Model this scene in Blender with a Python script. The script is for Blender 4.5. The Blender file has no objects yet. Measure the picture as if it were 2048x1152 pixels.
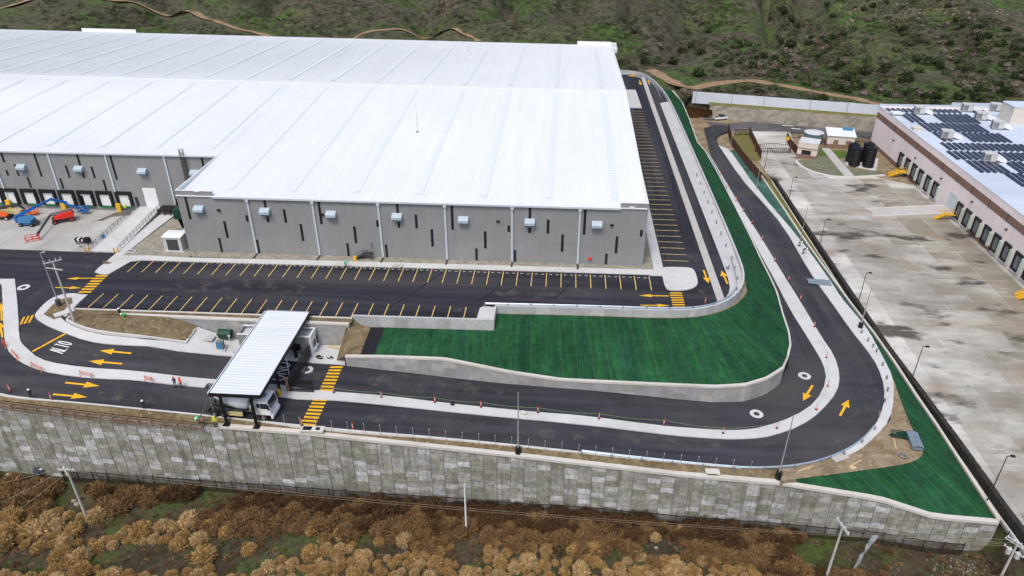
import bpy, math, random
import numpy as np
from mathutils import Vector, Matrix
from mathutils.geometry import delaunay_2d_cdt
random.seed(7)
R = math.radians
scene = bpy.context.scene
COL = scene.collection
# ------------------------------------------------------------------ camera
F, HC = 1444.2, 64.834
YAW, PIT = R(-4.082), R(29.938)
CAMF = Vector((math.sin(YAW)*math.cos(PIT), math.cos(YAW)*math.cos(PIT), -math.sin(PIT)))
CAMR = Vector((math.cos(YAW), -math.sin(YAW), 0))
CAMD = CAMF.cross(CAMR)
def ray(px, py):
    return CAMR*((px-1024)/F) + CAMD*((py-576)/F) + CAMF
def P(px, py, z=0.0):
    """surveyed point of the site plan: photo pixel on the level z"""
    d = ray(px, py); t = (z-HC)/d.z
    return Vector((d.x*t, d.y*t, z))
def PH(px, py, hf):
    z = -3.0
    for _ in range(40):
        q = P(px, py, z); z = hf(q.x, q.y)
    return P(px, py, z)
def PY(px, py, y):
    """point on the vertical plane y = const"""
    d = ray(px, py); t = y/d.y
    return Vector((d.x*t, y, HC+d.z*t))
def W(p):
    q = Vector(p)-Vector((0, 0, HC))
    return 1024+F*q.dot(CAMR)/q.dot(CAMF), 576+F*q.dot(CAMD)/q.dot(CAMF)
def HG(b, ytop):
    lo, hi = 0.0, HC-b.z-1
    for _ in range(50):
        m = (lo+hi)/2
        if W((b.x, b.y, b.z+m))[1] > ytop: lo = m
        else: hi = m
    return lo
cam = bpy.data.cameras.new('camera'); cam.sensor_width = 36; cam.lens = F/2048*36
cam.clip_end = 8000; cam.clip_start = 1
co = bpy.data.objects.new('camera', cam); COL.objects.link(co)
co.matrix_world = Matrix(((CAMR.x, -CAMD.x, -CAMF.x, 0), (CAMR.y, -CAMD.y, -CAMF.y, 0), (CAMR.z, -CAMD.z, -CAMF.z, HC), (0, 0, 0, 1)))
scene.camera = co
# ------------------------------------------------------------------ levels
def ip(x, xs, ys): return float(np.interp(x, xs, ys))
def cl(t, a=0.0, b=1.0): return max(a, min(b, t))
def sm(t): t = cl(t); return t*t*(3-2*t)
def h(x, y):
    """level of the lower ring road"""
    b = ip(x, [-40, -36, 18, 60], [-4.43, -4.43, -6.5, -6.5])
    if x < -50:
        g = cl((-50-x)/15)
        t = g*((-50-x)/45*0.45+cl((y-80)/20)*0.8)
        b = b*(1-sm(cl(t)))*1.0 if t < 1 else 0.0
    return b
def H(px, py, o=0.0):
    q = PH(px, py, h); return Vector((q.x, q.y, q.z+o))
def zyard(y): return -7.0-1.8*cl((125-y)/50)
def YD(px, py, o=0.0):
    q = PH(px, py, lambda x, y: zyard(y)); return Vector((q.x, q.y, q.z+o))
# ------------------------------------------------------------------ materials
def ND(nt, t, **k):
    n = nt.nodes.new(t)
    for a, b in k.items(): setattr(n, a, b)
    return n
class Mat:
    def __init__(s, name, rough=.85, metal=0.0, spec=.3):
        s.m = bpy.data.materials.new(name); s.m.use_nodes = True
        s.nt = s.m.node_tree; s.nt.nodes.clear()
        s.out = ND(s.nt, 'ShaderNodeOutputMaterial'); s.b = ND(s.nt, 'ShaderNodeBsdfPrincipled')
        s.nt.links.new(s.b.outputs[0], s.out.inputs[0])
        s.b.inputs['Roughness'].default_value = rough; s.b.inputs['Metallic'].default_value = metal
        s.b.inputs['Specular IOR Level'].default_value = spec
        s.tc = ND(s.nt, 'ShaderNodeTexCoord'); s.c = None
    def L(s, a, b): s.nt.links.new(a, b)
    def vec(s, sc=(1, 1, 1), uv=False, off=(0, 0, 0)):
        mp = ND(s.nt, 'ShaderNodeMapping'); mp.inputs['Scale'].default_value = sc; mp.inputs['Location'].default_value = off
        s.L(s.tc.outputs['UV' if uv else 'Object'], mp.inputs[0]); return mp.outputs[0]
    def noise(s, scale, stretch=(1, 1, 1), detail=4, uv=False, off=(0, 0, 0), rough=.55):
        n = ND(s.nt, 'ShaderNodeTexNoise'); n.inputs['Scale'].default_value = scale; n.inputs['Detail'].default_value = detail
        n.inputs['Roughness'].default_value = rough
        s.L(s.vec(stretch, uv, off), n.inputs[0]); return n.outputs[0]
    def rng(s, v, a, b, c, d):
        n = ND(s.nt, 'ShaderNodeMapRange'); n.clamp = True
        for i, x in enumerate((a, b, c, d)): n.inputs[i+1].default_value = x
        s.L(v, n.inputs[0]); return n.outputs[0]
    def base(s, c):
        n = ND(s.nt, 'ShaderNodeRGB'); n.outputs[0].default_value = (*c, 1); s.c = n.outputs[0]; return s
    def tone(s):
        n = ND(s.nt, 'ShaderNodeAttribute', attribute_name='tone'); s.c = n.outputs['Color']; return s
    def mul(s, v):
        n = ND(s.nt, 'ShaderNodeMix', data_type='RGBA', blend_type='MULTIPLY'); n.inputs[0].default_value = 1
        s.L(s.c, n.inputs[6]); s.L(v, n.inputs[7]); s.c = n.outputs[2]; return s
    def mixto(s, fac, col):
        n = ND(s.nt, 'ShaderNodeMix', data_type='RGBA'); s.L(fac, n.inputs[0]); s.L(s.c, n.inputs[6])
        if isinstance(col, tuple): n.inputs[7].default_value = (*col, 1)
        else: s.L(col, n.inputs[7])
        s.c = n.outputs[2]; return s
    def var(s, scale, amt, stretch=(1, 1, 1), detail=4, uv=False):
        return s.mul(s.rng(s.noise(scale, stretch, detail, uv), .28, .72, 1-amt, 1+amt))
    def patch(s, scale, lo, hi, col, stretch=(1, 1, 1), detail=4, uv=False, off=(0, 0, 0), amt=1):
        return s.mixto(s.rng(s.noise(scale, stretch, detail, uv, off), lo, hi, 0, amt), col)
    def bump(s, scale, strength, dist=.05, stretch=(1, 1, 1)):
        b = ND(s.nt, 'ShaderNodeBump'); b.inputs['Strength'].default_value = strength; b.inputs['Distance'].default_value = dist
        s.L(s.noise(scale, stretch, 5), b.inputs['Height']); s.L(b.outputs[0], s.b.inputs['Normal']); return s
    def done(s):
        s.L(s.c, s.b.inputs['Base Color']); return s.m
def simple(name, c, rough=.6, metal=0.0, amt=.12, scale=1.5, spec=.3):
    return Mat(name, rough, metal, spec).base(c).var(scale, amt).done()
MT = {}
# dark fresh asphalt with paver streaks and dusty patches
def asphalt(name, c, stretch, dust=.5, turn=False):
    m = Mat(name, .8, 0, .25).base(c)
    if turn:
        sx = ND(m.nt, 'ShaderNodeSeparateXYZ'); m.L(m.tc.outputs['Object'], sx.inputs[0]); f = m.rng(sx.outputs[1], 92, 112, 0, 1)
        for sc, am in ((.9, .4), (.35, .3)):
            a = m.rng(m.noise(sc, (.06, .9, 1), 6), .28, .72, 1-am, 1+am); b = m.rng(m.noise(sc, (.9, .06, 1), 6), .28, .72, 1-am, 1+am)
            x = ND(m.nt, 'ShaderNodeMix', data_type='FLOAT'); m.L(f, x.inputs[0]); m.L(a, x.inputs[2]); m.L(b, x.inputs[3]); m.mul(x.outputs[0])
        stretch = (.3, .3, 1)
    else: m.var(.9, .42, stretch, 6).var(.35, .32, stretch, 4).var(.07, .25, (1, 1, 1), 4).var(9, .25)
    m.patch(.55, .51, .68, (.070, .068, .068), (stretch[0]*.5, stretch[1]*.5, 1), 6, amt=dust*.8)
    m.patch(.11, .50, .68, (.078, .075, .072), stretch, 6, amt=dust)
    m.patch(.035, .58, .74, (.060, .058, .055), (1, 1, 1), 5, off=(13, 4, 0), amt=dust*.7)
    return m.bump(6, .25, .02).done()
MT['asphalt'] = asphalt('asphalt_lot', (.0245, .0245, .035), (.05, 1, 1), .55)
MT['asphalt_road'] = asphalt('asphalt_road', (.035, .035, .044), (.05, .9, 1), .6, True)
MT['asphalt_side'] = asphalt('asphalt_side', (.0265, .0265, .037), (1, .05, 1), .5)
MT['asphalt_old'] = asphalt('asphalt_old', (.11, .11, .112), (.3, 1, 1), .5)
def concrete(name, c, jx=None, dirt=.35, jit=.07, dcol=(.30, .26, .2)):
    m = Mat(name, .9, 0, .2).base(c)
    m.var(.35, jit).var(3.5, .06)
    m.patch(.13, .52, .8, dcol, (1, 1, 1), 6, amt=dirt)
    return m.bump(5, .12, .01).done()
MT['white_conc'] = concrete('white_concrete', (.53, .54, .535))
MT['conc'] = concrete('concrete', (.44, .43, .41), dirt=.5)
MT['kerb'] = concrete('kerb_concrete', (.56, .555, .53), dirt=.25)
MT['cap'] = concrete('wall_cap_concrete', (.56, .545, .50), dirt=.45)
MT['wallc'] = concrete('wall_concrete', (.36, .365, .37), dirt=.5, jit=.14)
MT['barrier'] = concrete('barrier_concrete', (.47, .48, .49), dirt=.3)
m = Mat('panel_concrete', .92, 0, .15).tone(); m.var(.5, .14, (2.2, 1, .22), 6).var(.8, .26, (1, 1, 1), 6).var(2.6, .28, (1, 1, .6), 5)
m.patch(.9, .55, .72, (.15, .165, .11), (1, 1, .7), 6, amt=.65)
m.patch(1.4, .60, .75, (.24, .18, .10), (1, 1, .5), 6, off=(5, 2, 7), amt=.6)
m.patch(.55, .58, .70, (.10, .085, .055), (2.6, 1, .10), 6, off=(2, 0, 3), amt=.45)
MT['mse'] = m.bump(3, .2, .03).done()
m = Mat('panel_concrete_new', .9, 0, .15).tone(); m.var(1.0, .13, (1, 1, 1), 5)
m.patch(.8, .6, .8, (.36, .29, .2), (1, 1, .4), 6, amt=.6)
MT['mse_new'] = m.done()
m = Mat('dust', .95, 0, .1).base((.13, .122, .112)); m.var(1.5, .3)
m.L(m.rng(m.noise(.45, (1, 1, 1), 7), .48, .68, 0, .55), m.b.inputs['Alpha']); MT['dust'] = m.done()
m = Mat('yard_concrete', .75, 0, .3).tone(); m.base_ = 0; wv = ND(m.nt, 'ShaderNodeRGB'); wv.outputs[0].default_value = (.97, .95, .90, 1); m.mul(wv.outputs[0])
m.var(.12, .20, (.6, 1, 1), 6).var(.7, .16, (.4, 1, 1), 5).var(4, .08)
m.patch(.10, .42, .62, (.165, .145, .105), (.62, 1, 1), 8, amt=.5)
m.patch(.05, .48, .62, (.14, .125, .095), (.9, 1, 1), 7, off=(40, 15, 0), amt=.45)
m.patch(.22, .53, .68, (.24, .17, .10), (.5, 1, 1), 6, off=(21, 5, 0), amt=.5)
m.patch(.15, .575, .64, (.055, .047, .036), (.5, 1, 1), 6, off=(3, 9, 0), amt=.9)
m.patch(.35, .58, .68, (.50, .50, .48), (.4, 1.6, 1), 4, off=(13, 29, 0), amt=.4)
MT['yard'] = m.done()
m = Mat('dock_yard_concrete', .8, 0, .3).tone(); m.var(.2, .12, (1, 1, 1), 5).patch(.12, .5, .8, (.25, .22, .17), (1, 1, 1), 6, amt=.5)
MT['dockyard'] = m.done()
def soil(name, c, c2, c3, sc=.5):
    m = Mat(name, .97, 0, .1).base(c); m.patch(sc, .42, .62, c2, (1, 1, 1), 6).patch(sc*2.7, .52, .7, c3, (1, 1, 1), 6, off=(7, 1, 0)).var(3.2, .3)
    return m.bump(2.5, .5, .12).done()
MT['soil'] = soil('site_soil', (.19, .145, .085), (.12, .09, .05), (.25, .20, .125))
MT['soil_light'] = soil('light_site_soil', (.27, .215, .14), (.20, .15, .09), (.33, .28, .2), .3)
MT['gravel'] = soil('gravel', (.30, .275, .22), (.22, .21, .17), (.36, .34, .30), .6)
MT['grass'] = soil('verge_grass', (.15, .14, .05), (.12, .125, .04), (.23, .17, .085), .35)
MT['lawn'] = soil('lawn_grass', (.07, .12, .025), (.10, .15, .03), (.16, .17, .05), .4)
MT['graygrass'] = soil('thin_lawn', (.15, .165, .11), (.19, .18, .14), (.10, .135, .06), .4)
MT['track'] = soil('track_earth', (.29, .20, .125), (.22, .145, .085), (.35, .255, .165), .3)
MT['redsoil'] = soil('red_cut_earth', (.20, .09, .045), (.11, .06, .035), (.26, .15, .09), .6)
# erosion-control matting: rolls laid down the slope
def matting(name, c, c2, seam):
    m = Mat(name, .95, 0, .15).base(c)
    m.patch(1.0, .40, .62, c2, (.42, .02, 1), 3, uv=True, amt=.8)
    m.var(1.0, .35, (6, .7, 1), 4, uv=True).var(1.0, .28, (1.3, .12, 1), 3, uv=True).var(1.0, .2, (.15, 5, 1), 3, uv=True).var(.5, .22).var(.12, .25)
    mt = ND(m.nt, 'ShaderNodeMath', operation='FRACT'); sx = ND(m.nt, 'ShaderNodeSeparateXYZ')
    m.L(m.vec((1/2.45, 1, 1), True), sx.inputs[0]); m.L(sx.outputs[0], mt.inputs[0])
    m.mixto(m.rng(mt.outputs[0], .955, .975, 0, .55), seam)
    return m.bump(6, .5, .05).done()
MT['mat'] = matting('green_matting', (.0145, .076, .027), (.0105, .050, .028), (.055, .13, .065))
MT['mat_far'] = MT['mat']
MT['mat_sky_tint'] = matting('green_matting_sky_tint', (.045, .105, .085), (.05, .12, .095), (.1, .16, .14))  # same green matting, sky reflected at a grazing angle mixed into the colour
# buildings
m = Mat('roof_sheet', .55, 0, .25).base((.69, .725, .74)); m.var(.05, .025).var(.6, .03, (1, .03, 1), 5); MT['roof'] = m.done()
m = Mat('canopy_sheet', .5, 0, .3).base((.60, .645, .665)); m.var(.6, .04, (.1, 1, 1)); MT['canopy'] = m.done()
MT['rooftrim'] = simple('roof_trim', (.74, .76, .78), .5, 0, .03)
m = Mat('skylight_sheet', .45, 0, .3).base((.69, .727, .745)); sx = ND(m.nt, 'ShaderNodeSeparateXYZ'); fr0 = ND(m.nt, 'ShaderNodeMath', operation='FRACT'); m.L(m.vec((1, 1/1.27, 1)), sx.inputs[0]); m.L(sx.outputs[1], fr0.inputs[0])
m.mixto(m.rng(fr0.outputs[0], .55, .6, 0, 1), (.59, .665, .695)); m.patch(.5, .58, .62, (.69, .727, .745)); MT['skylight'] = m.done()
def panelwall(name, c, px, pz, jd):
    m = Mat(name, .9, 0, .15).base(c); m.var(.15, .06).var(.9, .05, (1, 1, .2), 5)
    b = ND(m.nt, 'ShaderNodeTexBrick'); b.offset = 0; b.inputs['Scale'].default_value = 1
    b.inputs['Color1'].default_value = (1, 1, 1, 1); b.inputs['Color2'].default_value = (.95, .95, .95, 1); b.inputs['Mortar'].default_value = (jd, jd, jd, 1)
    b.inputs['Mortar Size'].default_value = .03; b.inputs['Brick Width'].default_value = px; b.inputs['Row Height'].default_value = pz
    sx = ND(m.nt, 'ShaderNodeSeparateXYZ'); cb = ND(m.nt, 'ShaderNodeCombineXYZ'); ad = ND(m.nt, 'ShaderNodeMath', operation='ADD')
    m.L(m.tc.outputs['Object'], sx.inputs[0]); m.L(sx.outputs[0], ad.inputs[0]); m.L(sx.outputs[1], ad.inputs[1])
    m.L(ad.outputs[0], cb.inputs[0]); m.L(sx.outputs[2], cb.inputs[1]); m.L(cb.outputs[0], b.inputs[0])
    m.mul(b.outputs[0]); return m.done()
MT['facade'] = panelwall('tilt_up_panel', (.258, .266, .274), 4.07, 4.2, .80)
MT['cream'] = panelwall('cream_panel', (.90, .79, .765), 7.6, 40, .72)
MT['cream2'] = simple('cream_render', (.62, .57, .50), .9, 0, .08)
MT['brownband'] = simple('brown_paint', (.24, .145, .115), .9, 0, .1)
MT['slit'] = simple('dark_slit_glass', (.018, .019, .024), .25, 0, .1, spec=.5)
MT['black'] = simple('black_paint', (.012, .012, .014), .5, 0, .2)
MT['rubber'] = simple('black_rubber', (.018, .018, .018), .85, 0, .3)
MT['vent'] = simple('galvanised_hood', (.44, .53, .60), .45, .2, .08)
MT['ventdark'] = simple('blue_grey_metal', (.22, .27, .32), .5, .2, .1)  # darker blue-grey than the hood, shared with cabinet, sheets and tarpaulin
MT['door'] = simple('white_door', (.72, .74, .76), .5, 0, .04)
MT['green'] = simple('green_bumper', (.01, .16, .05), .6, 0, .1)
MT['yellow'] = simple('yellow_paint', (.70, .42, .03), .6, 0, .12, 2.5)
MT['ypaint'] = Mat('road_yellow', .75, 0, .2).base((.72, .40, .02)).var(1.5, .16).patch(1.2, .62, .8, (.3, .2, .06), (1, 1, 1), 6, amt=.6).done()
MT['ypale'] = Mat('stall_line_yellow', .75, 0, .2).base((.62, .46, .15)).var(1.2, .2).patch(.5, .6, .8, (.2, .15, .07), (1, 1, 1), 6, amt=.6).done()
MT['wpaint'] = Mat('road_white', .75, 0, .2).base((.72, .73, .74)).var(2, .12).done()
MT['bluepaint'] = simple('blue_paint', (.04, .13, .42), .7, 0, .2)
MT['steel'] = simple('galvanised_steel', (.50, .54, .58), .35, .5, .1)
MT['rail'] = simple('guardrail_steel', (.48, .58, .68), .3, .5, .1)
MT['polegrey'] = simple('pole_grey', (.34, .34, .33), .55, .1, .1)
MT['concpole'] = simple('concrete_pole', (.46, .45, .42), .9, 0, .12)
MT['darkpole'] = simple('dark_pole', (.03, .03, .03), .5, .2, .2)
MT['fence'] = simple('dark_fence_steel', (.035, .026, .025), .6, .2, .2)
MT['rust'] = simple('rusted_steel', (.10, .05, .033), .85, .1, .3)
MT['whitefence'] = simple('white_sheet_fence', (.62, .67, .74), .5, .1, .07, .3)
MT['orange'] = simple('orange_plastic', (.80, .10, .045), .55, 0, .12)
MT['cone_white'] = simple('reflective_band', (.75, .75, .74), .4, 0, .05)
MT['blue'] = simple('blue_machine_paint', (.02, .13, .42), .4, 0, .12)
MT['bluelight'] = simple('pale_blue_paint', (.055, .20, .38), .45, 0, .1)
MT['red'] = simple('red_machine_paint', (.72, .035, .02), .35, 0, .1)
MT['orangem'] = simple('orange_machine_paint', (.75, .13, .03), .4, 0, .12)
MT['cream_m'] = simple('cream_machine_paint', (.50, .44, .22), .5, 0, .12)
MT['darkgrey'] = simple('dark_grey_steel', (.06, .06, .065), .55, .2, .2)
MT['midgrey'] = simple('mid_grey_steel', (.20, .21, .22), .55, .2, .15)
MT['lightgrey'] = simple('light_grey_metal', (.52, .53, .53), .55, .1, .08)
MT['white'] = simple('white_enamel', (.74, .75, .76), .3, 0, .04)
MT['drum'] = simple('drum_paint', (.62, .66, .74), .35, 0, .08)
MT['glass'] = simple('dark_glass', (.02, .035, .04), .08, 0, .1, spec=.6)
MT['dgreen'] = simple('dark_green_paint', (.012, .055, .03), .5, 0, .25)
MT['tankblue'] = simple('blue_grey_tank', (.10, .17, .22), .5, .1, .15)
MT['tanktop'] = simple('tank_roof', (.55, .57, .58), .6, 0, .1)
MT['blackplastic'] = simple('black_plastic', (.010, .010, .013), .45, 0, .15)
MT['wood'] = simple('raw_timber', (.50, .38, .22), .85, 0, .2, 3)
MT['woodold'] = simple('weathered_timber', (.22, .14, .085), .9, 0, .3, 3)
MT['ply'] = simple('plywood', (.55, .42, .26), .85, 0, .12)
MT['solar'] = simple('solar_glass', (.012, .014, .036), .2, .0, .2, spec=.6)
MT['nroof'] = Mat('pale_membrane_roof', .7, 0, .25).base((.50, .57, .67)).var(.12, .1, (.2, 1, 1), 5).var(1.1, .08, (.1, 1, 1), 5).done()
MT['gutter'] = simple('eaves_gutter', (.60, .66, .71), .45, .2, .06)
MT['stonew'] = soil('block_wall', (.045, .04, .036), (.03, .027, .024), (.06, .055, .05), .8)
MT['shot'] = soil('sprayed_concrete', (.30, .275, .225), (.22, .2, .165), (.36, .34, .29), .3)
MT['plastic'] = simple('torn_white_sheet', (.34, .35, .38), .6, 0, .1)
MT['skin'] = simple('skin', (.35, .2, .13), .6, 0, .05)
MT['dark_cloth'] = simple('dark_cloth', (.018, .02, .03), .9, 0, .2)
MT['navy'] = simple('navy_cloth', (.04, .035, .11), .9, 0, .2)
MT['redcloth'] = simple('red_cloth', (.55, .07, .05), .9, 0, .15)
MT['hivis'] = simple('green_vest_cloth', (.05, .65, .12), .8, 0, .1)
MT['hiyel'] = simple('yellow_vest_cloth', (.55, .68, .05), .8, 0, .1)
MT['hiturq'] = simple('turquoise_green_cloth', (.03, .55, .26), .8, 0, .1)
MT['wire'] = simple('wire_aluminium', (.32, .27, .18), .5, .2, .1)
MT['tape'] = simple('green_tape', (.22, .42, .12), .6, 0, .2)
# ------------------------------------------------------------------ mesh builder
class MB:
    def __init__(s): s.v = []; s.f = []; s.mi = []; s.t = []; s.uv = {}
    def add(s, vs, fs, m=0, tone=(1, 1, 1), uvs=None):
        o = len(s.v); s.v += [tuple(p) for p in vs]
        for k, q in enumerate(fs):
            if uvs: s.uv[len(s.f)] = uvs[k]
            s.f.append([o+i for i in q]); s.mi.append(m); s.t.append(tone)
        return s
    def box(s, x0, x1, y0, y1, z0, z1, m=0, tone=(1, 1, 1)):
        v = [(x, y, z) for z in (z0, z1) for y in (y0, y1) for x in (x0, x1)]
        return s.add(v, [(0, 2, 3, 1), (4, 5, 7, 6), (0, 1, 5, 4), (2, 6, 7, 3), (0, 4, 6, 2), (1, 3, 7, 5)], m, tone)
    def obox(s, c, size, rz=0.0, m=0, rx=0.0, ry=0.0):
        M = Matrix.Rotation(rz, 3, 'Z') @ Matrix.Rotation(ry, 3, 'Y') @ Matrix.Rotation(rx, 3, 'X'); c = Vector(c)
        v = [c+M @ Vector((x*size[0]/2, y*size[1]/2, z*size[2]/2)) for z in (-1, 1) for y in (-1, 1) for x in (-1, 1)]
        return s.add(v, [(0, 2, 3, 1), (4, 5, 7, 6), (0, 1, 5, 4), (2, 6, 7, 3), (0, 4, 6, 2), (1, 3, 7, 5)], m)
    def tube(s, a, b, r0, r1=None, n=8, m=0):
        a, b = Vector(a), Vector(b); r1 = r0 if r1 is None else r1
        d = (b-a).normalized(); u = d.orthogonal().normalized(); w = d.cross(u); vs = []
        for p, r in ((a, r0), (b, r1)):
            for i in range(n):
                t = 2*math.pi*i/n; vs.append(p+(u*math.cos(t)+w*math.sin(t))*r)
        fs = [(i, (i+1) % n, n+(i+1) % n, n+i) for i in range(n)]+[tuple(range(n))[::-1], tuple(range(n, 2*n))]
        return s.add(vs, fs, m)
    def path(s, pts, r, n=5, m=0):
        for a, b in zip(pts, pts[1:]): s.tube(a, b, r, r, n, m)
        return s
    def beam(s, a, b, w, hh, m=0):
        """rectangular bar from a to b, upright section w x hh"""
        a, b = Vector(a), Vector(b); d = (b-a).normalized()
        u = d.cross(Vector((0, 0, 1)))
        u = Vector((1, 0, 0)) if u.length < 1e-4 else u.normalized()
        w2 = u.cross(d).normalized(); vs = []
        for p in (a, b):
            for x, y in ((-1, -1), (1, -1), (1, 1), (-1, 1)): vs.append(p+u*(x*w/2)+w2*(y*hh/2))
        return s.add(vs, [(0, 1, 2, 3), (7, 6, 5, 4), (0, 4, 5, 1), (1, 5, 6, 2), (2, 6, 7, 3), (3, 7, 4, 0)], m)
    def lathe(s, c, prof, n=16, m=0, axis=None):
        c = Vector(c); ax = Vector(axis or (0, 0, 1)).normalized(); u = ax.orthogonal().normalized(); w = ax.cross(u); vs = []
        for r, z in prof:
            for i in range(n):
                t = 2*math.pi*i/n; vs.append(c+ax*z+(u*math.cos(t)+w*math.sin(t))*r)
        fs = [(k*n+i, k*n+(i+1) % n, (k+1)*n+(i+1) % n, (k+1)*n+i) for k in range(len(prof)-1) for i in range(n)]
        fs += [tuple(range(n))[::-1], tuple(range((len(prof)-1)*n, len(prof)*n))]
        return s.add(vs, fs, m)
    def prism(s, pts, z0, z1, m=0):
        n = len(pts); v = [(p[0], p[1], z0) for p in pts]+[(p[0], p[1], z1) for p in pts]
        return s.add(v, [tuple(range(n))[::-1], tuple(range(n, 2*n))]+[(i, (i+1) % n, n+(i+1) % n, n+i) for i in range(n)], m)
    def extr(s, pts, d, m=0):
        """extrude a 3-d outline along d"""
        n = len(pts); d = Vector(d); v = [Vector(p) for p in pts]+[Vector(p)+d for p in pts]
        return s.add(v, [tuple(range(n))[::-1], tuple(range(n, 2*n))]+[(i, (i+1) % n, n+(i+1) % n, n+i) for i in range(n)], m)
    def ball(s, c, r, n=8, m=0, sq=(1, 1, 1)):
        prof = [(max(.01, math.sin(math.pi*k/(n//2+1)))*r, -math.cos(math.pi*k/(n//2+1))*r) for k in range(n//2+2)]
        o = len(s.v); s.lathe((0, 0, 0), prof, n, m)
        s.v[o:] = [(c[0]+x*sq[0], c[1]+y*sq[1], c[2]+z*sq[2]) for x, y, z in s.v[o:]]; return s
    def build(s, name, mats, parent=None, smooth=False, local=False):
        if not isinstance(mats, (list, tuple)): mats = [mats]
        off = parent.matrix_basis.translation if (parent is not None and not local) else Vector()
        if parent is not None and not local and parent.parent is not None: off = off+parent.parent.matrix_basis.translation
        me = bpy.data.meshes.new(name); me.from_pydata([(x-off.x, y-off.y, z-off.z) for x, y, z in s.v], [], s.f); me.validate(clean_customdata=False) if False else None
        for mm in mats: me.materials.append(MT[mm] if isinstance(mm, str) else mm)
        me.polygons.foreach_set('material_index', s.mi)
        if smooth: me.polygons.foreach_set('use_smooth', [True]*len(s.f))
        if any(t != (1, 1, 1) for t in s.t):
            at = me.color_attributes.new('tone', 'FLOAT_COLOR', 'CORNER'); arr = []
            for q, t in zip(s.f, s.t): arr += [t[0], t[1], t[2], 1.0]*len(q)
            at.data.foreach_set('color', arr)
        if s.uv:
            ul = me.uv_layers.new(name='UVMap'); arr = []
            for k, q in enumerate(s.f):
                u = s.uv.get(k) or [(0, 0)]*len(q)
                for a in u: arr += [a[0], a[1]]
            ul.data.foreach_set('uv', arr)
        me.update(); o = bpy.data.objects.new(name, me); COL.objects.link(o)
        if parent is not None: o.parent = parent
        return o
def tag(o, label=None, cat=None, group=None, kind=None):
    if label: o['label'] = label
    if cat: o['category'] = cat
    if group: o['group'] = group
    if kind: o['kind'] = kind
    return o
def struct(o): o['kind'] = 'structure'; return o
def thing(name, loc, label, cat, group=None, rz=0.0):
    o = bpy.data.objects.new(name, None); COL.objects.link(o); o.location = loc; o.rotation_euler = (0, 0, rz); o.empty_display_size = .3
    return tag(o, label, cat, group)
KIDS = {}
def kids(o):
    return [c for c in bpy.data.objects if c.parent is o]
def dup(root, loc, rz=0.0, label=None, sc=1.0, tree=None):
    tree = tree or TREE.get(root.name) or TREE.setdefault(root.name, [(c, kids(c)) for c in kids(root)])
    r = root.copy(); COL.objects.link(r); r.location = loc; r.rotation_euler = (0, 0, rz); r.scale = (sc, sc, sc)
    if label: r['label'] = label
    for c, gs in tree:
        k = c.copy(); COL.objects.link(k); k.parent = r
        for g in gs:
            q = g.copy(); COL.objects.link(q); q.parent = k
    return r
TREE = {}
ORD = ['first', 'second', 'third', 'fourth', 'fifth', 'sixth', 'seventh', 'eighth', 'ninth', 'tenth', 'eleventh', 'twelfth', 'thirteenth', 'fourteenth', 'fifteenth', 'sixteenth', 'seventeenth', 'eighteenth', 'nineteenth', 'twentieth', 'twenty-first', 'twenty-second', 'twenty-third', 'twenty-fourth', 'twenty-fifth', 'twenty-sixth', 'twenty-seventh', 'twenty-eighth', 'twenty-ninth', 'thirtieth', 'thirty-first', 'thirty-second', 'thirty-third', 'thirty-fourth', 'thirty-fifth', 'thirty-sixth', 'thirty-seventh', 'thirty-eighth', 'thirty-ninth', 'fortieth']
# ------------------------------------------------------------------ plan geometry
def inside(p, poly):
    x, y = p; c = False; n = len(poly); j = n-1
    for i in range(n):
        xi, yi = poly[i][0], poly[i][1]; xj, yj = poly[j][0], poly[j][1]
        if (yi > y) != (yj > y) and x < (xj-xi)*(y-yi)/(yj-yi)+xi: c = not c
        j = i
    return c
def resample(pts, step=None, n=None):
    pts = [Vector(p) for p in pts]; L = [0]
    for a, b in zip(pts, pts[1:]): L.append(L[-1]+(b-a).length)
    n = n or max(1, int(round(L[-1]/step))); out = []; k = 0
    for i in range(n+1):
        t = L[-1]*i/n
        while k < len(L)-2 and L[k+1] < t: k += 1
        out.append(pts[k].lerp(pts[k+1], (t-L[k])/max(1e-9, L[k+1]-L[k])))
    return out
def smooth(pts, it=2):
    pts = [Vector(p) for p in pts]
    for _ in range(it):
        o = [pts[0]]
        for a, b in zip(pts, pts[1:]): o += [a.lerp(b, .25), a.lerp(b, .75)]
        pts = o+[pts[-1]]
    return pts
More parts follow.
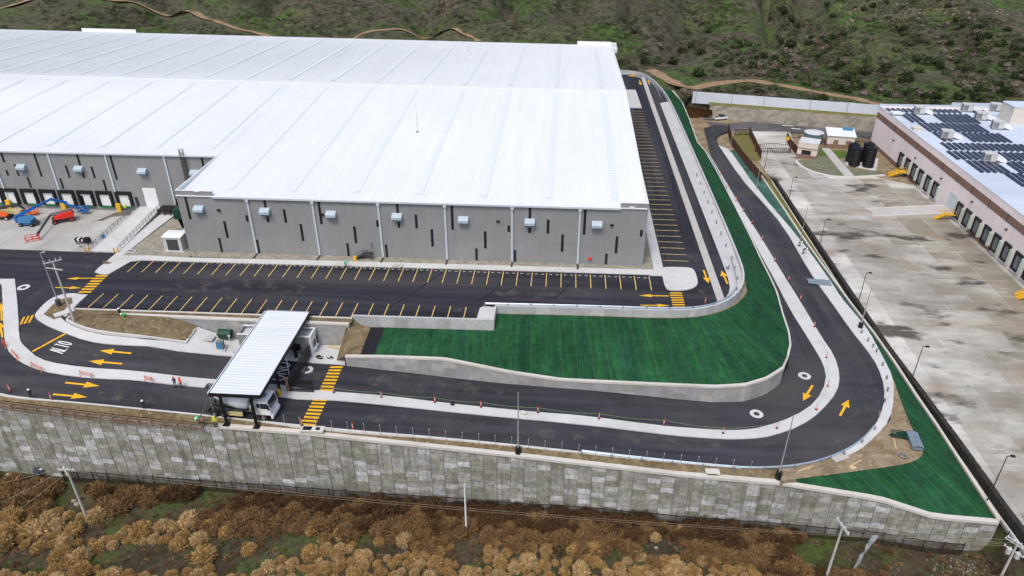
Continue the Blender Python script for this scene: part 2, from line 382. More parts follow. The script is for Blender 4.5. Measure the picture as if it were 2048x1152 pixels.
def drape(mb, poly, hf, off=0.0, step=3.0, skirt=0.0, m=0, tone=(1, 1, 1)):
    """flat or draped sheet over a plan polygon, with an optional skirt"""
    poly = [Vector((p[0], p[1])) for p in poly]; b = []
    for i, a in enumerate(poly):
        c = poly[(i+1) % len(poly)]; k = max(1, int((c-a).length/step))
        for j in range(k): b.append(a.lerp(c, j/k))
    nb = len(b); pts = list(b)
    xs = [p.x for p in b]; ys = [p.y for p in b]
    if hf is not None:
        y = min(ys)+step/2
        while y < max(ys):
            x = min(xs)+step/2
            while x < max(xs):
                if inside((x, y), b) and min((p-Vector((x, y))).length_squared for p in b) > (step*.45)**2: pts.append(Vector((x, y)))
                x += step
            y += step
    V, E_, Fc, *_ = delaunay_2d_cdt(pts, [(i, (i+1) % nb) for i in range(nb)], [], 1, 1e-5)
    f = hf or (lambda x, y: 0.0)
    fs = []
    for q in Fc:
        a, b2, c = V[q[0]], V[q[1]], V[q[2]]
        fs.append(tuple(q) if (b2-a).cross(c-a) > 0 else tuple(q)[::-1])
    mb.add([(p.x, p.y, f(p.x, p.y)+off) for p in V], fs, m, tone)
    if skirt:
        ar = sum(b[i].x*b[(i+1) % nb].y-b[(i+1) % nb].x*b[i].y for i in range(nb))
        for i in range(nb):
            a, c = b[i], b[(i+1) % nb]
            if ar < 0: a, c = c, a
            za, zc = f(a.x, a.y)+off, f(c.x, c.y)+off
            mb.add([(a.x, a.y, za-skirt), (c.x, c.y, zc-skirt), (c.x, c.y, zc), (a.x, a.y, za)], [(0, 1, 2, 3)], m, tone)
    return mb
def sheet(name, mat, poly, hf=None, off=0.0, step=3.0, skirt=0.0, parent=None):
    o = drape(MB(), poly, hf, off, step, skirt).build(name, mat, parent)
    return o if parent else struct(o)
def strip(mb, A, B, n=40, m=0, across=1, sag=0.0):
    A = resample(A, n=n); B = resample(B, n=n); u = 0; us = [0]
    for i in range(n): u += ((A[i+1]-A[i]).length+(B[i+1]-B[i]).length)/2; us.append(u)
    vs = []; 
    for i in range(n+1):
        for j in range(across+1):
            p = A[i].lerp(B[i], j/across); p.z += sag*math.sin(math.pi*j/across)
            vs.append(p)
    fs = []; uv = []
    for i in range(n):
        w = (A[i]-B[i]).length
        for j in range(across):
            a = i*(across+1)+j; fs.append((a, a+1, a+across+2, a+across+1))
            uv.append([(us[i], w*j/across), (us[i], w*(j+1)/across), (us[i+1], w*(j+1)/across), (us[i+1], w*j/across)])
    a, b, c = Vector(vs[fs[0][0]]), Vector(vs[fs[0][1]]), Vector(vs[fs[0][2]])
    if (b-a).cross(c-a).z < 0: fs = [q[::-1] for q in fs]; uv = [q[::-1] for q in uv]
    return mb.add(vs, fs, m, uvs=uv)
def normals2(pts):
    out = []
    for i in range(len(pts)):
        a = pts[max(0, i-1)]; b = pts[min(len(pts)-1, i+1)]; d = Vector((b.x-a.x, b.y-a.y)).normalized(); out.append(Vector((d.y, -d.x)))
    return out
def ribwall(mb, pts, zt, zb, t, side=1, m=0):
    """upright wall of thickness t along a plan polyline; zt / zb give its top and foot at each point"""
    N = normals2(pts); n = len(pts); vs = []
    for i, p in enumerate(pts):
        q = Vector((p.x, p.y))+N[i]*t*side
        vs += [(p.x, p.y, zb[i]), (p.x, p.y, zt[i]), (q.x, q.y, zt[i]), (q.x, q.y, zb[i])]
    fs = []
    for i in range(n-1):
        a = 4*i; b = a+4
        for j in range(4): fs.append((a+j, a+(j+1) % 4, b+(j+1) % 4, b+j))
    fs += [(0, 1, 2, 3), (4*n-1, 4*n-2, 4*n-3, 4*n-4)]
    return mb.add(vs, fs, m)
def ribbon(mb, pts, w, t, m=0):
    """low kerb centred on a 3-d polyline"""
    N = normals2(pts); A = [Vector((p.x, p.y))+k*w/2 for p, k in zip(pts, N)]
    q = [Vector((a.x, a.y, p.z)) for a, p in zip(A, pts)]
    return ribwall(mb, q, [p.z+t for p in pts], [p.z-.25 for p in pts], w, -1, m)
def panelwall_geo(mb, pts, zt, zb, pitch, rowh, tones, stag=True, gap=.03, seed=1, m=0, side=-1):
    """row of concrete facing panels standing just proud of a wall face"""
    rr = random.Random(seed); L = [0]
    for a, b in zip(pts, pts[1:]): L.append(L[-1]+math.hypot(b.x-a.x, b.y-a.y))
    def at(s):
        k = 0
        while k < len(L)-2 and L[k+1] < s: k += 1
        t = cl((s-L[k])/max(1e-6, L[k+1]-L[k]))
        p = pts[k].lerp(pts[k+1], t); return Vector((p.x, p.y)), zt[k]+(zt[k+1]-zt[k])*t, zb[k]+(zb[k+1]-zb[k])*t
    n = max(1, int(round(L[-1]/pitch))); pw = L[-1]/n
    for i in range(n):
        (a, ta, ba), (c, tc, bc) = at(i*pw+gap), at((i+1)*pw-gap)
        d = (c-a).normalized(); nn = Vector((d.y, -d.x))*side*-.035
        lo, hi = min(ba, bc), max(ta, tc); z = hi-(rowh*(.5 if stag and i % 2 else 1.0))
        z1 = None; top = True
        while True:
            za, zc = max(z, ba), max(z, bc)
            tA, tC = (ta, tc) if top else (z1-gap, z1-gap)
            if tA-za > .06 or tC-zc > .06:
                tn = rr.choice(tones); k = rr.uniform(.9, 1.08); tn = tuple(x*k for x in tn)
                v = [(a.x+nn.x, a.y+nn.y, za), (c.x+nn.x, c.y+nn.y, zc), (c.x+nn.x, c.y+nn.y, max(tC, zc)), (a.x+nn.x, a.y+nn.y, max(tA, za))]
                mb.add(v, [(0, 1, 2, 3)], m, tn)
            z1 = z; top = False
            if z < lo: break
            z -= rowh
    return mb
def poly_flat(mb, pts, m=0):
    pts = [Vector(p) for p in pts]
    a = sum((pts[i].x*pts[(i+1) % len(pts)].y-pts[(i+1) % len(pts)].x*pts[i].y) for i in range(len(pts)))
    if a < 0: pts = pts[::-1]
    return mb.add(pts, [tuple(range(len(pts)))], m)
def arrow_on(name, t, p, parent, lift=.03, w=.3, hw=1.0, hl=.42, mat='ypaint'):
    t, p = Vector(t), Vector(p); d = p-t; L = d.length; d.normalize(); n = Vector((d.y, -d.x, 0)).normalized(); k = t+d*L*(1-hl)
    mb = MB(); D = (lambda q: Vector((q.x, q.y, h(q.x, q.y)+lift))) if parent.name.startswith('ring') else (lambda q: Vector((q.x, q.y, lift)))
    for i in range(8):
        a, b = t.lerp(k, i/8), t.lerp(k, (i+1)/8); mb.add([D(a+n*w/2), D(b+n*w/2), D(b-n*w/2), D(a-n*w/2)], [(0, 1, 2, 3)])
    for i in range(4):
        a, b = k.lerp(p, i/4), k.lerp(p, (i+1)/4); wa, wb = hw*(1-i/4)/2, hw*(1-(i+1)/4)/2+.01; mb.add([D(a+n*wa), D(b+n*wb), D(b-n*wb), D(a-n*wa)], [(0, 1, 2, 3)])
    return mb.build(name, mat, parent)
# ================================================================== SETTING
from mathutils import noise as mno
def yw(x): return 244-(x-46)*.22          # line of the sprayed-concrete wall at the far right
def fz(x): return ip(x, [-300, -75, -45, -10, 30, 56, 59.0, 60.4, 61.6, 67, 100], [-18.6, -18.2, -17.2, -16.4, -16.0, -15.7, -15.4, -12.0, -10.3, -10.3, -10.3])
def seg_d(x, y, ax, ay, bx, by):
    t = cl(((x-ax)*(bx-ax)+(y-ay)*(by-ay))/((bx-ax)**2+(by-ay)**2)); return math.hypot(x-ax-t*(bx-ax), y-ay-t*(by-ay)), t
RAV = [(130, 430, 95, 300, 7, 9), (70, 430, 45, 305, 6, 8), (190, 450, 160, 320, 5, 9), (-90, 440, -60, 330, 5, 9), (-230, 470, -190, 345, 5, 10), (20, 450, 0, 345, 4, 8), (250, 470, 235, 350, 5, 9)]
def terr(x, y):
    n1 = mno.noise((x*.02, y*.02, 1.3)); n2 = mno.noise((x*.07, y*.07, 4.1))
    f = fz(x)-(3.6*cl((71-y)/12)*sm((x-59.0)/2) if x > 59.0 else 0)+.35*n2+.15*mno.noise((x*.3, y*.3, 2))
    if y < 215: return f
    if x > 42: w0 = yw(min(x, 110))+2.2; w1 = w0+2.6
    else: w0, w1 = 255, 272
    t = sm((y-w0)/(w1-w0)); low = -7.9 if x > 41 else -13
    base = ip(x, [30, 46, 120], [-1.3, -2.3, -3.0])
    g = low*(1-t)+base*t
    if y > 276:
        d = y-276; hl = .10*d+.0006*d*d if d < 300 else 84+(d-300)*.02
        k = cl(d/60); hl = hl*(1+.25*n1)+k*(3.2*n1+1.0*n2+.5*mno.noise((x*.16, y*.16, 9)))
        for ax, ay, bx, by, dp, wd in RAV+[(104, 420, 92, 330, 8, 4), (92, 330, 108, 285, 5, 4), (160, 420, 150, 330, 6, 5), (40, 440, 28, 340, 7, 5), (-20, 440, -28, 345, 6, 5), (-150, 460, -140, 350, 7, 6)]:
            dd, _ = seg_d(x, y, ax, ay, bx, by)
            if dd < wd*2.5: hl -= 1.35*dp*k*math.exp(-(dd/wd)**2)
        g += hl
    if y < 235: g = f*(1-sm((y-215)/20))+g*sm((y-215)/20)
    return g
def PT(px, py, t0=40.0):
    """point of the natural ground seen at a photo pixel"""
    d = ray(px, py); t = t0; dt = 4.0
    while t < 900:
        z = HC+d.z*t
        if z < terr(d.x*t, d.y*t):
            lo, hi = t-dt, t
            for _ in range(18):
                m = (lo+hi)/2
                if HC+d.z*m < terr(d.x*m, d.y*m): hi = m
                else: lo = m
            return Vector((d.x*hi, d.y*hi, terr(d.x*hi, d.y*hi)))
        t += dt
    return None
def axis(*segs):
    o = []
    for a, b, s in segs:
        k = int(math.ceil((b-a)/s)); o += [a+(b-a)*i/k for i in range(k)]
    return o+[segs[-1][1]]
XS = axis((-4000, -900, 400), (-900, -330, 40), (-330, 48, 3), (48, 72, 1), (72, 330, 3), (330, 900, 40), (900, 4000, 400))
YS = axis((-3000, -200, 400), (-200, 30, 23), (30, 84, 1.4), (84, 215, 8), (215, 470, 2.6), (470, 900, 30), (900, 5000, 500))
nx, ny = len(XS), len(YS)
g = MB(); g.v = [(x, y, terr(x, y)) for y in YS for x in XS]
g.f = [(j*nx+i, j*nx+i+1, (j+1)*nx+i+1, (j+1)*nx+i) for j in range(ny-1) for i in range(nx-1)]
g.mi = [0]*len(g.f); g.t = [(1, 1, 1)]*len(g.f)
m = Mat('natural_ground', .97, 0, .1).base((0.088, 0.079, 0.060))
m.patch(.012, .46, .60, (0.067, 0.094, 0.030), (1, 1, 1), 7, amt=.85)           # greener hillsides
m.patch(.045, .50, .60, (0.057, 0.113, 0.023), (1, 1, 1), 7, off=(31, 7, 0), amt=.8)
m.patch(.03, .56, .70, (0.130, 0.099, 0.067), (1, 1, 1), 7, off=(4, 91, 0), amt=.7)
m.patch(.16, .47, .62, (0.040, 0.044, 0.025), (1, 1, 1), 8, off=(17, 3, 0), amt=.75)
m.patch(.55, .52, .64, (0.032, 0.037, 0.018), (1, 1, 1), 6, off=(27, 13, 0), amt=.7)
m.patch(.20, .60, .72, (0.210, 0.155, 0.101), (1, 1, 1), 6, off=(8, 33, 0), amt=.45)
m.var(.6, .28).var(2.0, .2)
hill_c = m.c
m.base((.064, .053, .033)); m.patch(.09, .48, .62, (.040, .034, .021), (1, 1, 1), 6, off=(3, 3, 0)).patch(.16, .50, .62, (.056, .085, .022), (1, 1, 1), 6, off=(40, 2, 0), amt=.85)
m.patch(.12, .60, .74, (.125, .098, .066), (1, 1, 1), 6, off=(9, 60, 0), amt=.8).var(1.5, .3)
sx = ND(m.nt, 'ShaderNodeSeparateXYZ'); m.L(m.tc.outputs['Object'], sx.inputs[0])
m.mixto(m.rng(sx.outputs[1], 150, 170, 0, 1), hill_c)
MT['ground'] = m.bump(1.2, .5, .3).done()
struct(g.build('ground', 'ground', smooth=True))
# ---- bare earth apron at the far right, public road, yard
yz = lambda x, y: -7.0
sheet('bare_earth', 'soil_light', [(41.2, 150), (41.2, 243), (46, 243.9), (70, 238.6), (97, 232.9), (130, 226), (130, 190), (97, 190), (97, 172), (75, 172), (62, 196), (56.5, 200), (56.5, 187), (53, 205), (50, 190)], yz, -.06, 12, 1.0)
redp = [P(1368, 213, -3.2), P(1392, 214, -2.8), P(1425, 220, -2.6), P(1425, 234, -7), P(1398, 236, -7), P(1377, 233, -7)]
mb = MB(); strip(mb, redp[:3], [redp[5], redp[4], redp[3]], 12, across=3, sag=.3); struct(mb.build('red_earth_bank', 'redsoil'))
Z7 = lambda pts, o=0.0: [P(x, y, -7) for x, y in pts]
sheet('public_road', 'asphalt_old', Z7([(1412, 243), (1455, 247), (1500, 243), (1620, 249), (1742, 259), (1790, 262), (1790, 290), (1742, 279), (1660, 272), (1590, 267), (1560, 270), (1510, 270), (1478, 262), (1430, 262)]), yz, -.03, 9)
mb = MB(); ribbon(mb, Z7([(1398, 236), (1455, 239), (1500, 239.5), (1620, 246), (1745, 256), (1790, 259)]), .35, .15); struct(mb.build('road_kerb', 'kerb'))
for k, (a, b) in enumerate([((1563, 246.5), (1590, 247.5)), ((1565, 251), (1587, 252)), ((1583, 257), (1601, 258))]):
    pa, pb = P(*a, -7), P(*b, -7); n = Vector((0, .28, .03)); mb = MB(); mb.add([pa-n+Vector((0, 0, .06)), pb-n+Vector((0, 0, .06)), pb+n, pa+n], [(0, 1, 2, 3)]); struct(mb.build('road_marking', 'wpaint'))
# concrete yard of the neighbour: slabs with their own tone
rr = random.Random(5)
yard_poly = [(p.x, p.y) for p in [YD(x+ip(y, [287, 358, 510, 690, 880, 1105], [1, 2, 9, 12, 13, 16]), y) for x, y in [(1493, 262), (1503, 290), (1516, 322), (1531, 345), (1545, 359), (1589, 429), (1640, 510), (1700, 602), (1760, 692), (1830, 786), (1900, 882), (1950, 953), (1990, 1012), (2060, 1105)]]]+[(70, 62), (140, 55), (140, 122)]
yard_poly += [(93.9, 122), (93.9, 186)]+[(p.x, p.y) for p in [YD(x, y) for x, y in [(1735, 350), (1700, 354), (1640, 351), (1610, 337), (1597, 310), (1580, 263)]]]
mb = MB(); drape(mb, yard_poly, lambda x, y: zyard(y), -.02, 6.0, 2.5, tone=(.56, .56, .55))
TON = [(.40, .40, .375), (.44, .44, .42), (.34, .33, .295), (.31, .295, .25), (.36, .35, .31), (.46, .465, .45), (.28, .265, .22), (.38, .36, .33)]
sw, sl = 6.1, 3.1
y = 63.0
while y < 214:
    x = 50.0
    while x < 140:
        q = [(x+.06, y+.06), (x+sw-.06, y+.06), (x+sw-.06, y+sl-.06), (x+.06, y+sl-.06)]
        if all(inside(c, yard_poly) for c in q):
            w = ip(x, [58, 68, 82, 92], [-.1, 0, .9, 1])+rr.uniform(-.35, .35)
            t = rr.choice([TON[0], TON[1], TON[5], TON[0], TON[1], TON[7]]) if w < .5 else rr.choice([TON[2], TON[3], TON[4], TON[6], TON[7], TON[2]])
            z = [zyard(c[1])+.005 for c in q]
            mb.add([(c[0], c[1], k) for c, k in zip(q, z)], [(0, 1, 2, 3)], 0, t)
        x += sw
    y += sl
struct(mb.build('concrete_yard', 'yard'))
# driveway apron lawns and paths on the far right
sheet('thin_lawn', 'graygrass', Z7([(1593, 321), (1634, 318), (1663, 304), (1690, 350), (1660, 349), (1625, 340)]), yz, .06, 9, .2)
sheet('lawn', 'lawn', Z7([(1660, 301), (1692, 301), (1697, 316), (1672, 317)]), yz, .06, 9, .2)
sheet('lawn', 'lawn', Z7([(1636, 298), (1643, 297), (1655, 313), (1640, 312)]), yz, .07, 9, .2)
sheet('thin_lawn', 'graygrass', Z7([(1676, 322), (1703, 338), (1765, 343), (1752, 352), (1701, 352)]), yz, .06, 9, .2)
sheet('garden_path', 'conc', Z7([(1643, 297), (1659, 297), (1708, 352), (1690, 354)]), yz, .09, 9, .3)
mb = MB(); ribbon(mb, smooth(Z7([(1592, 322), (1598, 331), (1618, 342), (1650, 351), (1690, 356), (1768, 351)])), .8, .2); struct(mb.build('yard_kerb', 'kerb'))
sheet('lawn', 'grass', Z7([(1462, 276), (1478, 265), (1495, 262), (1500, 275), (1522, 321), (1478, 324), (1469, 300)]), yz, .05, 6, .2)
sheet('bare_earth', 'soil', Z7([(1596, 270), (1632, 275), (1660, 272), (1735, 281), (1730, 300), (1660, 297), (1606, 296)]), yz, .02, 9, .2)
# ---- lower ring road
def Hs(pts, o=0.0): return [H(x, y, o) for x, y in pts]
OUT = [(-60, 783), (0, 787), (23, 795), (172, 808), (344, 825), (413, 832), (542, 846), (656, 858), (780, 869), (854, 874.5), (1021, 890.5), (1130, 902), (1288, 919), (1432, 932), (1500, 937), (1560, 935), (1603, 930), (1650, 918), (1687, 903), (1722, 881), (1750, 853), (1767, 815), (1769, 775), (1756, 734), (1731, 697), (1700, 659), (1659, 600), (1622, 550), (1567, 453), (1521.5, 401), (1483, 359), (1449, 307), (1437, 290), (1433, 280), (1437, 270), (1459, 262)]
OUTW = smooth(Hs(OUT), 1)
INN = [(690.5, 731), (800, 743), (926.7, 758), (1021, 768), (1179, 780), (1278, 790), (1366.6, 799), (1440, 805.6), (1484.7, 803.5), (1529, 790), (1558.5, 769.6), (1576, 746), (1583, 720), (1583, 695), (1579, 664), (1566, 628), (1554, 583), (1545, 562), (1523, 520), (1505, 481), (1471, 412), (1437, 346), (1412, 302), (1397, 285), (1380, 237)]
INNW = smooth(Hs(INN), 1)
road_poly = [(p.x, p.y) for p in OUTW]+[(p.x, p.y) for p in Hs([(1459, 251), (1431, 250), (1408, 256)])]+[(p.x-.3, p.y+.3) for p in INNW[::-1][6:]]
road_poly += [(-35.5, 98.6), (-58, 98.8), (-82, 100), (-82.3, 103), (-86, 108.2), (-140, 108.2), (-140, 84)]
ring = sheet('ring_road', 'asphalt_road', road_poly, h, 0.0, 2.1)
# kerb between road and the strip of soil above the outer wall
mb = MB(); ribbon(mb, [p for p in resample(OUTW, 2.0) if p.x < 27 and p.y < 90], .32, .14); struct(mb.build('road_kerb', 'kerb'))
# ---- outer retaining wall line
CAPX = [(-140, 82.5), (-83, 79.3), (-45, 77.5), (-5.7, 76.0), (29.85, 74.15), (31.3, 74.2), (44.5, 73.5), (51.4, 72.2), (59.5, 71.9)]
def capz(x):
    if x < 29: return h(x, 78)-.38
    return ip(x, [29, 31.3, 44.5, 51.4, 59.5], [-6.88, -6.95, -8.3, -9.7, -9.8])
def capy(x): return ip(x, [c[0] for c in CAPX], [c[1] for c in CAPX])
WL = [Vector((x, capy(x), capz(x))) for x in [-140+i*1.99 for i in range(101)]]; WL = [p for p in WL if p.x < 59.5]+[Vector((59.5, 71.9, -9.8))]
ow = thing('retaining_wall', (0, 75, -10), 'long tall outer retaining wall of patchy grey concrete panels above the dry scrub', 'retaining wall')
mb = MB(); back = [Vector((p.x, p.y+.05, 0)) for p in WL]
ribwall(mb, back, [p.z-.3 for p in WL], [p.z-15 if p.x < 40 else -19 for p in WL], .5, -1)
mb.build('backing', simple('dark_joint_concrete', (.17, .17, .14), .95), ow); mb = MB(); mb.box(59.3, 59.75, 72.0, 110, -19, -9.9); mb.build('end_wall', 'wallc', ow)
TONES = [(0.371, 0.37, 0.361), (0.314, 0.311, 0.287), (0.266, 0.264, 0.23), (0.242, 0.237, 0.198), (0.294, 0.287, 0.256), (0.341, 0.332, 0.316), (0.246, 0.255, 0.211), (0.279, 0.264, 0.224), (0.483, 0.482, 0.496), (0.455, 0.453, 0.46), (0.322, 0.32, 0.298), (0.285, 0.283, 0.253)]
mb = MB(); panelwall_geo(mb, WL, [p.z-.32 for p in WL], [-19.0]*len(WL), 1.93, 1.02, TONES, seed=11, gap=.04)
mb.build('facing_panels', 'mse', ow)
mb = MB(); cp = [p for p in WL if p.x > -49.5]
ribwall(mb, [Vector((p.x, p.y-.18, 0)) for p in cp], [p.z for p in cp], [p.z-.42 for p in cp], .75, -1)
mb.build('coping', 'cap', ow)
# soil strip between kerb and wall
A = [Vector((p.x, p.y+.4, p.z-.05)) for p in WL if p.x < 33]; Bk = [p for p in resample(OUTW, 1.5) if p.x < 36 and p.y < 88]
mb = MB(); strip(mb, A, [Vector((p.x, p.y, p.z+.02)) for p in Bk], 110, across=3, sag=.06); struct(mb.build('soil_strip', 'soil'))
# ---- green outer slope at the right
SWO = [(1459, 300), (1514.6, 380), (1601, 480), (1657, 557), (1684, 599), (1711, 630), (1737, 662), (1766, 716), (1786, 756), (1788, 794), (1780, 840), (1750, 875), (1719, 901), (1695, 912)]
SWI = [(1437, 291), (1483, 359), (1521.5, 401), (1567, 453), (1622, 550), (1659, 600), (1700, 659), (1731, 697), (1756, 734), (1769, 775), (1767, 815), (1750, 853), (1722, 881), (1682, 904)]
swi, swo = smooth(Hs(SWI), 1), smooth(Hs(SWO), 1)
mb = MB(); sp = [(p.x, p.y) for p in swi]+[(p.x, p.y) for p in swo[::-1]]
drape(mb, sp, h, .14, 3, .5); sidewalk = struct(mb.build('sidewalk', 'white_conc'))
KR = [(1466, 273), (1484, 300), (1514, 343), (1560, 410), (1600, 471), (1650, 541), (1700, 609), (1742, 663), (1783, 721), (1828, 790), (1870, 851), (1910, 913), (1950, 975), (1993, 1040)]
def zkr(py): return ip(py, [270, 470, 663, 851, 1040], [-7.15, -7.25, -7.6, -8.6, -9.75])
KRW = [P(x, y, zkr(y)) for x, y in KR]
k0 = [P(x, y, zkr(y)) for x, y in KR if y < 680]
mb = MB(); strip(mb, [Vector((p.x, p.y, p.z+.02)) for p in Hs([(1459, 300), (1514.6, 380), (1601, 480), (1657, 557), (1700, 618), (1745, 680)])], k0[1:]+[P(1752, 677, -7.65)], 60, across=3, sag=-.1); struct(mb.build('green_slope', 'mat_sky_tint'))
# lower part: edge of the dirt patch, then down to coping / kerb
DE = [(1737, 664), (1766, 716), (1786, 756), (1797, 790), (1812, 830), (1826, 862), (1845, 893), (1845, 912), (1826, 924), (1790, 932), (1700, 944), (1640, 952), (1590, 958), (1562, 963)]
dew = smooth(Hs(DE), 1)
capR = [Vector((x, capy(x)+.5, capz(x)-.02)) for x in (31.0, 36, 40, 44.5, 48, 51.4, 55, 59.2)]
kr2 = [p for p in (P(x, y, zkr(y)) for x, y in [(1993, 1040), (1950, 975), (1910, 913), (1870, 851), (1828, 790), (1783, 721), (1745, 667)])]
iA = min(range(len(dew)), key=lambda i: (dew[i]-H(1845, 905)).length)
mb = MB(); strip(mb, dew[iA:][::-1], capR, 46, across=6, sag=.15); strip(mb, dew[:iA+1], [Vector((p.x-.1, p.y, p.z)) for p in kr2[::-1]], 46, across=6, sag=.15)
struct(mb.build('green_slope', 'mat_far'))
mb = MB(); dirtp = [(p.x, p.y) for p in dew]+[(p.x, p.y) for p in Hs([(1562, 938), (1603, 931), (1650, 919), (1695, 908), (1719, 901), (1750, 875), (1780, 840), (1788, 794), (1786, 756), (1766, 716)])]
drape(mb, dirtp, h, .05, 2.0, 1.2); struct(mb.build('dirt_patch', 'soil_light'))
mb = MB(); ribwall(mb, [Vector((p.x+.18, p.y, 0)) for p in KRW], [p.z+.12 for p in KRW], [p.z-3 for p in KRW], .36, -1); o = mb.build('kerb_wall', 'cap'); tag(o, 'narrow pale concrete kerb wall along the outer foot of the green slope', 'kerb')
# grass strip and dark block wall that holds up the yard
DW = [(1500, 287), (1516, 318), (1545, 358), (1589, 429), (1640, 510), (1700, 602), (1760, 692), (1830, 786), (1900, 882), (1950, 953), (1990, 1012), (2060, 1105)]
DW = [(x+ip(y, [287, 358, 510, 690, 880, 1105], [1, 2, 9, 12, 13, 16]), y) for x, y in DW]
DWW = [YD(x, y) for x, y in DW]
def dwh(y): return ip(y, [60, 90, 150, 190, 195], [1.3, 1.1, .9, .5, .0])
krx = KRW
mb = MB(); strip(mb, [Vector((p.x, p.y, p.z-.06)) for p in krx], [Vector((p.x-.15, p.y, p.z-dwh(p.y))) for p in DWW if p.y > 71.5], 70, across=3, sag=-.12); struct(mb.build('grass_verge', 'grass'))
bw = thing('block_wall', (58, 120, -8), 'dark stepped block wall between the grass verge and the concrete yard', 'wall')
mb = MB(); dd = resample([p for p in DWW if p.y < 192], 1.6); N = normals2(dd)
for i in range(len(dd)-1):
    a, b = dd[i], dd[i+1]; c = (a+b)/2; rz = math.atan2(b.y-a.y, b.x-a.x); hh = dwh(c.y)+.35
    mb.obox((c.x+.28, c.y, c.z+.18-hh/2), ((b-a).length*.97, .75, hh), rz)
mb.build('blocks', 'stonew', bw)
mb = MB(); ribbon(mb, [Vector((p.x-.45, p.y, p.z-dwh(p.y)+.02)) for p in dd], .22, .12); mb.build('footing', 'kerb', bw)
# ---- white median of the ring road
MU = [(30, 559), (37.5, 631), (39, 675), (43, 687), (53, 697), (78, 719), (125, 731), (219, 740.6), (344, 751.6), (437.5, 760), (520, 768), (574, 772), (619, 781), (660, 784), (780, 793), (896, 808), (1077, 826), (1160, 831.5), (1307.6, 851), (1440, 861.6), (1482, 861.5), (1523, 856.6), (1588, 834.5), (1632, 805), (1653, 763.7), (1647, 728), (1620, 684), (1579, 619), (1548, 558), (1518, 505), (1497, 462), (1470, 413), (1441.6, 352), (1414, 303)]
ML = [(3, 559), (5, 590), (7, 631), (9, 675), (12, 690), (19, 706), (41, 725), (69, 737.5), (109, 748.4), (187.5, 758), (312.5, 765.6), (415.6, 775.6), (500, 786), (559, 794), (602.5, 800.5), (656, 800), (780, 811.5), (938, 828.6), (1179, 851), (1307.6, 867), (1440, 879), (1500, 878.5), (1543.7, 873), (1602.7, 852), (1640.6, 825), (1675, 784), (1679.7, 750), (1668.7, 712.5), (1640.6, 672), (1600, 603), (1560, 540), (1525, 480.5), (1490, 428), (1462.5, 383), (1421, 313)]
mu, ml = smooth(Hs(MU), 1), smooth(Hs(ML), 1)
mb = MB(); drape(mb, [(p.x, p.y) for p in mu]+[(p.x, p.y) for p in ml[::-1]], h, .16, 3, .45); median = struct(mb.build('median', 'white_conc'))
mb = MB(); drape(mb, [(p.x, p.y) for p in Hs([(-40, 556), (2.5, 558.5), (3.5, 569), (-40, 568)])], h, .16, 3, .4); struct(mb.build('median', 'white_conc'))
# ---- inner retaining wall with the green slope above it
CAPP = [(693, 712.2), (771, 713), (890.5, 717.5), (938, 727), (1021, 744), (1121, 759), (1179, 762), (1307.6, 768), (1425.6, 773), (1484.7, 769.6), (1529, 756), (1558.5, 737), (1576, 713.5), (1581.5, 690), (1578, 663), (1566, 628), (1554, 583.6), (1541, 555), (1521.5, 517), (1504, 479), (1469, 410), (1434.7, 344), (1410, 301), (1395, 284.5), (1378, 236), (1365, 205), (1346, 181)]
iw = []
for cx, cy in CAPP:
    if cy > 690 or cx < 1500:
        by = ip(cx, [q[0] for q in INN[:11]], [q[1] for q in INN[:11]]) if cx < 1576 and cy > 690 else None
    if cx < 1576 and cy > 700:
        b = H(cx, by); iw.append((b, b.z+max(.35, HG(b, cy))))
    else:
        zc = ip(cy, [181, 205, 236, 300, 560, 640, 690], [-2.6, -4.6, -6.2, -6.35, -6.2, -6.1, -5.9]); q = P(cx, cy, zc); iw.append((q, zc))
IWP = resample([Vector((b.x, b.y, z)) for b, z in iw], 1.2)
iwall = thing('retaining_wall', (10, 95, -6), 'curved low retaining wall of smooth grey panels at the foot of the big green slope', 'retaining wall')
mb = MB(); ribwall(mb, IWP, [p.z-.05 for p in IWP], [p.z-6 for p in IWP], .35, -1); mb.build('backing', 'wallc', iwall)
T2 = [(.33, .34, .35), (.30, .31, .32), (.36, .365, .36), (.31, .31, .295), (.28, .285, .275), (.35, .345, .32)]
front = [p for p in IWP if p.y < 108]
mb = MB(); panelwall_geo(mb, front, [p.z-.25 for p in front], [h(p.x, p.y)-.6 for p in front], 2.0, 1.5, T2, seed=4); mb.build('facing_panels', 'mse_new', iwall)
mb = MB(); ribwall(mb, [Vector((p.x, p.y, 0))-Vector((n.x, n.y, 0))*-.12 for p, n in zip(IWP, normals2(IWP))], [p.z+.05 for p in IWP], [p.z-.3 for p in IWP], .5, -1); mb.build('coping', 'cap', iwall)
# ---- upper car park
lot_poly = [(-140, 108.2), (-86, 108.2), (-82.3, 103), (-82, 99.9), (-33.9, 100.6), (-12.5, 100.95), (-12.2, 105.5), (5.7, 105.9), (20, 105.95), (24.2, 107.0), (28.0, 109.2), (31.0, 112.6), (33.2, 117.6), (33.6, 160), (33.6, 272), (-71, 272), (-71, 122), (-72.4, 120.5), (-140, 120.5)]
lot = sheet('car_park', 'asphalt', [q for q in lot_poly if True][:13]+[(33.6, 130), (16, 130), (-71, 124), (-72.4, 120.5), (-140, 120.5)], None, 0.0, 4, .04)
side_lot = sheet('side_car_park', 'asphalt_side', [(16, 130), (33.6, 130), (33.6, 200), (33.6, 246), (31.8, 257), (28.5, 267), (23.5, 272.5), (16, 274)], None, 0.0, 8, .04)
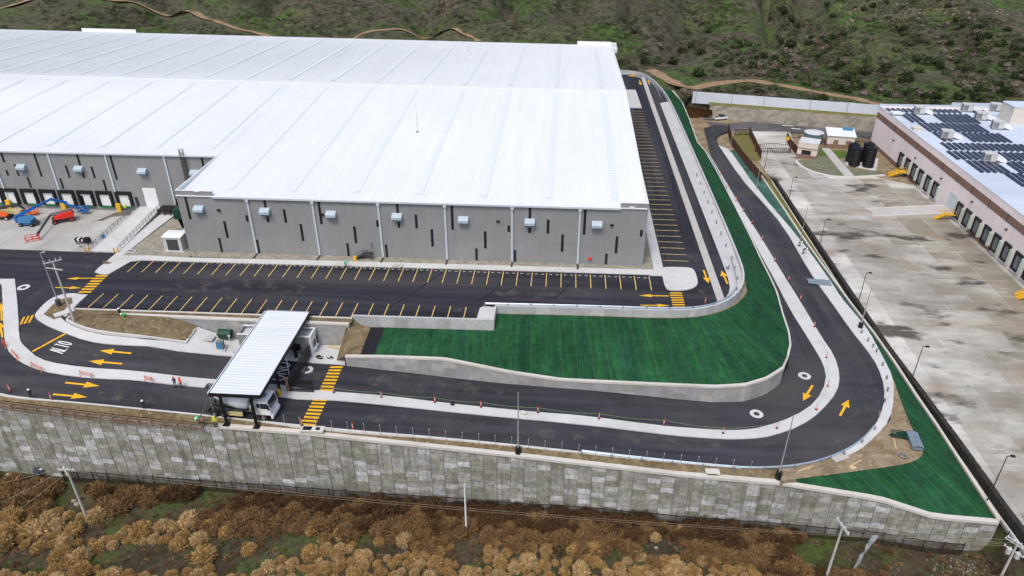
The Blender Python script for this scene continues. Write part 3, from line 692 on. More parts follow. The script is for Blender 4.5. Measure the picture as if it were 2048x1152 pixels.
# dock yard sloping down to the dock doors
YB = 141.3
def dz(x, y): return -.45*cl((y-121)/(YB-121))
mb = MB(); rr = random.Random(3)
x = -140.0
while x < -91:
    y = 120.6
    while y < YB:
        w, l = min(4.07, -90.2-x), min(4.5, YB-y); t = rr.uniform(.36, .43); t = (t, t*.985, t*.93)
        q = [(x+.03, y+.03), (x+w-.03, y+.03), (x+w-.03, y+l-.03), (x+.03, y+l-.03)]
        mb.add([(a, b, dz(a, b)) for a, b in q], [(0, 1, 2, 3)], 0, t); y += 4.5
    x += 4.07
drape(mb, [(-140, 120.5), (-90.2, 120.5), (-90.2, YB), (-140, YB)], dz, -.03, 5, .5, tone=(.55, .53, .46))
struct(mb.build('dock_yard', 'dockyard'))
# front pavement along the facade
Z0 = lambda pts: [(q.x, q.y) for q in (P(x, y, 0) for x, y in pts)]
pav = Z0([(190, 545), (200, 549), (217, 549.5), (262, 523.5), (282, 521), (700, 533), (1000, 541), (1324, 551), (1324, 541), (700, 523.5), (372, 516), (300, 512), (246, 512), (350, 430), (338, 425), (318, 432), (246, 493), (232, 508), (196, 538)])
mb = MB(); drape(mb, pav, None, .14, 3, .3); struct(mb.build('pavement', 'white_conc'))
mb = MB(); drape(mb, [(-71, 119.9), (16.8, 120.45), (16.8, 122.2), (-71, 122.2)], None, .10, 6, .2); struct(mb.build('gravel_strip', 'gravel'))
mb = MB(); drape(mb, [(16, 120.4), (19.0, 120.4), (19.0, 124), (17.6, 140), (16.4, 150), (16, 150)], None, .12, 6, .2); struct(mb.build('gravel_strip', 'gravel'))
mb = MB(); drape(mb, [(17.0, 118.6), (19.9, 118.6), (20.0, 240), (18.1, 240), (18.1, 120.5)], None, .16, 6, .3); struct(mb.build('pavement', 'white_conc'))
isl = smooth(Vector((q.x, q.y, 0)) for q in (P(x, y, 0) for x, y in [(1322, 541), (1322, 535), (1376, 535.5), (1388, 540), (1394, 556), (1396, 569), (1388, 577), (1366, 582), (1342, 582), (1330, 578), (1322, 541)]))
mb = MB(); drape(mb, [(p.x, p.y) for p in isl[:-1]], None, .17, 2, .35); struct(mb.build('corner_island', 'white_conc'))
mb = MB(); drape(mb, [(17.5, 251), (24.6, 251), (24.9, 229), (17.5, 229)], None, .17, 4, .3); struct(mb.build('pavement', 'white_conc'))
mb = MB(); drape(mb, Z0([(246, 512), (300, 512), (372, 516), (392, 509), (372, 470), (352, 432), (340, 440)]), None, .05, 4, .2); struct(mb.build('gravel_bed', 'gravel'))
# side median and outer footpath
mb = MB(); drape(mb, [(28.0, 109.5), (29.4, 109.9), (29.3, 269), (27.9, 269)], None, .13, 6, .3); struct(mb.build('median', 'conc'))
# ---- parapet wall round the car park
BW = [(-34, 100.35, .45, -1.4), (-10.4, 100.7, .45, -1.35)]
pw = thing('parapet_wall', (0, 105, 0), 'pale concrete parapet wall following the edge of the upper car park', 'parapet wall')
segA = [Vector((-34, 100.35, .45)), Vector((-22, 100.5, .45)), Vector((-10.4, 100.7, .45))]
segB = smooth([Vector(p) for p in [(-10.4, 105.2, .45), (5.7, 105.7, .42), (18, 105.7, .42), (24, 106.4, .45), (28.5, 108.6, .5), (32, 112.2, .6), (34.2, 117.2, .8), (34.9, 124, 1.0), (34.9, 175, 1.0), (34.7, 235, 1.0), (33.2, 254, 1.0), (30.5, 268, 1.0), (27, 274, 1.0), (22, 276, 1.0), (15, 277, 1.0)]], 2)
segB = resample(segB, 1.6)
for s in (segA, [Vector((-10.2, 100.7, .42)), Vector((-10.2, 105.2, .42))], segB):
    mb = MB(); fl = -1 if s is not segB else -1
    ribwall(mb, s, [p.z for p in s], [p.z-3.2 if p.x < 33 else -3.5 for p in s], .35, -1); mb.build('wall_body', 'barrier', pw)
mb = MB(); panelwall_geo(mb, resample(segA, 1), [.40]*60, [-2.5]*60, 2.35, 4, [(.40, .41, .42), (.37, .38, .39), (.42, .43, .44)], False, .03, 2); fr = [p for p in segB if p.x < 33.5 and p.y < 116]
panelwall_geo(mb, fr, [p.z-.05 for p in fr], [-3.0]*len(fr), 2.35, 4.5, [(.40, .41, .42), (.37, .38, .39), (.42, .43, .44), (.44, .44, .44)], False, .03, 6); mb.build('facing_panels', 'mse_new', pw)
mb = MB(); inn = smooth([Vector(p) for p in [(22, 106.6, 0), (26.4, 108.0, 0), (29.2, 110.4, 0), (31.0, 114, 0), (31.4, 118, 0), (31.5, 130, 0), (31.4, 175, 0), (31.2, 235, 0)]], 2)
ot = [p for p in segB if p.x > 21 and p.y < 236]
mb2 = MB(); strip(mb2, [Vector((p.x, p.y, .10)) for p in inn], [Vector((p.x, p.y, .55 if p.y > 130 else .2)) for p in ot], 60, across=1); struct(mb2.build('side_footpath', 'barrier'))
mb = MB(); drape(mb, [(-13.2, 100.9), (-10.4, 100.9), (-10.4, 105.3), (-12.4, 105.6), (-13.0, 104.9)], None, .10, 2, .3); struct(mb.build('drain_slab', 'white_conc'))
# ---- the big green slope: from parapet foot to inner wall
top = [Vector((-33.6, 100.05, -1.55)), Vector((-22, 100.2, -1.5)), Vector((-9.7, 100.4, -1.45)), Vector((-9.6, 104.9, -1.0))]+[Vector((p.x+(.08 if p.y > 108 else 0), p.y-(.08 if p.x < 31 else .02), -1.05)) for p in segB if p.x > -9 and p.y < 262]
k1 = next(i for i, p in enumerate(IWP) if p.x > -9.6); bot = [Vector((p.x, p.y, p.z-.06)) for p in IWP]
x0 = next(i for i, p in enumerate(IWP) if p.x > -29.5)
mb = MB(); rt = resample(top[4:], 1.2); rb = bot[k1:]
# match by arc fraction of the bend so the rolls run straight down the slope
def cut(L, f): return min(range(len(L)), key=lambda i: f(L[i]))
a1 = cut(rt, lambda p: abs(p.x-22) + (50 if p.y > 112 else 0)); a2 = cut(rt, lambda p: abs(p.y-122)+(100 if p.x < 30 else 0))
b1 = cut(rb, lambda p: abs(p.x-25) + (50 if p.y > 100 else 0)); b2 = cut(rb, lambda p: abs(p.y-122)+(100 if p.x < 35 else 0))
strip(mb, rt[:a1+1], rb[:b1+1], 36, across=6); strip(mb, rt[a1:a2+1], rb[b1:b2+1], 34, across=6); mb.add([rb[0], rt[0], Vector((-10.15, 105.2, -1.05)), Vector((-10.15, 100.5, -1.45)), Vector((-9.7, 100.4, -1.45))], [(0, 4, 3, 2, 1)], uvs=[[(0, 0), (0, 8), (.3, 8), (.3, 12), (.9, 12)]])
struct(mb.build('green_slope', 'mat'))
mb = MB(); strip(mb, rt[a2:], rb[b2:], 90, across=4, sag=0); struct(mb.build('green_slope', 'mat_far'))
mb = MB(); lb = [p for p in bot[x0:k1+1]]
strip(mb, [Vector((-28.6, 100.1, -1.5)), Vector((-9.7, 100.4, -1.45))], lb, 20, across=6); struct(mb.build('green_slope', 'mat'))
le = [p for p in bot[:x0+1]]; mid = Vector((-31.0, 100.1, -1.55)); mb = MB(); midb = bot[max(0, x0-2)]
strip(mb, [mid, Vector((-28.6, 100.1, -1.5))], [midb, bot[x0]], 4, across=4); struct(mb.build('black_liner', 'black'))
mb = MB(); b0 = bot[0]+Vector((-.5, .15, -.25)); strip(mb, [Vector((-34.0, 100.45, -.2)), Vector((-32.8, 100.2, -1.2)), mid], [b0, midb.lerp(bot[0], .5), midb], 10, across=6); strip(mb, [Vector((-34.0, 100.45, -.2)), b0], [Vector((-34.5, 98.2, -.6)), Vector((-35.6, 94.2, -4.55))], 8, across=3); struct(mb.build('soil_slope', 'soil'))
mb = MB(); tp = [p for p in resample(top[4:], 1.2) if p.y < 140]
strip(mb, [Vector((p.x, p.y, p.z+.06)) for p in tp], [Vector((p.x+(.6 if p.y > 108 else .2)*(1 if p.x > 24 else .1), p.y-(.55 if 24 < p.x and p.y < 119 else .12), p.z-.42 if p.x > 24 else p.z-.1)) for p in tp], 60); struct(mb.build('soil_margin', 'soil_light'))
# ---- guard area: retaining wall, planter, concrete apron
gw = thing('retaining_wall', (-52, 98.5, -4.4), 'short grey panel retaining wall behind the guardhouse and planter', 'retaining wall')
mb = MB(); gx = [Vector((x, 98.4+(x+35)*-.006, 0)) for x in (-73.5, -66, -60, -50, -42, -34.1)]
gz = lambda x: -.03
ribwall(mb, gx, [gz(p.x)-.05 for p in gx], [-5.5]*6, .4, -1); mb.build('backing', 'wallc', gw)
mb = MB(); panelwall_geo(mb, gx, [-.1]*6, [-5.2]*6, 1.9, 1.5, T2, seed=9); mb.build('facing_panels', 'mse_new', gw)
mb = MB(); ribwall(mb, [p+Vector((0, -.12, 0)) for p in gx], [.06]*6, [-.26]*6, .6, -1); mb.build('coping', 'cap', gw)
mb = MB(); drape(mb, [(-81.6, 98.0), (-74, 98.6), (-33.8, 98.6), (-33.8, 100.5), (-34.2, 100.15), (-82, 99.8)], None, .035, 3); struct(mb.build('soil_strip', 'soil'))
mb = MB(); ribbon(mb, [Vector((-82.2, 99.75, 0)), Vector((-60, 100.0, 0)), Vector((-34, 100.2, 0))], .3, .14); struct(mb.build('car_park_kerb', 'kerb'))
PKF = [(133, 644), (150, 653), (175, 662), (206, 669), (290, 678), (374, 689)]
pkf = smooth(Hs(PKF), 1)
mb = MB(); ribwall(mb, pkf, [p.z+.55 for p in pkf], [p.z-.5 for p in pkf], .25, -1); e1 = H(393, 663)
q = [pkf[-1], e1]; ribwall(mb, q, [p.z+.55 for p in q], [p.z-.5 for p in q], .25, -1); q = [H(140, 636), pkf[0]]; ribwall(mb, q, [p.z+.5 for p in q], [p.z-.5 for p in q], .25, -1)
tag(mb.build('planter_wall', 'kerb'), 'low pale planter wall in front of the bare soil bed', 'planter wall')
mb = MB(); strip(mb, [Vector((p.x, p.y, p.z+.35)) for p in pkf], [Vector((-82, 99.4, .05))]+[Vector((x, 98.35, max(h(x, 98.3)+.2, -3.2) if x > -73 else .02)) for x in (-78, -74, -71, -68, -65, -62, -60)]+[Vector((e1.x-.2, 98.3, e1.z+.45))], 26, across=8, sag=.3); struct(mb.build('planter_soil', 'soil'))
apron = [(pkf[-1].x, pkf[-1].y)]+[(p.x, p.y) for p in Hs([(374, 690), (290, 680), (206, 671), (175, 664), (150, 655), (133, 646), (120, 634), (136, 612), (160, 600)])]
SW2 = [(165, 590), (145, 587), (122, 590), (100, 599), (84, 613), (71, 628), (70, 634), (76, 641), (92, 651), (110, 659), (131, 667), (170, 682), (220, 690), (330, 700), (440, 710.5), (520, 716), (575, 721), (625, 727), (690, 731)]
swp = smooth(Hs(SW2), 1)
mb = MB(); drape(mb, [(p.x, p.y) for p in swp]+[(-35.2, 98.3), (e1.x-1.5, 98.3), (e1.x-.6, e1.y)]+apron[0:8]+[(p.x, p.y) for p in Hs([(134, 633), (157, 607), (176, 590)])], h, .14, 2.4, .4); struct(mb.build('guard_pavement', 'white_conc'))
mb = MB(); drape(mb, [(p.x, p.y) for p in Hs([(143, 596), (118, 600), (105, 612), (88, 630), (108, 640), (127, 634), (130, 620), (146, 606)])], h, .19, 2.5, .1); struct(mb.build('planter_soil', 'soil'))
# ================================================================== MARKINGS (parts of the surface they are painted on)
for k in range(37):
    x = -80.25+2.70*k; mb = MB(); mb.box(x-.075, x+.075, 113.2, 118.35, .004, .012)
    if x < 17: mb.build('stall_line', 'ypale', lot)
for k in range(25):
    x = -80.2+2.70*k; mb = MB(); mb.box(x-.075, x+.075, 100.35, 105.2, .004, .012)
    mb.build('stall_line', 'ypale', lot)
for k in range(38):
    y = 125.0+2.72*k; mb = MB(); mb.box(20.15, 25.1, y-.075, y+.075, .004, .012)
    if y < 227: mb.build('stall_line', 'ypale', side_lot)
for k in range(4):
    mb = MB(); mb.box(20.6, 22.4, 230.0+3*k-1.6, 231.4+3*k-1.6, .004, .012); mb.build('blue_parking_symbol', 'bluepaint', side_lot)
Pz = lambda x, y: P(x, y, 0)
for t, p in (((187, 556.5), (133, 557)), ((110, 575), (163, 576)), ((1338, 592), (1278, 591)), ((1281, 610.5), (1340, 611))): arrow_on('direction_arrow', Pz(*t), Pz(*p), lot, .012)
for t, p in (((1407, 540), (1417, 567)), ((1455, 568), (1443, 541))): arrow_on('direction_arrow', Pz(*t), Pz(*p), lot, .012, .35, 1.3)
for t, p in (((1279, 160), (1281.5, 170)), ((1299, 169.5), (1297, 160))): arrow_on('direction_arrow', Pz(*t), Pz(*p), side_lot, .012, .35, 1.4)
for t, p in (((262.5, 707), (200, 701.5)), ((244, 728), (178, 722.5)), ((130.6, 765.6), (199, 772.5)), ((106, 789), (174, 794.7)), ((5, 675), (0, 645)), ((4, 642), (2, 606)), ((1625, 771), (1606, 802)), ((1680, 832), (1697, 800))):
    arrow_on('direction_arrow', H(*t), H(*p), ring, .05, .35 if t[0] > 1000 else .3, 1.3 if t[0] > 1000 else 1.1)
def crosswalk(a, b, c, d, n, hf, parent, lift=.03, fill=.55, mat='ypaint'):
    """bars run from edge a-c to edge b-d"""
    mb = MB(); a, b, c, d = [Vector(q) for q in (a, b, c, d)]
    for i in range(n):
        t0, t1 = i/(n-1+fill), (i+fill)/(n-1+fill)
        q = [a.lerp(c, t0), b.lerp(d, t0), b.lerp(d, t1), a.lerp(c, t1)]
        mb.add([(p.x, p.y, hf(p.x, p.y)+lift) for p in q], [(0, 1, 2, 3)])
    return mb.build('crosswalk', mat, parent)
z0 = lambda x, y: 0.0
crosswalk(Pz(193, 550.5), Pz(216, 550.5), Pz(156, 585.5), Pz(181, 585.5), 7, z0, lot, .012)
crosswalk(Pz(1339.5, 585), Pz(1363.5, 585), Pz(1347, 620.5), Pz(1372.5, 620.5), 8, z0, lot, .012, .5)
crosswalk(Pz(1258, 147), Pz(1271, 147), Pz(1258, 153), Pz(1271, 153), 4, z0, side_lot, .012)
crosswalk(H(661, 733), H(686, 733), H(638, 782), H(664.5, 783), 8, h, ring, .05)
crosswalk(H(627, 798), H(655, 799), H(600, 850.5), H(630, 853), 8, h, ring, .05)
crosswalk(H(46.5, 634.5), H(39, 650), H(68.5, 630), H(60, 645.5), 3, h, ring, .05)
mb = MB(); a, b = H(65, 703.5, .05), H(130.5, 668, .05); n = (b-a).normalized(); n = Vector((n.y, -n.x, 0))*.22; mb.add([a-n, b-n, b+n, a+n], [(0, 1, 2, 3)]); mb.build('stop_line', 'ypaint', ring)
def strokes(word, o, u, v, parent, hf, wd=.28, lift=.05):
    G = {'A': [[(0, 0), (.5, 1), (1, 0)], [(.2, .36), (.8, .36)]], 'L': [[(0, 1), (0, 0), (.95, 0)]], 'T': [[(.5, 0), (.5, 1)], [(0, 1), (1, 1)]], 'N': [[(0, 0), (0, 1), (1, 0), (1, 1)]],
         'O': [[(.5+.5*math.cos(t*math.pi/8), .5+.5*math.sin(t*math.pi/8)) for t in range(17)]]}
    mb = MB(); n = len(word); cw = .72/n; i = 0; o, u, v = Vector(o), Vector(u), Vector(v)
    for k, ch in enumerate(word):
        for S in G.get(ch, []):
            pts = [o+u*(k/n+cw*p[0]+.02)+v*p[1] for p in S]
            for a, b in zip(pts, pts[1:]):
                d = (b-a).normalized(); nn = Vector((d.y, -d.x, 0))*wd/2*(1.0 if abs(d.x) > .7 else .75); a2, b2 = a-d*wd*.3, b+d*wd*.3; i += 1
                mb.add([(q.x, q.y, hf(q.x, q.y)+lift+.002*i) for q in (a2-nn, b2-nn, b2+nn, a2+nn)], [(0, 1, 2, 3)])
    return mb.build('road_lettering', 'wpaint', parent)
O = H(125, 708); strokes('ALTO', O, (H(144, 689)-O)*1.12, H(98, 702)-O, ring, h, .15)
O = H(566, 763); strokes('ONO', O, H(583, 725.5)-O, H(541, 760)-O, ring, h, .2)
# manhole rings
def ringm(px, py, hf, ro, parent):
    c = PH(px, py, hf); mb = MB(); n = 24; vs = []
    for r in (ro, ro*.45):
        for i in range(n): vs.append((c.x+r*math.cos(6.2832*i/n), c.y+r*math.sin(6.2832*i/n), c.z+.045))
    mb.add(vs, [(i, (i+1) % n, n+(i+1) % n, n+i) for i in range(n)]); o = mb.build('manhole_collar', 'white_conc', parent)
    mb = MB(); mb.lathe((c.x, c.y, c.z), [(ro*.45, .02), (ro*.45, .05), (ro*.36, .055)], 18); mb.build('manhole_cover', 'darkgrey', parent)
ringm(1609, 752, h, 1.0, ring); ringm(1513, 828, h, 1.0, ring); ringm(614, 740, h, 1.0, ring)
ringm(47, 575, z0, 1.05, lot)
# dark crack-sealing bands across the car park
for pts in ([(893, 540), (860, 562), (800, 605), (775, 612), (716, 629)], [(1019, 545), (985, 585), (955, 602), (936, 612)], [(1148, 556), (1122, 588), (1107, 596), (1085, 596)]):
    q = smooth([P(x, y, .006) for x, y in pts], 1); mb = MB(); nn = normals2(q)
    strip(mb, [p+Vector((n.x, n.y, 0))*.12 for p, n in zip(q, nn)], [p-Vector((n.x, n.y, 0))*.12 for p, n in zip(q, nn)], 24); mb.build('seal_band', 'black', lot)
# dirt tracks over the hills
def track(pts, w):
    q = [PT(x, y, 150) for x, y in pts]; q = [p for p in q if p]; q = resample(smooth(q, 2), 2.0); nn = normals2(q); A = []; B = []; w_ = w
    for p, n in zip(q, nn):
        w = w_*(1+.9*mno.noise((p.x*.16, p.y*.16, 5))); j_ = .35*w_*mno.noise((p.x*.1, p.y*.1, 8)); p = Vector((p.x+n.x*j_, p.y+n.y*j_, p.z))
        a, b = Vector((p.x+n.x*w/2, p.y+n.y*w/2, 0)), Vector((p.x-n.x*w/2, p.y-n.y*w/2, 0)); z = max(terr(a.x, a.y), terr(b.x, b.y), terr(p.x, p.y))+.14; a.z = z; b.z = z; A.append(a); B.append(b)
    mb = MB(); strip(mb, A, B, len(q)-1, across=1); return struct(mb.build('dirt_track', 'track'))
track([(-20, 22), (20, 12), (60, 2), (75, -6)], 5)
track([(180, -4), (230, 4), (290, 12), (350, 28), (420, 41), (470, 57), (545, 77)], 2.6)
track([(690, 86), (720, 70), (745, 62), (800, 58.5), (880, 66), (960, 84)], 2.6)
track([(1350, 172), (1385, 178), (1420, 170), (1470, 160.5), (1530, 165), (1600, 178), (1680, 193), (1760, 209)], 4.5)
track([(1300, 140), (1330, 155), (1352, 172)], 5)

for pts, hf, par in (([(1688, 700), (1722, 720), (1750, 770), (1762, 800), (1748, 848), (1700, 885), (1660, 890), (1690, 850), (1722, 800), (1728, 770), (1705, 735)], h, ring), ([(745, 742), (880, 757), (1010, 775), (1000, 800), (860, 790), (730, 775)], h, ring), ([(600, 742), (690, 745), (720, 770), (640, 770)], h, ring), ([(760, 826), (960, 842), (1150, 862), (1240, 880), (1100, 880), (900, 862), (700, 840)], h, ring), ([(130, 660), (170, 690), (230, 712), (200, 720), (140, 700)], h, ring), ([(1180, 855), (1420, 885), (1580, 880), (1500, 905), (1340, 898), (1190, 880)], h, ring), ([(140, 778), (330, 795), (400, 805), (300, 808), (130, 792)], h, ring),
        ([(905, 620), (950, 610), (962, 625), (950, 640), (915, 640)], z0, lot), ([(330, 570), (470, 555), (620, 562), (600, 590), (430, 600), (300, 595)], z0, lot), ([(980, 580), (1130, 572), (1240, 590), (1150, 604), (1010, 600)], z0, lot), ([(1395, 580), (1440, 575), (1455, 600), (1420, 606)], z0, lot), ([(180, 505), (230, 512), (190, 540), (150, 530)], z0, lot), ([(1330, 526), (1400, 530), (1390, 500), (1340, 505)], z0, lot)):
    q = [PH(x, y, hf) for x, y in pts]; q = smooth(q+[q[0]], 1)[:-1]; mb = MB(); drape(mb, [(p.x, p.y) for p in q], hf, .022 if par is ring else .003, 2.1); mb.build('dust_patch', 'dust', par)
# ================================================================== WAREHOUSE
def PX(px, py, x):
    d = ray(px, py); t = x/d.x
    return Vector((x, d.y*t, HC+d.z*t))
FY, XW, XE, XL, RY, BY = 122.2, -72.4, 16.1, -236.0, 189.5, 263.5
def rz_(y): return 11.95+.0527*(y-FY) if y < RY else 15.5-.0445*(y-RY)
wh = thing('warehouse', (-28, FY, 0), 'huge new grey warehouse with a bright white metal roof and dark slit windows', 'warehouse')
def walls(name, boxes, mat):
    mb = MB()
    for b in boxes: mb.box(*b)
    return mb.build(name, mat, wh)
walls('front_wall', [(XW, XE, FY, FY+.3, -.6, 11.9)], 'facade')
walls('rear_wing_wall', [(XL, XW, YB, YB+.3, -1.0, rz_(YB)-.05)], 'facade')
mb = MB()
for s, (x0, x1) in (('w', (XW, XW+.3)), ('e', (XE-.3, XE))):
    ys = [FY+.3, RY, BY]; 
    for a, b in zip(ys, ys[1:]):
        mb.extr([(x0, a, -.6), (x0, b, -.6), (x0, b, rz_(b)-.05), (x0, a, rz_(a)-.05)], (x1-x0, 0, 0))
mb.box(XL, XE, BY-.3, BY, -.6, rz_(BY)-.1); mb.build('side_walls', 'facade', wh)
# roof sheets with standing seams
mb = MB()
def roofpart(x0, x1, y0, y1):
    mb.add([(x0, y0, rz_(y0)), (x1, y0, rz_(y0)), (x1, y1, rz_(y1)), (x0, y1, rz_(y1)), (x0, y0, rz_(y0)-.12), (x1, y0, rz_(y0)-.12), (x1, y1, rz_(y1)-.12), (x0, y1, rz_(y1)-.12)], [(0, 1, 2, 3), (7, 6, 5, 4), (0, 4, 5, 1), (1, 5, 6, 2), (2, 6, 7, 3), (3, 7, 4, 0)])
def seam(x, y0, y1):
    a, b = rz_(y0), rz_(y1); w, t = .04, .045
    mb.add([(x-w, y0, a), (x-w*.7, y0, a+t), (x+w*.7, y0, a+t), (x+w, y0, a), (x-w, y1, b), (x-w*.7, y1, b+t), (x+w*.7, y1, b+t), (x+w, y1, b)], [(0, 1, 5, 4), (1, 2, 6, 5), (2, 3, 7, 6), (3, 2, 1, 0)])
roofpart(XW, XE-.25, FY-.25, RY-.12); roofpart(XL, XW, YB-.25, RY-.12); roofpart(XL, XE-.25, RY+.12, BY)
x = XL+.3
while x < XE-.4:
    seam(x, FY-.2 if x > XW else YB-.2, RY-.15); seam(x, RY+.15, BY-.1); x += .61
mb.build('roof', 'roof', wh)
mb = MB(); mb.box(XL, XE-.3, RY-.16, RY+.16, 15.40, 15.56); mb.build('ridge_cap', 'rooftrim', wh)
mb = MB(); mb.box(-65.3, 11.1, FY-.48, FY-.26, 11.66, 11.96); mb.build('gutter', 'gutter', wh)
mb = MB(); mb.box(XL, XW, YB-.48, YB-.26, rz_(YB)-.3, rz_(YB)); mb.build('gutter', 'gutter', wh)
for x0, x1 in ((XW, -65.3), (11.1, XE)):
    mb = MB(); mb.box(x0, x1, FY-.26 if 0 else FY+.002, FY+.26, 11.9, 12.86); mb.box(x0-.03, x1+.03, FY-.04, FY+.3, 12.86, 12.93, 1); mb.build('corner_parapet', ['facade', 'rooftrim'], wh)
mb = MB(); ys = [FY+.3, 135, RY, BY]
for a, b in zip(ys, ys[1:]):
    za, zb = max(12.9, rz_(a)+.35), max(12.9, rz_(b)+.35)
    mb.extr([(XE-.25, a, rz_(a)-.2), (XE-.25, b, rz_(b)-.2), (XE-.25, b, zb), (XE-.25, a, za)], (.28, 0, 0))
mb.build('gable_parapet', 'rooftrim', wh)
mb = MB(); mb.extr([(XW-.05, FY+.3, rz_(FY)-.1), (XW-.05, YB, rz_(YB)-.1), (XW-.05, YB, rz_(YB)+.12), (XW-.05, FY+.3, rz_(FY)+.95)], (.22, 0, 0)); mb.build('verge_trim', 'rooftrim', wh)
for x0, x1 in ((4.2, XE), (-184, -162)):
    mb = MB(); mb.box(x0, x1, BY+.02, BY+.3, 11.2, 13.35); mb.build('rear_parapet', 'rooftrim', wh)
for k in range(20):
    x = 10.2-12.22*k
    for y0, y1 in ((125.2 if x > XW else YB+3, 186.5), (193, 258.5)):
        mb = MB(); w = .62; a, b = rz_(y0)+.085, rz_(y1)+.085; mb.add([(x-w, y0, a), (x+w, y0, a), (x+w, y1, b), (x-w, y1, b)], [(0, 1, 2, 3)])
        mb.build('skylight_row', 'skylight', wh)
# downspouts, slits, hoods
for k in range(6):
    x = -58.7+12.5*k; mb = MB(); mb.box(x-.16, x+.16, FY-.26, FY-.01, .25, 11.68); mb.box(x-.3, x+.3, FY-.45, FY-.01, 11.1, 11.66); mb.build('downspout', 'gutter', wh)
    mb = MB(); mb.box(x-.18, x+.22, FY-2.2, FY-.3, .12, .18); mb.build('drain_grate', 'darkgrey', wh)
DSP = [PY(x, y, YB).x for x, y in ((94, 303), (209, 307), (327, 310))]
dp = DSP[1]-DSP[0]
for x in [DSP[0]-dp*2, DSP[0]-dp]+DSP:
    mb = MB(); mb.box(x-.17, x+.17, YB-.26, YB-.01, -.4, rz_(YB)-.28); d = mb.build('downspout', 'gutter', wh)
    if x < DSP[2]-1:
        mb = MB(); mb.box(x-.5, x+.5, YB-.75, YB-.27, -.5, 1.5); mb.build('column_guard', 'yellow', d)
def slit(a, b, Y, w=.5):
    p, q = PY(*a, Y), PY(*b, Y); x = (p.x+q.x)/2; z0, z1 = min(p.z, q.z), max(p.z, q.z)
    mb = MB(); mb.box(x-w/2, x+w/2, Y-.035, Y+.05, max(.12, z0), min(z1, 11.62 if Y < 130 else rz_(YB)-.34)); mb.build('slit_window', 'slit', wh)
Q4 = lambda x, y: (340+x/3.84, 260+y/3.84)
Q5 = lambda x, y: (800+x/3.6, 360+y/3.6)
Q1 = lambda x, y: (x/3.6, 240+y/3.6)
for a in ((105, 450, 155, 685), (420, 700, 440, 828), (378, 830, 402, 945), (588, 655, 595, 702), (720, 505, 755, 708), (876, 608, 890, 712), (1005, 722, 1022, 852), (668, 842, 688, 955), (1138, 520, 1163, 722), (1415, 740, 1430, 868), (1362, 870, 1374, 975), (1593, 693, 1596, 742), (1745, 540, 1757, 750), (1888, 650, 1895, 755), (1660, 880, 1668, 988)):
    slit(Q4(*a[:2]), Q4(*a[2:]), FY)
for a in ((230, 355, 234, 478), (374, 165, 377, 357), (613, 370, 615, 493), (551, 493, 552, 583), (783, 328, 783, 374), (936, 185, 934, 381), (1067, 285, 1065, 385), (1171, 392, 1167, 515), (828, 505, 828, 592), (1335, 200, 1325, 392), (1562, 405, 1556, 527), (1487, 530, 1482, 607), (1738, 360, 1736, 407)):
    slit(Q5(*a[:2]), Q5(*a[2:]), FY)
for a in ((5, 215, 28, 305), (48, 360, 58, 400), (108, 318, 135, 402), (240, 215, 297, 408), (200, 410, 223, 487), (550, 222, 602, 418), (477, 327, 498, 415), (435, 420, 456, 495), (660, 335, 682, 420), (747, 430, 765, 510), (790, 232, 838, 430), (1265, 565, 1290, 645)):
    slit(Q1(*a[:2]), Q1(*a[2:]), YB)
slit((402, 303), (406, 335), YB)
def hood(px, py, Y):
    p = PY(px, py, Y); x, z = p.x, p.z; w, d, t = .95, 1.0, 1.25
    mb = MB(); mb.add([(x-w, Y, z-.55), (x+w, Y, z-.55), (x+w, Y, z+.7), (x-w, Y, z+.7), (x-w, Y-d, z-.35), (x+w, Y-d, z-.35), (x+w, Y-d, z+.15), (x-w, Y-d, z+.15)], [(3, 7, 6, 2), (7, 4, 5, 6), (0, 3, 2, 1), (4, 7, 3, 0), (5, 1, 2, 6), (4, 0, 1, 5)])
    hd = mb.build('vent_hood', 'vent', wh); mb = MB(); mb.box(x-w+.08, x+w-.08, Y-d*.8, Y-.03, z-.72, z-.56); mb.build('louvre', 'ventdark', hd)
for a in ((227, 605), (733, 622), (1240, 645), (1745, 663)): hood(*Q4(*a), FY)
for a in ((457, 285), (935, 302), (1418, 320)): hood(*Q5(*a), FY)
for a in ((160, 338), (573, 350), (1030, 368), (1405, 380)): hood(*Q1(*a), YB)
for a in (Q4(375, 613), Q4(1172, 648), Q5(706, 296), Q5(1525, 323)):
    p = PY(*a, FY); mb = MB(); mb.box(p.x-.3, p.x+.3, FY-.35, FY-.01, p.z-.15, p.z+.15); mb.build('wall_lamp', 'black', wh)
for a in ((545, 382), (1264, 414)):
    pass
for a in (Q4(207, 470), Q5(1670, 196)):
    p = PY(*a, FY); mb = MB(); mb.box(p.x-.45, p.x+.45, FY-.2, FY-.01, p.z-.12, p.z+.12); mb.build('overflow_outlet', 'rooftrim', wh)
p = PY(*Q5(1368, 563), FY); mb = MB(); mb.box(p.x-.35, p.x+.35, FY-.4, FY-.01, p.z-.1, p.z+.1); mb.tube((p.x, FY-.3, p.z-.4), (p.x, FY-.3, p.z+.3), .1); mb.build('fire_inlet', 'red', wh)
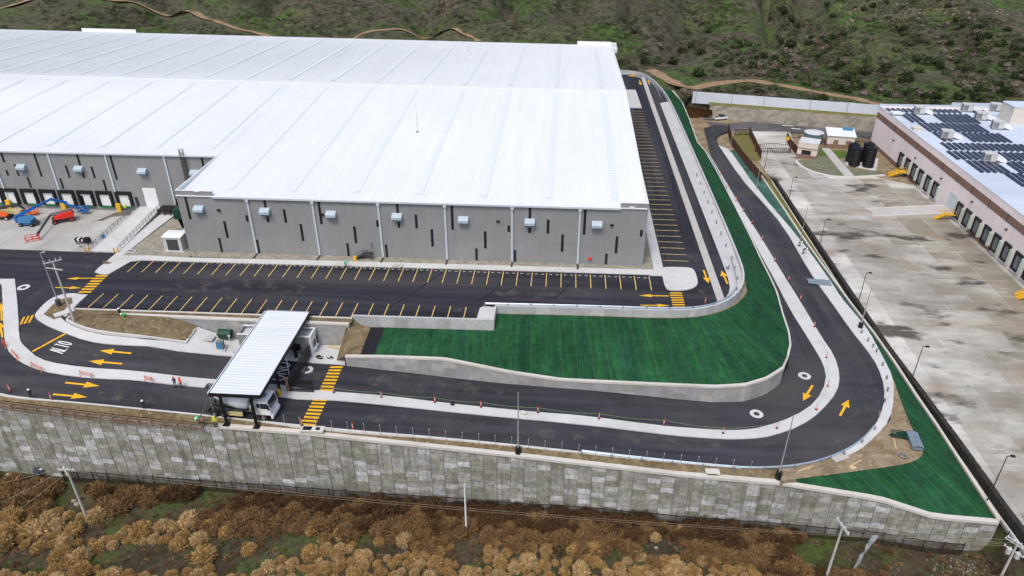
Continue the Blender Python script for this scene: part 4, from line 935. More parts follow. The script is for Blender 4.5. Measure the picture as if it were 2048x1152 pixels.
# dock doors
for cx, cy in [(-10, 540), (100, 545), (240, 551), (375, 557), (510, 562), (645, 569), (780, 573), (918, 577)]:
    a = PY(cx/3.6, 240+(cy+58)/3.6, YB); x = a.x; zs = .72; w, hh, d = 1.82, 3.45, .4
    mb = MB(); mb.box(x-w, x-w+.62, YB-d, YB-.002, zs-.1, zs+hh); mb.box(x+w-.62, x+w, YB-d, YB-.002, zs-.1, zs+hh); mb.box(x-w+.62, x+w-.62, YB-d, YB-.002, zs+hh-.75, zs+hh)
    s = mb.build('dock_seal', 'black', wh)
    mb = MB(); mb.box(x-w+.62, x+w-.62, YB-.08, YB-.012, zs, zs+hh-.75)
    for q in range(1, 4): mb.box(x-w+.62, x+w-.62, YB-.1, YB-.081, zs+q*.7-.02, zs+q*.7+.02, 0)
    dr = mb.build('door_panel', 'door', s); mb = MB(); mb.box(x+.75, x+1.3, YB-.16, YB-.101, zs+1.75, zs+1.85); mb.build('handle', 'black', s)
    mb = MB(); mb.box(x-1.45, x+1.45, YB-d+.05, YB-.12, zs-.38, zs-.11); mb.build('bumper', 'green', s)
a, b = PY(285, 375.5, YB), PY(322, 411, YB)
mb = MB(); x0, x1 = a.x-.1, b.x-.3; mb.box(x0, x1, YB-.07, YB-.01, .72, a.z); 
for q in range(1, 6): mb.box(x0, x1, YB-.09, YB-.071, .72+q*.75, .75+q*.75)
mb.build('roller_door', 'door', wh)
for px in (605/3.6, 992/3.6):
    p = PY(px, 240+600/3.6, YB); mb = MB(); mb.box(p.x-.32, p.x+.32, YB-.1, YB-.01, -.4, 2.9); mb.build('side_door', 'slit', wh)
# caged roof ladder
lx = PY(366, 310, YB).x; mb = MB(); zt = rz_(YB)+1.3
for dx in (-.3, .3): mb.beam((lx+dx, YB-.35, 2.2), (lx+dx, YB-.35, zt), .1, .1)
for k in range(36): mb.beam((lx-.3, YB-.35, 2.4+k*.32), (lx+.3, YB-.35, 2.4+k*.32), .05, .05)
lad = mb.build('roof_ladder', 'darkgrey', wh); mb = MB()
for k in range(12):
    z = 4.0+k*.95; q = [(lx+.48*math.cos(t), YB-.38-.75*math.sin(t), z) for t in [math.pi*i/6 for i in range(7)]]
    mb.path([Vector(c) for c in q], .045, 4)
for t in (0, .25, .5, .75, 1): mb.beam((lx+.48*math.cos(math.pi*t), YB-.38-.75*math.sin(math.pi*t), 4), (lx+.48*math.cos(math.pi*t), YB-.38-.75*math.sin(math.pi*t), zt), .05, .05)
mb.build('ladder_cage', 'darkgrey', lad)
# ventilators on the far gable
for y, z in ((262.0, 12.6), (256.5, 12.3)):
    mb = MB(); mb.box(XE+.05, XE+1.6, y-1.2, y+1.2, z-.9, z+.6); mb.build('gable_vent', 'rooftrim', wh)
def rod(px, py, top, Y0, lab):
    for _ in range(1):
        z = 13.0
        for _ in range(20): q = P(px, py, z); z = rz_(q.y)
    q = P(px, py, z); hh = HG(q, top); t = thing('lightning_rod', q, lab, 'lightning rod', 'slim rods on the white roof')
    mb = MB(); mb.tube((0, 0, .05), (0, 0, hh), .055, .03, 6); mb.build('mast', 'polegrey', t, local=True); mb = MB(); mb.box(-.3, .3, -.3, .3, -.02, .12); mb.build('base_plate', 'midgrey', t, local=True)
rod(835, 264, 206, 0, 'tall slim lightning rod in the middle of the white roof'); rod(937, 103, 62, 0, 'slim lightning rod near the far edge of the white roof')
# the rear of the building is slightly out of square: it runs back a little further towards the west
def fsk(y): return 0 if y <= YB else (.55*(y-YB)/(RY-YB) if y < RY else .55+.45*cl((y-RY)/(BY-RY)))
for o in kids(wh):
    if o.name.split('.')[0] in ('roof', 'ridge_cap', 'skylight_row', 'rear_parapet', 'side_walls'):
        for v in o.data.vertices: v.co.y += -(v.co.x-28-16)*.058*fsk(v.co.y+FY)
        o.data.update()
# ---- dock ramp with railings
rp = thing('loading_ramp', (-91, 131, 0), 'pale concrete ramp with grey railings leading up to the white roller door', 'ramp')
L0, L1, R0, R1 = P(190, 493, 0), P(281, 411, .7), P(237, 503, 0), P(327, 412, .7)
R1 = Vector((R1.x, YB-.02, .72)); L1 = Vector((L1.x, YB-.02, .72)); L0.y = R0.y = 121.0
mb = MB(); mb.add([L0, R0, R1, L1, L0-Vector((0, 0, .8)), R0-Vector((0, 0, .8)), R1-Vector((0, 0, 1.6)), L1-Vector((0, 0, 1.6))], [(0, 1, 2, 3), (0, 4, 5, 1), (1, 5, 6, 2), (2, 6, 7, 3), (3, 7, 4, 0)]); mb.build('ramp_slab', 'white_conc', rp)
for a, b in ((L0, L1), (R0, R1)):
    mb = MB()
    for zz in (.45, .8, 1.1): mb.beam(a+Vector((0, 0, zz)), b+Vector((0, -.4, zz)), .06, .06)
    for k in range(15): q = a.lerp(b, (k+.0)/14.5); mb.beam(q, q+Vector((0, 0, 1.1)), .07, .07)
    mb.build('railing', 'midgrey', rp)
for k, (a, dx) in enumerate(((L0, -.5), (L0, .3), (R0, -.4), (R0, .35))):
    t = thing('bollard', (a.x+dx, a.y-.5, 0), ('yellow bollard at the %s foot of the dock ramp' % ['left outer', 'left inner', 'right inner', 'right outer'][k]), 'bollard', 'yellow bollards at the dock ramp')
    mb = MB(); mb.lathe((0, 0, 0), [(.14, 0), (.14, 1.05), (.1, 1.14), (.02, 1.18)], 10); mb.build('post', 'yellow', t, local=True)
mb = MB(); q = P(338, 425, 0); mb2 = P(246, 495, 0); mb = MB()
mb.add([P(240, 503, .16), P(250, 505, .16), P(352, 428, .16), P(330, 419, .16)], [(0, 1, 2, 3)]); mb.add([P(250, 505, .16), P(250, 505, -.1), P(352, 428, -.1), P(352, 428, .16)], [(0, 1, 2, 3)]); struct(mb.build('ramp_kerb', 'white_conc'))
# ================================================================== NEIGHBOUR
NX = 93.9; NT = 4.45
nb = thing('neighbour_warehouse', (NX, 160, -7), 'cream warehouse with a brown band, loading docks and solar panels on its pale roof', 'warehouse')
NYA, NYB = 96.0, 220.5
mb = MB(); mb.box(NX, NX+.3, NYA, NYB, -9, NT); mb.box(NX+.3, 190, NYB-.3, NYB, -9, NT); mb.box(NX+.3, 190, NYA, NYA+.3, -9, NT); mb.build('wall', 'cream', nb)
mb = MB(); mb.box(NX-.04, NX+.1, NYA, NYB+.03, 1.1, 2.8); mb.build('painted_band', 'brownband', nb)
for pa_, pb_ in ((186, NYB+.03), (147.6, 158)): mb = MB(); mb.box(NX-.05, NX+.1, pa_, pb_, -7.3, -5.9); mb.build('painted_plinth', 'brownband', nb)
mb = MB(); mb.box(NX+.3, 190, NYA+.3, NYB-.3, 3.6, 3.95); mb.build('roof', 'nroof', nb)
mb = MB(); mb.box(NX-.05, NX+.35, NYA, NYB+.05, NT, NT+.08); mb.build('parapet_cap', 'nroof', nb)
for x0, x1, z in ((NX, 114.5, 4.9), (114.52, 143, 5.7), (143.02, 190, 6.6)):
    mb = MB(); mb.box(x0, x1, NYB+.02, NYB+.35, 3.0, z+.2); mb.build('rear_parapet', 'nroof', nb)
jy = NYB-6.2
while jy > NYA:
    mb = MB(); mb.box(NX-.07, NX-.041, jy-.12, jy+.12, 1.1, 2.85); mb.build('panel_joint', 'black' if 0 else 'darkgrey', nb); mb = MB(); mb.box(NX-.03, NX+.02, jy-.05, jy+.05, -6, 4.2); mb.build('panel_joint', 'cream2', nb); jy -= 7.62
near = [(1907, 449), (1923, 464), (1941, 480), (1960, 497), (1979, 515), (1999, 533), (2021, 553), (2043, 574), (2066, 595)]
far = [(1792, 348), (1805, 359), (1818, 371), (1831, 382), (1845, 395), (1859, 408)]
for k, (px, py) in enumerate(far+near):
    y = PX(px, py, NX-.3).y; zs = -5.6; w = 1.3
    mb = MB(); mb.box(NX-.35, NX-.051, y-w, y-w+.42, zs-.2, zs+3.3); mb.box(NX-.35, NX-.051, y+w-.42, y+w, zs-.2, zs+3.3); mb.box(NX-.35, NX-.051, y-w+.42, y+w-.42, zs+2.75, zs+3.3); s = mb.build('dock_seal', 'black', nb)
    mb = MB(); mb.box(NX-.16, NX-.06, y-w+.42, y+w-.42, zs, zs+2.75); mb.build('door_panel', 'midgrey', s)
    mb = MB(); mb.box(NX-.4, NX-.052, y-w-.75, y-w-.01, zs-.5, zs+2.7); mb.build('wing_panel', simple('pale_green_panel', (.50, .58, .50), .7) if k == 0 else bpy.data.materials['pale_green_panel'], s)
    mb = MB(); mb.box(NX-.5, NX-.06, y-1.2, y+1.2, zs-.55, zs-.21); mb.build('bumper', 'rubber', s)
y = PX(1896, 432, NX).y; mb = MB(); mb.box(NX-.1, NX-.051, y-1.9, y+1.9, -5.6, -1.7); mb.build('roller_door', simple('pale_blue_door', (.60, .66, .68), .5), nb)
for px, py in ((1788, 281), (1832, 316), (1884, 357), (1945, 404), (2014, 459)):
    p = PX(px, py, NX); mb = MB(); mb.box(NX-.35, NX-.01, p.y-.2, p.y+.2, p.z-.2, p.z+.2); mb.build('wall_lamp', 'darkgrey', nb)
p = PX(1742, 262, NX) ; mb = MB(); mb.lathe((NX+1.5, NYB+.01, p.z-1.5), [(1.4, 0), (1.3, .04)], 16, axis=(0, 1, 0)); 
# concrete ramp of the neighbour
rmp = thing('concrete_ramp', (88, 150, -7), 'long concrete truck ramp rising to the pale door of the cream warehouse', 'ramp')
ya, yb = PX(1897, 462, NX).y-.0, PX(1888, 436, NX).y; yb = ya+4.6; xa = YD(1755, 444).x
mb = MB(); mb.extr([(xa, ya, -7.0), (NX-.02, ya, -7.0), (NX-.02, ya, -5.55)], (0, .3, .25)); mb.extr([(xa, ya+.3, -7.05), (NX-.02, ya+.3, -7.05), (NX-.02, ya+.3, -5.6)], (0, yb-ya-.6, 0)); mb.extr([(xa, yb-.3, -7.0), (NX-.02, yb-.3, -7.0), (NX-.02, yb-.3, -5.55)], (0, .3, .25)); mb.build('ramp_slab', 'conc', rmp)
for k, (px, py, lab) in enumerate([(1772, 352, 'yellow steel dock steps beside the black tanks'), (1869, 437, 'yellow steel dock steps left of the pale roller door'), (2032, 596, 'yellow steel dock steps at the nearest end of the dock row')]):
    q = YD(px, py); t = thing('dock_steps', (NX-2.6, q.y, q.z), lab, 'steps', 'yellow dock steps at the cream warehouse')
    mb = MB()
    for s in range(6): mb.box(-2.0+s*.42, -1.6+s*.42, -.75, .75, .0+s*.2, .2+s*.22)
    mb.box(.5, 2.5, -.85, .85, 1.2, 1.42); mb.build('treads', 'yellow', t, local=True); mb = MB()
    for sy in (-.8, .8):
        mb.beam((-2.0, sy, .9), (.5, sy, 2.2), .09, .09); mb.beam((.5, sy, 2.2), (2.5, sy, 2.2), .09, .09); mb.beam((-2, sy, .4), (.5, sy, 1.6), .4, .07)
        for s in range(6): mb.beam((-2+s*.9, sy, max(0, -.2+s*.3)), (-2+s*.9, sy, min(2.2, .9+s*.47)), .07, .07)
    mb.build('handrail', 'yellow', t, local=True)
# rooftop plant
def acunit(px, py, rz, lab, sc=1.0):
    q = P(px, py, 3.97); t = thing('rooftop_unit', q, lab, 'air conditioner', 'rooftop air conditioning units on the cream warehouse', rz); t.scale = (1.08, 1.08, 1.08)
    mb = MB(); mb.box(-1.4, 1.1, -1.1, 1.1, .3, 1.9); mb.box(-1.45, 1.15, -1.15, 1.15, 1.9, 2.0, 0); mb.build('housing', 'lightgrey', t, local=True)
    mb = MB(); mb.box(-1.3, -.1, -1.13, -1.101, .45, 1.75); mb.box(-1.43, -1.401, -.9, .9, .45, 1.75); mb.build('grille', 'midgrey', t, local=True)
    mb = MB(); mb.extr([(1.1, -.8, 1.75), (1.1, -.8, .6), (2.9, -.8, .05), (3.3, -.8, .1), (3.3, -.8, .7), (2.2, -.8, 1.3)], (0, 1.6, 0)); mb.build('duct', 'white', t, local=True)
    mb = MB(); mb.box(-1.5, 1.2, -1.2, 1.2, .0, .3); mb.build('curb', 'midgrey', t, local=True); return t
for k, (px, py) in enumerate([(1838, 227), (1934, 222), (1961, 239), (1990, 221), (1994, 257), (1893, 276), (1978, 322)]):
    acunit(px, py, -.25, ['rooftop unit nearest the far left corner of the solar roof', 'rooftop unit by the rear parapet between solar blocks', 'rooftop unit just left of the roof penthouse', 'rooftop unit behind the roof penthouse', 'rooftop unit at the foot of the roof penthouse', 'rooftop unit in the middle left among the solar rows', 'rooftop unit nearest the camera among the solar rows'][k])
q = P(1791, 233, 3.97); t = thing('roof_vent', q, 'small white louvred roof vent near the far wall corner', 'roof vent'); mb = MB(); mb.box(-1.2, 1.2, -.9, .9, 0, .5); mb.box(-1.5, 1.5, -1.2, 1.2, .9, 1.3); mb.build('hood', 'white', t, local=True); mb = MB(); mb.box(-1.1, 1.1, -.8, .8, .5, .9); mb.build('louvre', 'black', t, local=True)
q = P(1833, 261, 3.97); t = thing('roof_hatch', q, 'small tan roof hatch on the pale roof edge', 'roof hatch'); mb = MB(); mb.box(-1.2, 1.2, -.8, .8, 0, .8); mb.box(-1.3, 1.3, -.9, .9, .8, .95); mb.build('box', 'cream2', t, local=True)
q = P(2018, 249, 3.96); t = thing('roof_penthouse', q, 'large cream plant room standing on the solar roof', 'plant room'); mb = MB(); mb.box(0, 16, 0, 6.2, 0, 4.7); mb.build('walls', 'cream2', t, local=True); mb = MB(); mb.box(-.1, 16.1, -.1, 6.3, 4.7, 4.9); mb.build('roof', 'nroof', t, local=True)
# solar rows: every row of modules lies on the roof
Z3 = lambda x, y: (1740+x/5.487, 190+y/5.487)
rows = [(135, 172, 130, [(500, 640)]), (192, 285, 345, [(510, 655)]), (298, 387, 545, []), (400, 492, 700, [(780, 985)]), (515, 588, 790, []), (608, 692, 860, []), (712, 832, 1070, [(1420, 1490)]), (848, 985, 1490, [])]
skip = [(1110, 190), (1190, 290), (1330, 385), (1575, 490), (1760, 470), (1760, 60), (1440, 95), (1300, 180), (1000, 180), (1000, 130), (1110, 110)]
nrow = 0
for r, (t0, t1, x0, gaps) in enumerate(rows):
    sx = P(*Z3(x0, t0), 4.4); a = sx.y; b = P(*Z3(x0+(t1-t0)*1.45, t1), 4.4).y
    x = sx.x; k = 0
    while x < 150 and nrow < 298:
        w = Vector((x, a, 4.4)); zx, zy = W(w); zx = (zx-1740)*5.487; zy = (zy-190)*5.487
        wm = W(Vector((x, (a+b)/2, 4.4))); m2 = ((wm[0]-1740)*5.487, (wm[1]-190)*5.487)
        if zx > 1700: break
        if not any(g0 < zx < g1 for g0, g1 in gaps) and not inside(m2, skip):
            t = thing('solar_row', (x, (a+b)/2, 3.96), 'long dark solar panel row in block %d from the rear parapet of the pale roof' % (r+1), 'solar panel', 'solar panel rows on the pale roof')
            L = (a-b)*1.08; mb = MB(); mb.add([(-.40, -L/2, .18), (.40, -L/2, .35), (.40, L/2, .35), (-.40, L/2, .18), (-.40, -L/2, .13), (.40, -L/2, .30), (.40, L/2, .30), (-.40, L/2, .13)], [(0, 1, 2, 3), (7, 6, 5, 4), (0, 4, 5, 1), (1, 5, 6, 2), (2, 6, 7, 3), (3, 7, 4, 0)]); mb.build('panel_glass', 'solar', t, local=True)
            mb = MB()
            for q in range(4):
                yy = -L/2+L*(q+.5)/4; mb.beam((-.32, yy, .0), (-.32, yy, .14), .08, .08); mb.beam((.32, yy, .0), (.32, yy, .27), .08, .08)
            mb.build('frame', 'lightgrey', t, local=True); nrow += 1
        x += 1.5
# ================================================================== GATE
Zg = -4.43
def cyl(mb, p, r, hh, n=10, m=0): return mb.lathe(p, [(r, 0), (r, hh)], n, m)
cn = thing('gate_canopy', (-45, 88, Zg), 'long white ribbed canopy roof on black steel columns over the gate lanes', 'canopy')
RA, RB, RC, RD = P(534.5, 622.4, 1.1), P(620, 623.6, 1.1), P(518.7, 789, 1.1), P(415, 787, 1.1)
x0, x1, y0, y1 = (RA.x+RD.x)/2, (RB.x+RC.x)/2, (RC.y+RD.y)/2, (RA.y+RB.y)/2
mb = MB(); mb.box(x0, x1, y0, y1, .98, 1.06); k = 0; yy = y0+.15
while yy < y1: mb.extr([(x0+.02, yy, 1.06), (x0+.02, yy+.5, 1.06), (x0+.02, yy+.42, 1.11), (x0+.02, yy+.1, 1.11)], (x1-x0-.04, 0, 0)); yy += .66
mb.build('roof_sheet', 'canopy', cn)
mb = MB(); mb.box(x0-.1, x1+.1, y0-.12, y0-.002, .55, 1.12); mb.box(x1+.002, x1+.14, y0-.12, y1+.1, .55, 1.12); mb.box(x0-.14, x0-.002, y0-.12, y1+.1, .6, 1.0); mb.box(x0-.1, x1, y1+.002, y1+.12, .55, 1.12); mb.build('fascia', 'black', cn)
mb = MB(); mb.box(x0-.34, x0-.15, y0, y1, .85, 1.08); mb.build('gutter', 'gutter', cn)
for (px, py), zz in (((454, 848), -4.75), ((514, 854), -4.85), ((559, 781), -4.4)):
    q = P(px, py, zz); mb = MB(); mb.beam((q.x, q.y, zz-.3), (q.x-.1, q.y+.15, .98), .42, .5); mb.box(q.x-.5, q.x+.5, q.y-.5, q.y+.5, zz-.3, zz+.06); mb.build('column', 'black', cn)
for xx, yy in ((-46.8, 86.3), (-46.6, 94.5), (-42.3, 94.5)):
    mb = MB(); mb.beam((xx, yy, Zg-.2), (xx, yy, .98), .42, .5); mb.build('column', 'black', cn)
mb = MB()
for yy in (78.6, 86.2, 94.5): mb.box(x0+.3, x1-.3, yy-.15, yy+.15, .5, .97)
mb.build('cross_beam', 'black', cn)
gh = thing('guardhouse', (-45, 96.8, Zg), 'flat roofed grey and white guardhouse half hidden under the white canopy', 'guardhouse')
gx0, gx1, gy0, gy1, gz1 = -51.9, -39.75, 95.2, 98.05, -.75
mb = MB(); mb.box(gx0, gx1-.2, gy0, gy0+.2, Zg-.1, gz1+.0); mb.box(gx0, gx0+.2, gy0+.2, gy1, Zg-.1, gz1); mb.box(gx0+.2, gx1-.2, gy1-.2, gy1, Zg-.1, gz1); mb.build('wall', 'facade', gh)
mb = MB(); mb.box(gx1-.2, gx1+.05, gy0-.05, gy1, Zg-.1, gz1+.1); mb.build('end_wall', 'cream2' if 0 else 'rooftrim', gh)
mb = MB(); mb.box(gx0+.2, gx1-.2, gy0+.2, gy1-.2, gz1-.65, gz1-.5); mb.build('roof', 'lightgrey', gh)
mb = MB(); mb.box(gx0-.05, gx1-.22, gy0-.06, gy0+.24, gz1, gz1+.07); mb.box(gx0-.05, gx1-.22, gy1-.24, gy1+.05, gz1, gz1+.07); mb.build('parapet_cap', 'rooftrim', gh)
for (xa, xb) in ((-43.4, -41.6), (-49.6, -47.8)):
    mb = MB(); mb.box(xa, xb, gy0-.05, gy0+.04, Zg+1.0, Zg+2.3); mb.build('window', 'slit', gh)
mb = MB(); mb.box(gx1+.02, gx1+.09, 96.0, 97.1, Zg+1.15, Zg+2.3); mb.build('window', 'slit', gh); mb = MB(); mb.box(gx1+.02, gx1+.45, 95.7, 97.4, Zg+.95, Zg+1.1); mb.build('counter', 'rooftrim', gh)
mb = MB(); mb.box(gx1+.052, gx1+.1, 97.5, 98.0, Zg, Zg+2.6); mb.build('door', 'slit', gh)
# gates
def barpanel(mb, a, b, z0, z1, n, r=.03, rails=(0, .5, 1)):
    a, b = Vector(a), Vector(b)
    for t in rails: mb.beam(a+Vector((0, 0, z0+(z1-z0)*t)), b+Vector((0, 0, z0+(z1-z0)*t)), .08, .08)
    for i in range(n+1): q = a.lerp(b, i/n); mb.beam(q+Vector((0, 0, z0)), q+Vector((0, 0, z1)), r*2, r*2)
ga, gb = H(579, 778), H(624, 705)
t = thing('sliding_gate', (ga+gb)/2, 'long open dark steel sliding gate standing across the road beside the guardhouse', 'gate')
mb = MB(); barpanel(mb, ga, gb, .1, 2.2, 40); barpanel(mb, ga+Vector((.35, .05, 0)), gb+Vector((.35, .05, 0)), .1, 2.2, 40); mb.build('bar_panel', 'darkgrey', t)
mb = MB(); mb.beam(ga+Vector((.7, 0, .08)), gb+Vector((.7, 0, .08)), .3, .1); mb.build('track_rail', 'darkgrey', t)
ga, gb = H(581, 784), H(627, 786)
t = thing('swing_gate', (ga+gb)/2, 'short black ornamental steel gate leaf with diamond pattern on the median', 'gate')
mb = MB(); barpanel(mb, ga, gb, .1, 2.3, 18, .035, (0, .25, .75, 1))
for i in range(9):
    a = ga.lerp(gb, i/9); b = ga.lerp(gb, (i+1)/9)
    for z0, z1 in ((.1, .65), (1.75, 2.3)): mb.beam(a+Vector((0, 0, z0)), b+Vector((0, 0, z1)), .06, .06); mb.beam(a+Vector((0, 0, z1)), b+Vector((0, 0, z0)), .06, .06)
mb.build('bar_panel', 'black', t)
for i in (0, 1): mb = MB(); q = (ga, gb)[i]; mb.beam(q, q+Vector((0, 0, 2.5)), .14, .14); mb.build('post', 'black', t)
q = H(578, 783); t = thing('gate_post', q, 'rusty brown gate post at the hinge of the black gate leaf', 'post'); mb = MB(); mb.box(-.22, .22, -.22, .22, 0, 2.6); mb.box(.2, .6, -.1, .1, .3, .7); mb.build('post_body', 'woodold', t, local=True)
for px, py, top, lab in ((579, 752, 704, 'slim white pole in front of the canopy edge by the lettering'), (466, 708, 672, 'slim white pole on the pavement left of the canopy')):
    q = H(px, py); t = thing('barrier_pole', q, lab, 'pole'); mb = MB(); mb.lathe((0, 0, 0), [(.16, 0), (.16, .1), (.085, .12), (.075, HG(q, top))], 8); mb.build('shaft', 'rooftrim', t, local=True); mb = MB(); mb.box(-.2, .2, -.12, .12, HG(q, top)-.1, HG(q, top)+.12); mb.build('head', 'lightgrey', t, local=True)
q = H(443, 699, .15); t = thing('utility_pedestal', q, 'grey blue metal cabinet on a concrete pad by the guard pavement', 'cabinet'); mb = MB(); mb.box(-.55, .55, -.4, .4, .1, 1.55); mb.build('box', 'midgrey', t, local=True); mb = MB(); mb.box(-.85, .85, -.6, .6, 0, .1); mb.build('pad', 'white_conc', t, local=True); mb = MB(); mb.box(-.45, .45, -.43, -.401, .2, 1.45); mb.build('door', 'bluelight', t, local=True)
q = H(453, 678, .15); t = thing('rubbish_skip', q, 'small dark green waste skip by the guard retaining wall', 'skip'); mb = MB(); mb.add([(-.9, -.6, .15), (.9, -.6, .15), (.9, .6, .15), (-.9, .6, .15), (-1.1, -.8, 1.3), (1.1, -.8, 1.3), (1.1, .8, 1.3), (-1.1, .8, 1.3)], [(0, 3, 2, 1), (0, 1, 5, 4), (1, 2, 6, 5), (2, 3, 7, 6), (3, 0, 4, 7)]); mb.build('bin_body', 'dgreen', t, local=True); mb = MB(); mb.extr([(-1.12, -.8, 1.3), (-1.12, .8, 1.3), (-1.12, .3, 1.65), (-1.12, -.3, 1.65)], (2.24, 0, 0)); mb.build('lid', 'dgreen', t, local=True)
q = H(414, 678, .17); mb = MB(); mb.box(q.x-1.2, q.x+1.2, q.y-.8, q.y+.8, q.z, q.z+.05); struct(mb.build('inspection_cover', 'conc'))
# ================================================================== CONCRETE MIXER
q = H(545, 835); tail = H(425, 838)
mt_ = thing('mixer_truck', ((q.x+tail.x)/2-.4, (q.y+tail.y)/2+1.0, h(-45, 79)), 'white concrete mixer truck with its drum under the near end of the canopy', 'truck', None, -.03); mt_.scale = (1.13, 1.13, 1.2)
def loc(name, mat, mb, par=mt_, sm_=False): return mb.build(name, mat, par, sm_, local=True)
mb = MB(); mb.box(-4.2, 4.4, -.5, -.3, .75, 1.05); mb.box(-4.2, 4.4, .3, .5, .75, 1.05); mb.box(-4.2, -3.9, -1.1, 1.1, .7, 1.1); mb.box(-1.6, .6, -1.2, -.52, .65, 1.2); mb.box(-1.6, .6, .52, 1.2, .65, 1.2); loc('chassis', 'darkgrey', mb)
mb = MB(); mb.extr([(2.55, -1.2, 1.0), (4.55, -1.2, 1.0), (4.6, -1.2, 1.9), (4.25, -1.2, 3.0), (2.6, -1.2, 3.1)], (0, 2.4, 0)); cab = loc('cab', 'white', mb)
mb = MB(); mb.add([(4.63, -1.05, 1.95), (4.63, 1.05, 1.95), (4.32, 1.05, 2.9), (4.32, -1.05, 2.9)], [(0, 1, 2, 3)]); loc('windscreen', 'glass', mb, cab); mb = MB(); mb.box(3.3, 4.3, -1.23, -1.205, 1.95, 2.75); mb.box(3.3, 4.3, 1.205, 1.23, 1.95, 2.75); loc('side_window', 'glass', mb, cab)
mb = MB(); mb.box(2.85, 3.25, -1.23, -1.205, 2.1, 2.7); loc('rear_side_window', 'glass', mb, cab); mb = MB(); mb.box(3.0, 3.7, -.4, .4, 3.06, 3.13); loc('roof_hatch', 'midgrey', mb, cab); mb = MB(); mb.box(4.5, 4.75, -1.2, 1.2, .55, 1.0); loc('bumper', 'white', mb, cab)
for s in (-1, 1): mb = MB(); mb.box(4.4, 4.55, s*1.45-.1, s*1.45+.1, 2.0, 2.7); loc('mirror', 'black', mb, cab)
mb = MB(); mb.lathe((1.6, 0, 2.05), [(.5, 0), (1.05, .35), (1.22, 1.4), (1.18, 2.6), (.75, 4.3), (.52, 5.0)], 20, axis=(-1, 0, .22)); loc('drum', 'drum', mb, sm_=True)
mb = MB(); mb.box(1.5, 2.2, -.8, .8, 1.05, 2.6); mb.box(2.1, 2.5, -1.1, 1.1, 1.0, 2.3); loc('gearbox_frame', 'midgrey', mb)
mb = MB(); mb.beam((-3.4, -.7, 1.0), (-3.4, -.7, 2.7), .15, .15); mb.beam((-3.4, .7, 1.0), (-3.4, .7, 2.7), .15, .15); mb.add([(-3.4, -.6, 4.0), (-3.4, .6, 4.0), (-4.1, .6, 4.0), (-4.1, -.6, 4.0), (-3.5, -.3, 3.2), (-3.5, .3, 3.2), (-3.9, .3, 3.2), (-3.9, -.3, 3.2)], [(0, 1, 5, 4), (1, 2, 6, 5), (2, 3, 7, 6), (3, 0, 4, 7)]); loc('hopper', 'midgrey', mb)
mb = MB(); mb.extr([(-3.7, -.28, 2.75), (-3.7, .28, 2.75), (-3.7, .28, 2.6), (-3.7, -.28, 2.6)], (-.9, -3.4, -2.3)); loc('discharge_chute', 'lightgrey', mb)
mb = MB(); mb.lathe((2.35, -1.0, 2.3), [(.05, -.5), (.38, -.45), (.38, .45), (.05, .5)], 12, axis=(0, 1, 0)); loc('water_tank', 'lightgrey', mb, sm_=True)
mb = MB(); mb.box(-1.2, .8, -1.35, -1.22, .7, 1.25); loc('side_guard', 'cream_m', mb)
for x in (3.4, -1.9, -3.2):
    for s in (-1, 1):
        mb = MB(); mb.lathe((x, s*1.0-.22 if s > 0 else s*1.0-.1, .52), [(.3, 0), (.52, .03), (.52, .3), (.3, .33)], 16, axis=(0, 1, 0)); wl = loc('wheel', 'rubber', mb); mb = MB(); mb.lathe((x, s*1.16, .52), [(.24, -.1), (.24, .1)], 10, axis=(0, 1, 0)); loc('rim', 'midgrey', mb, wl)
q = H(559, 792, .16); t = thing('work_lamp', q, 'orange wrapped marker standing on the median in front of the mixer truck', 'marker'); mb = MB(); mb.lathe((0, 0, 0), [(.3, 0), (.35, .5), (.3, 1.0), (.1, 1.1)], 10); mb.build('wrap', 'yellow', t, local=True); mb = MB(); mb.tube((0, 0, 0), (0, 0, 1.6), .05); mb.build('stake', 'woodold', t, local=True)
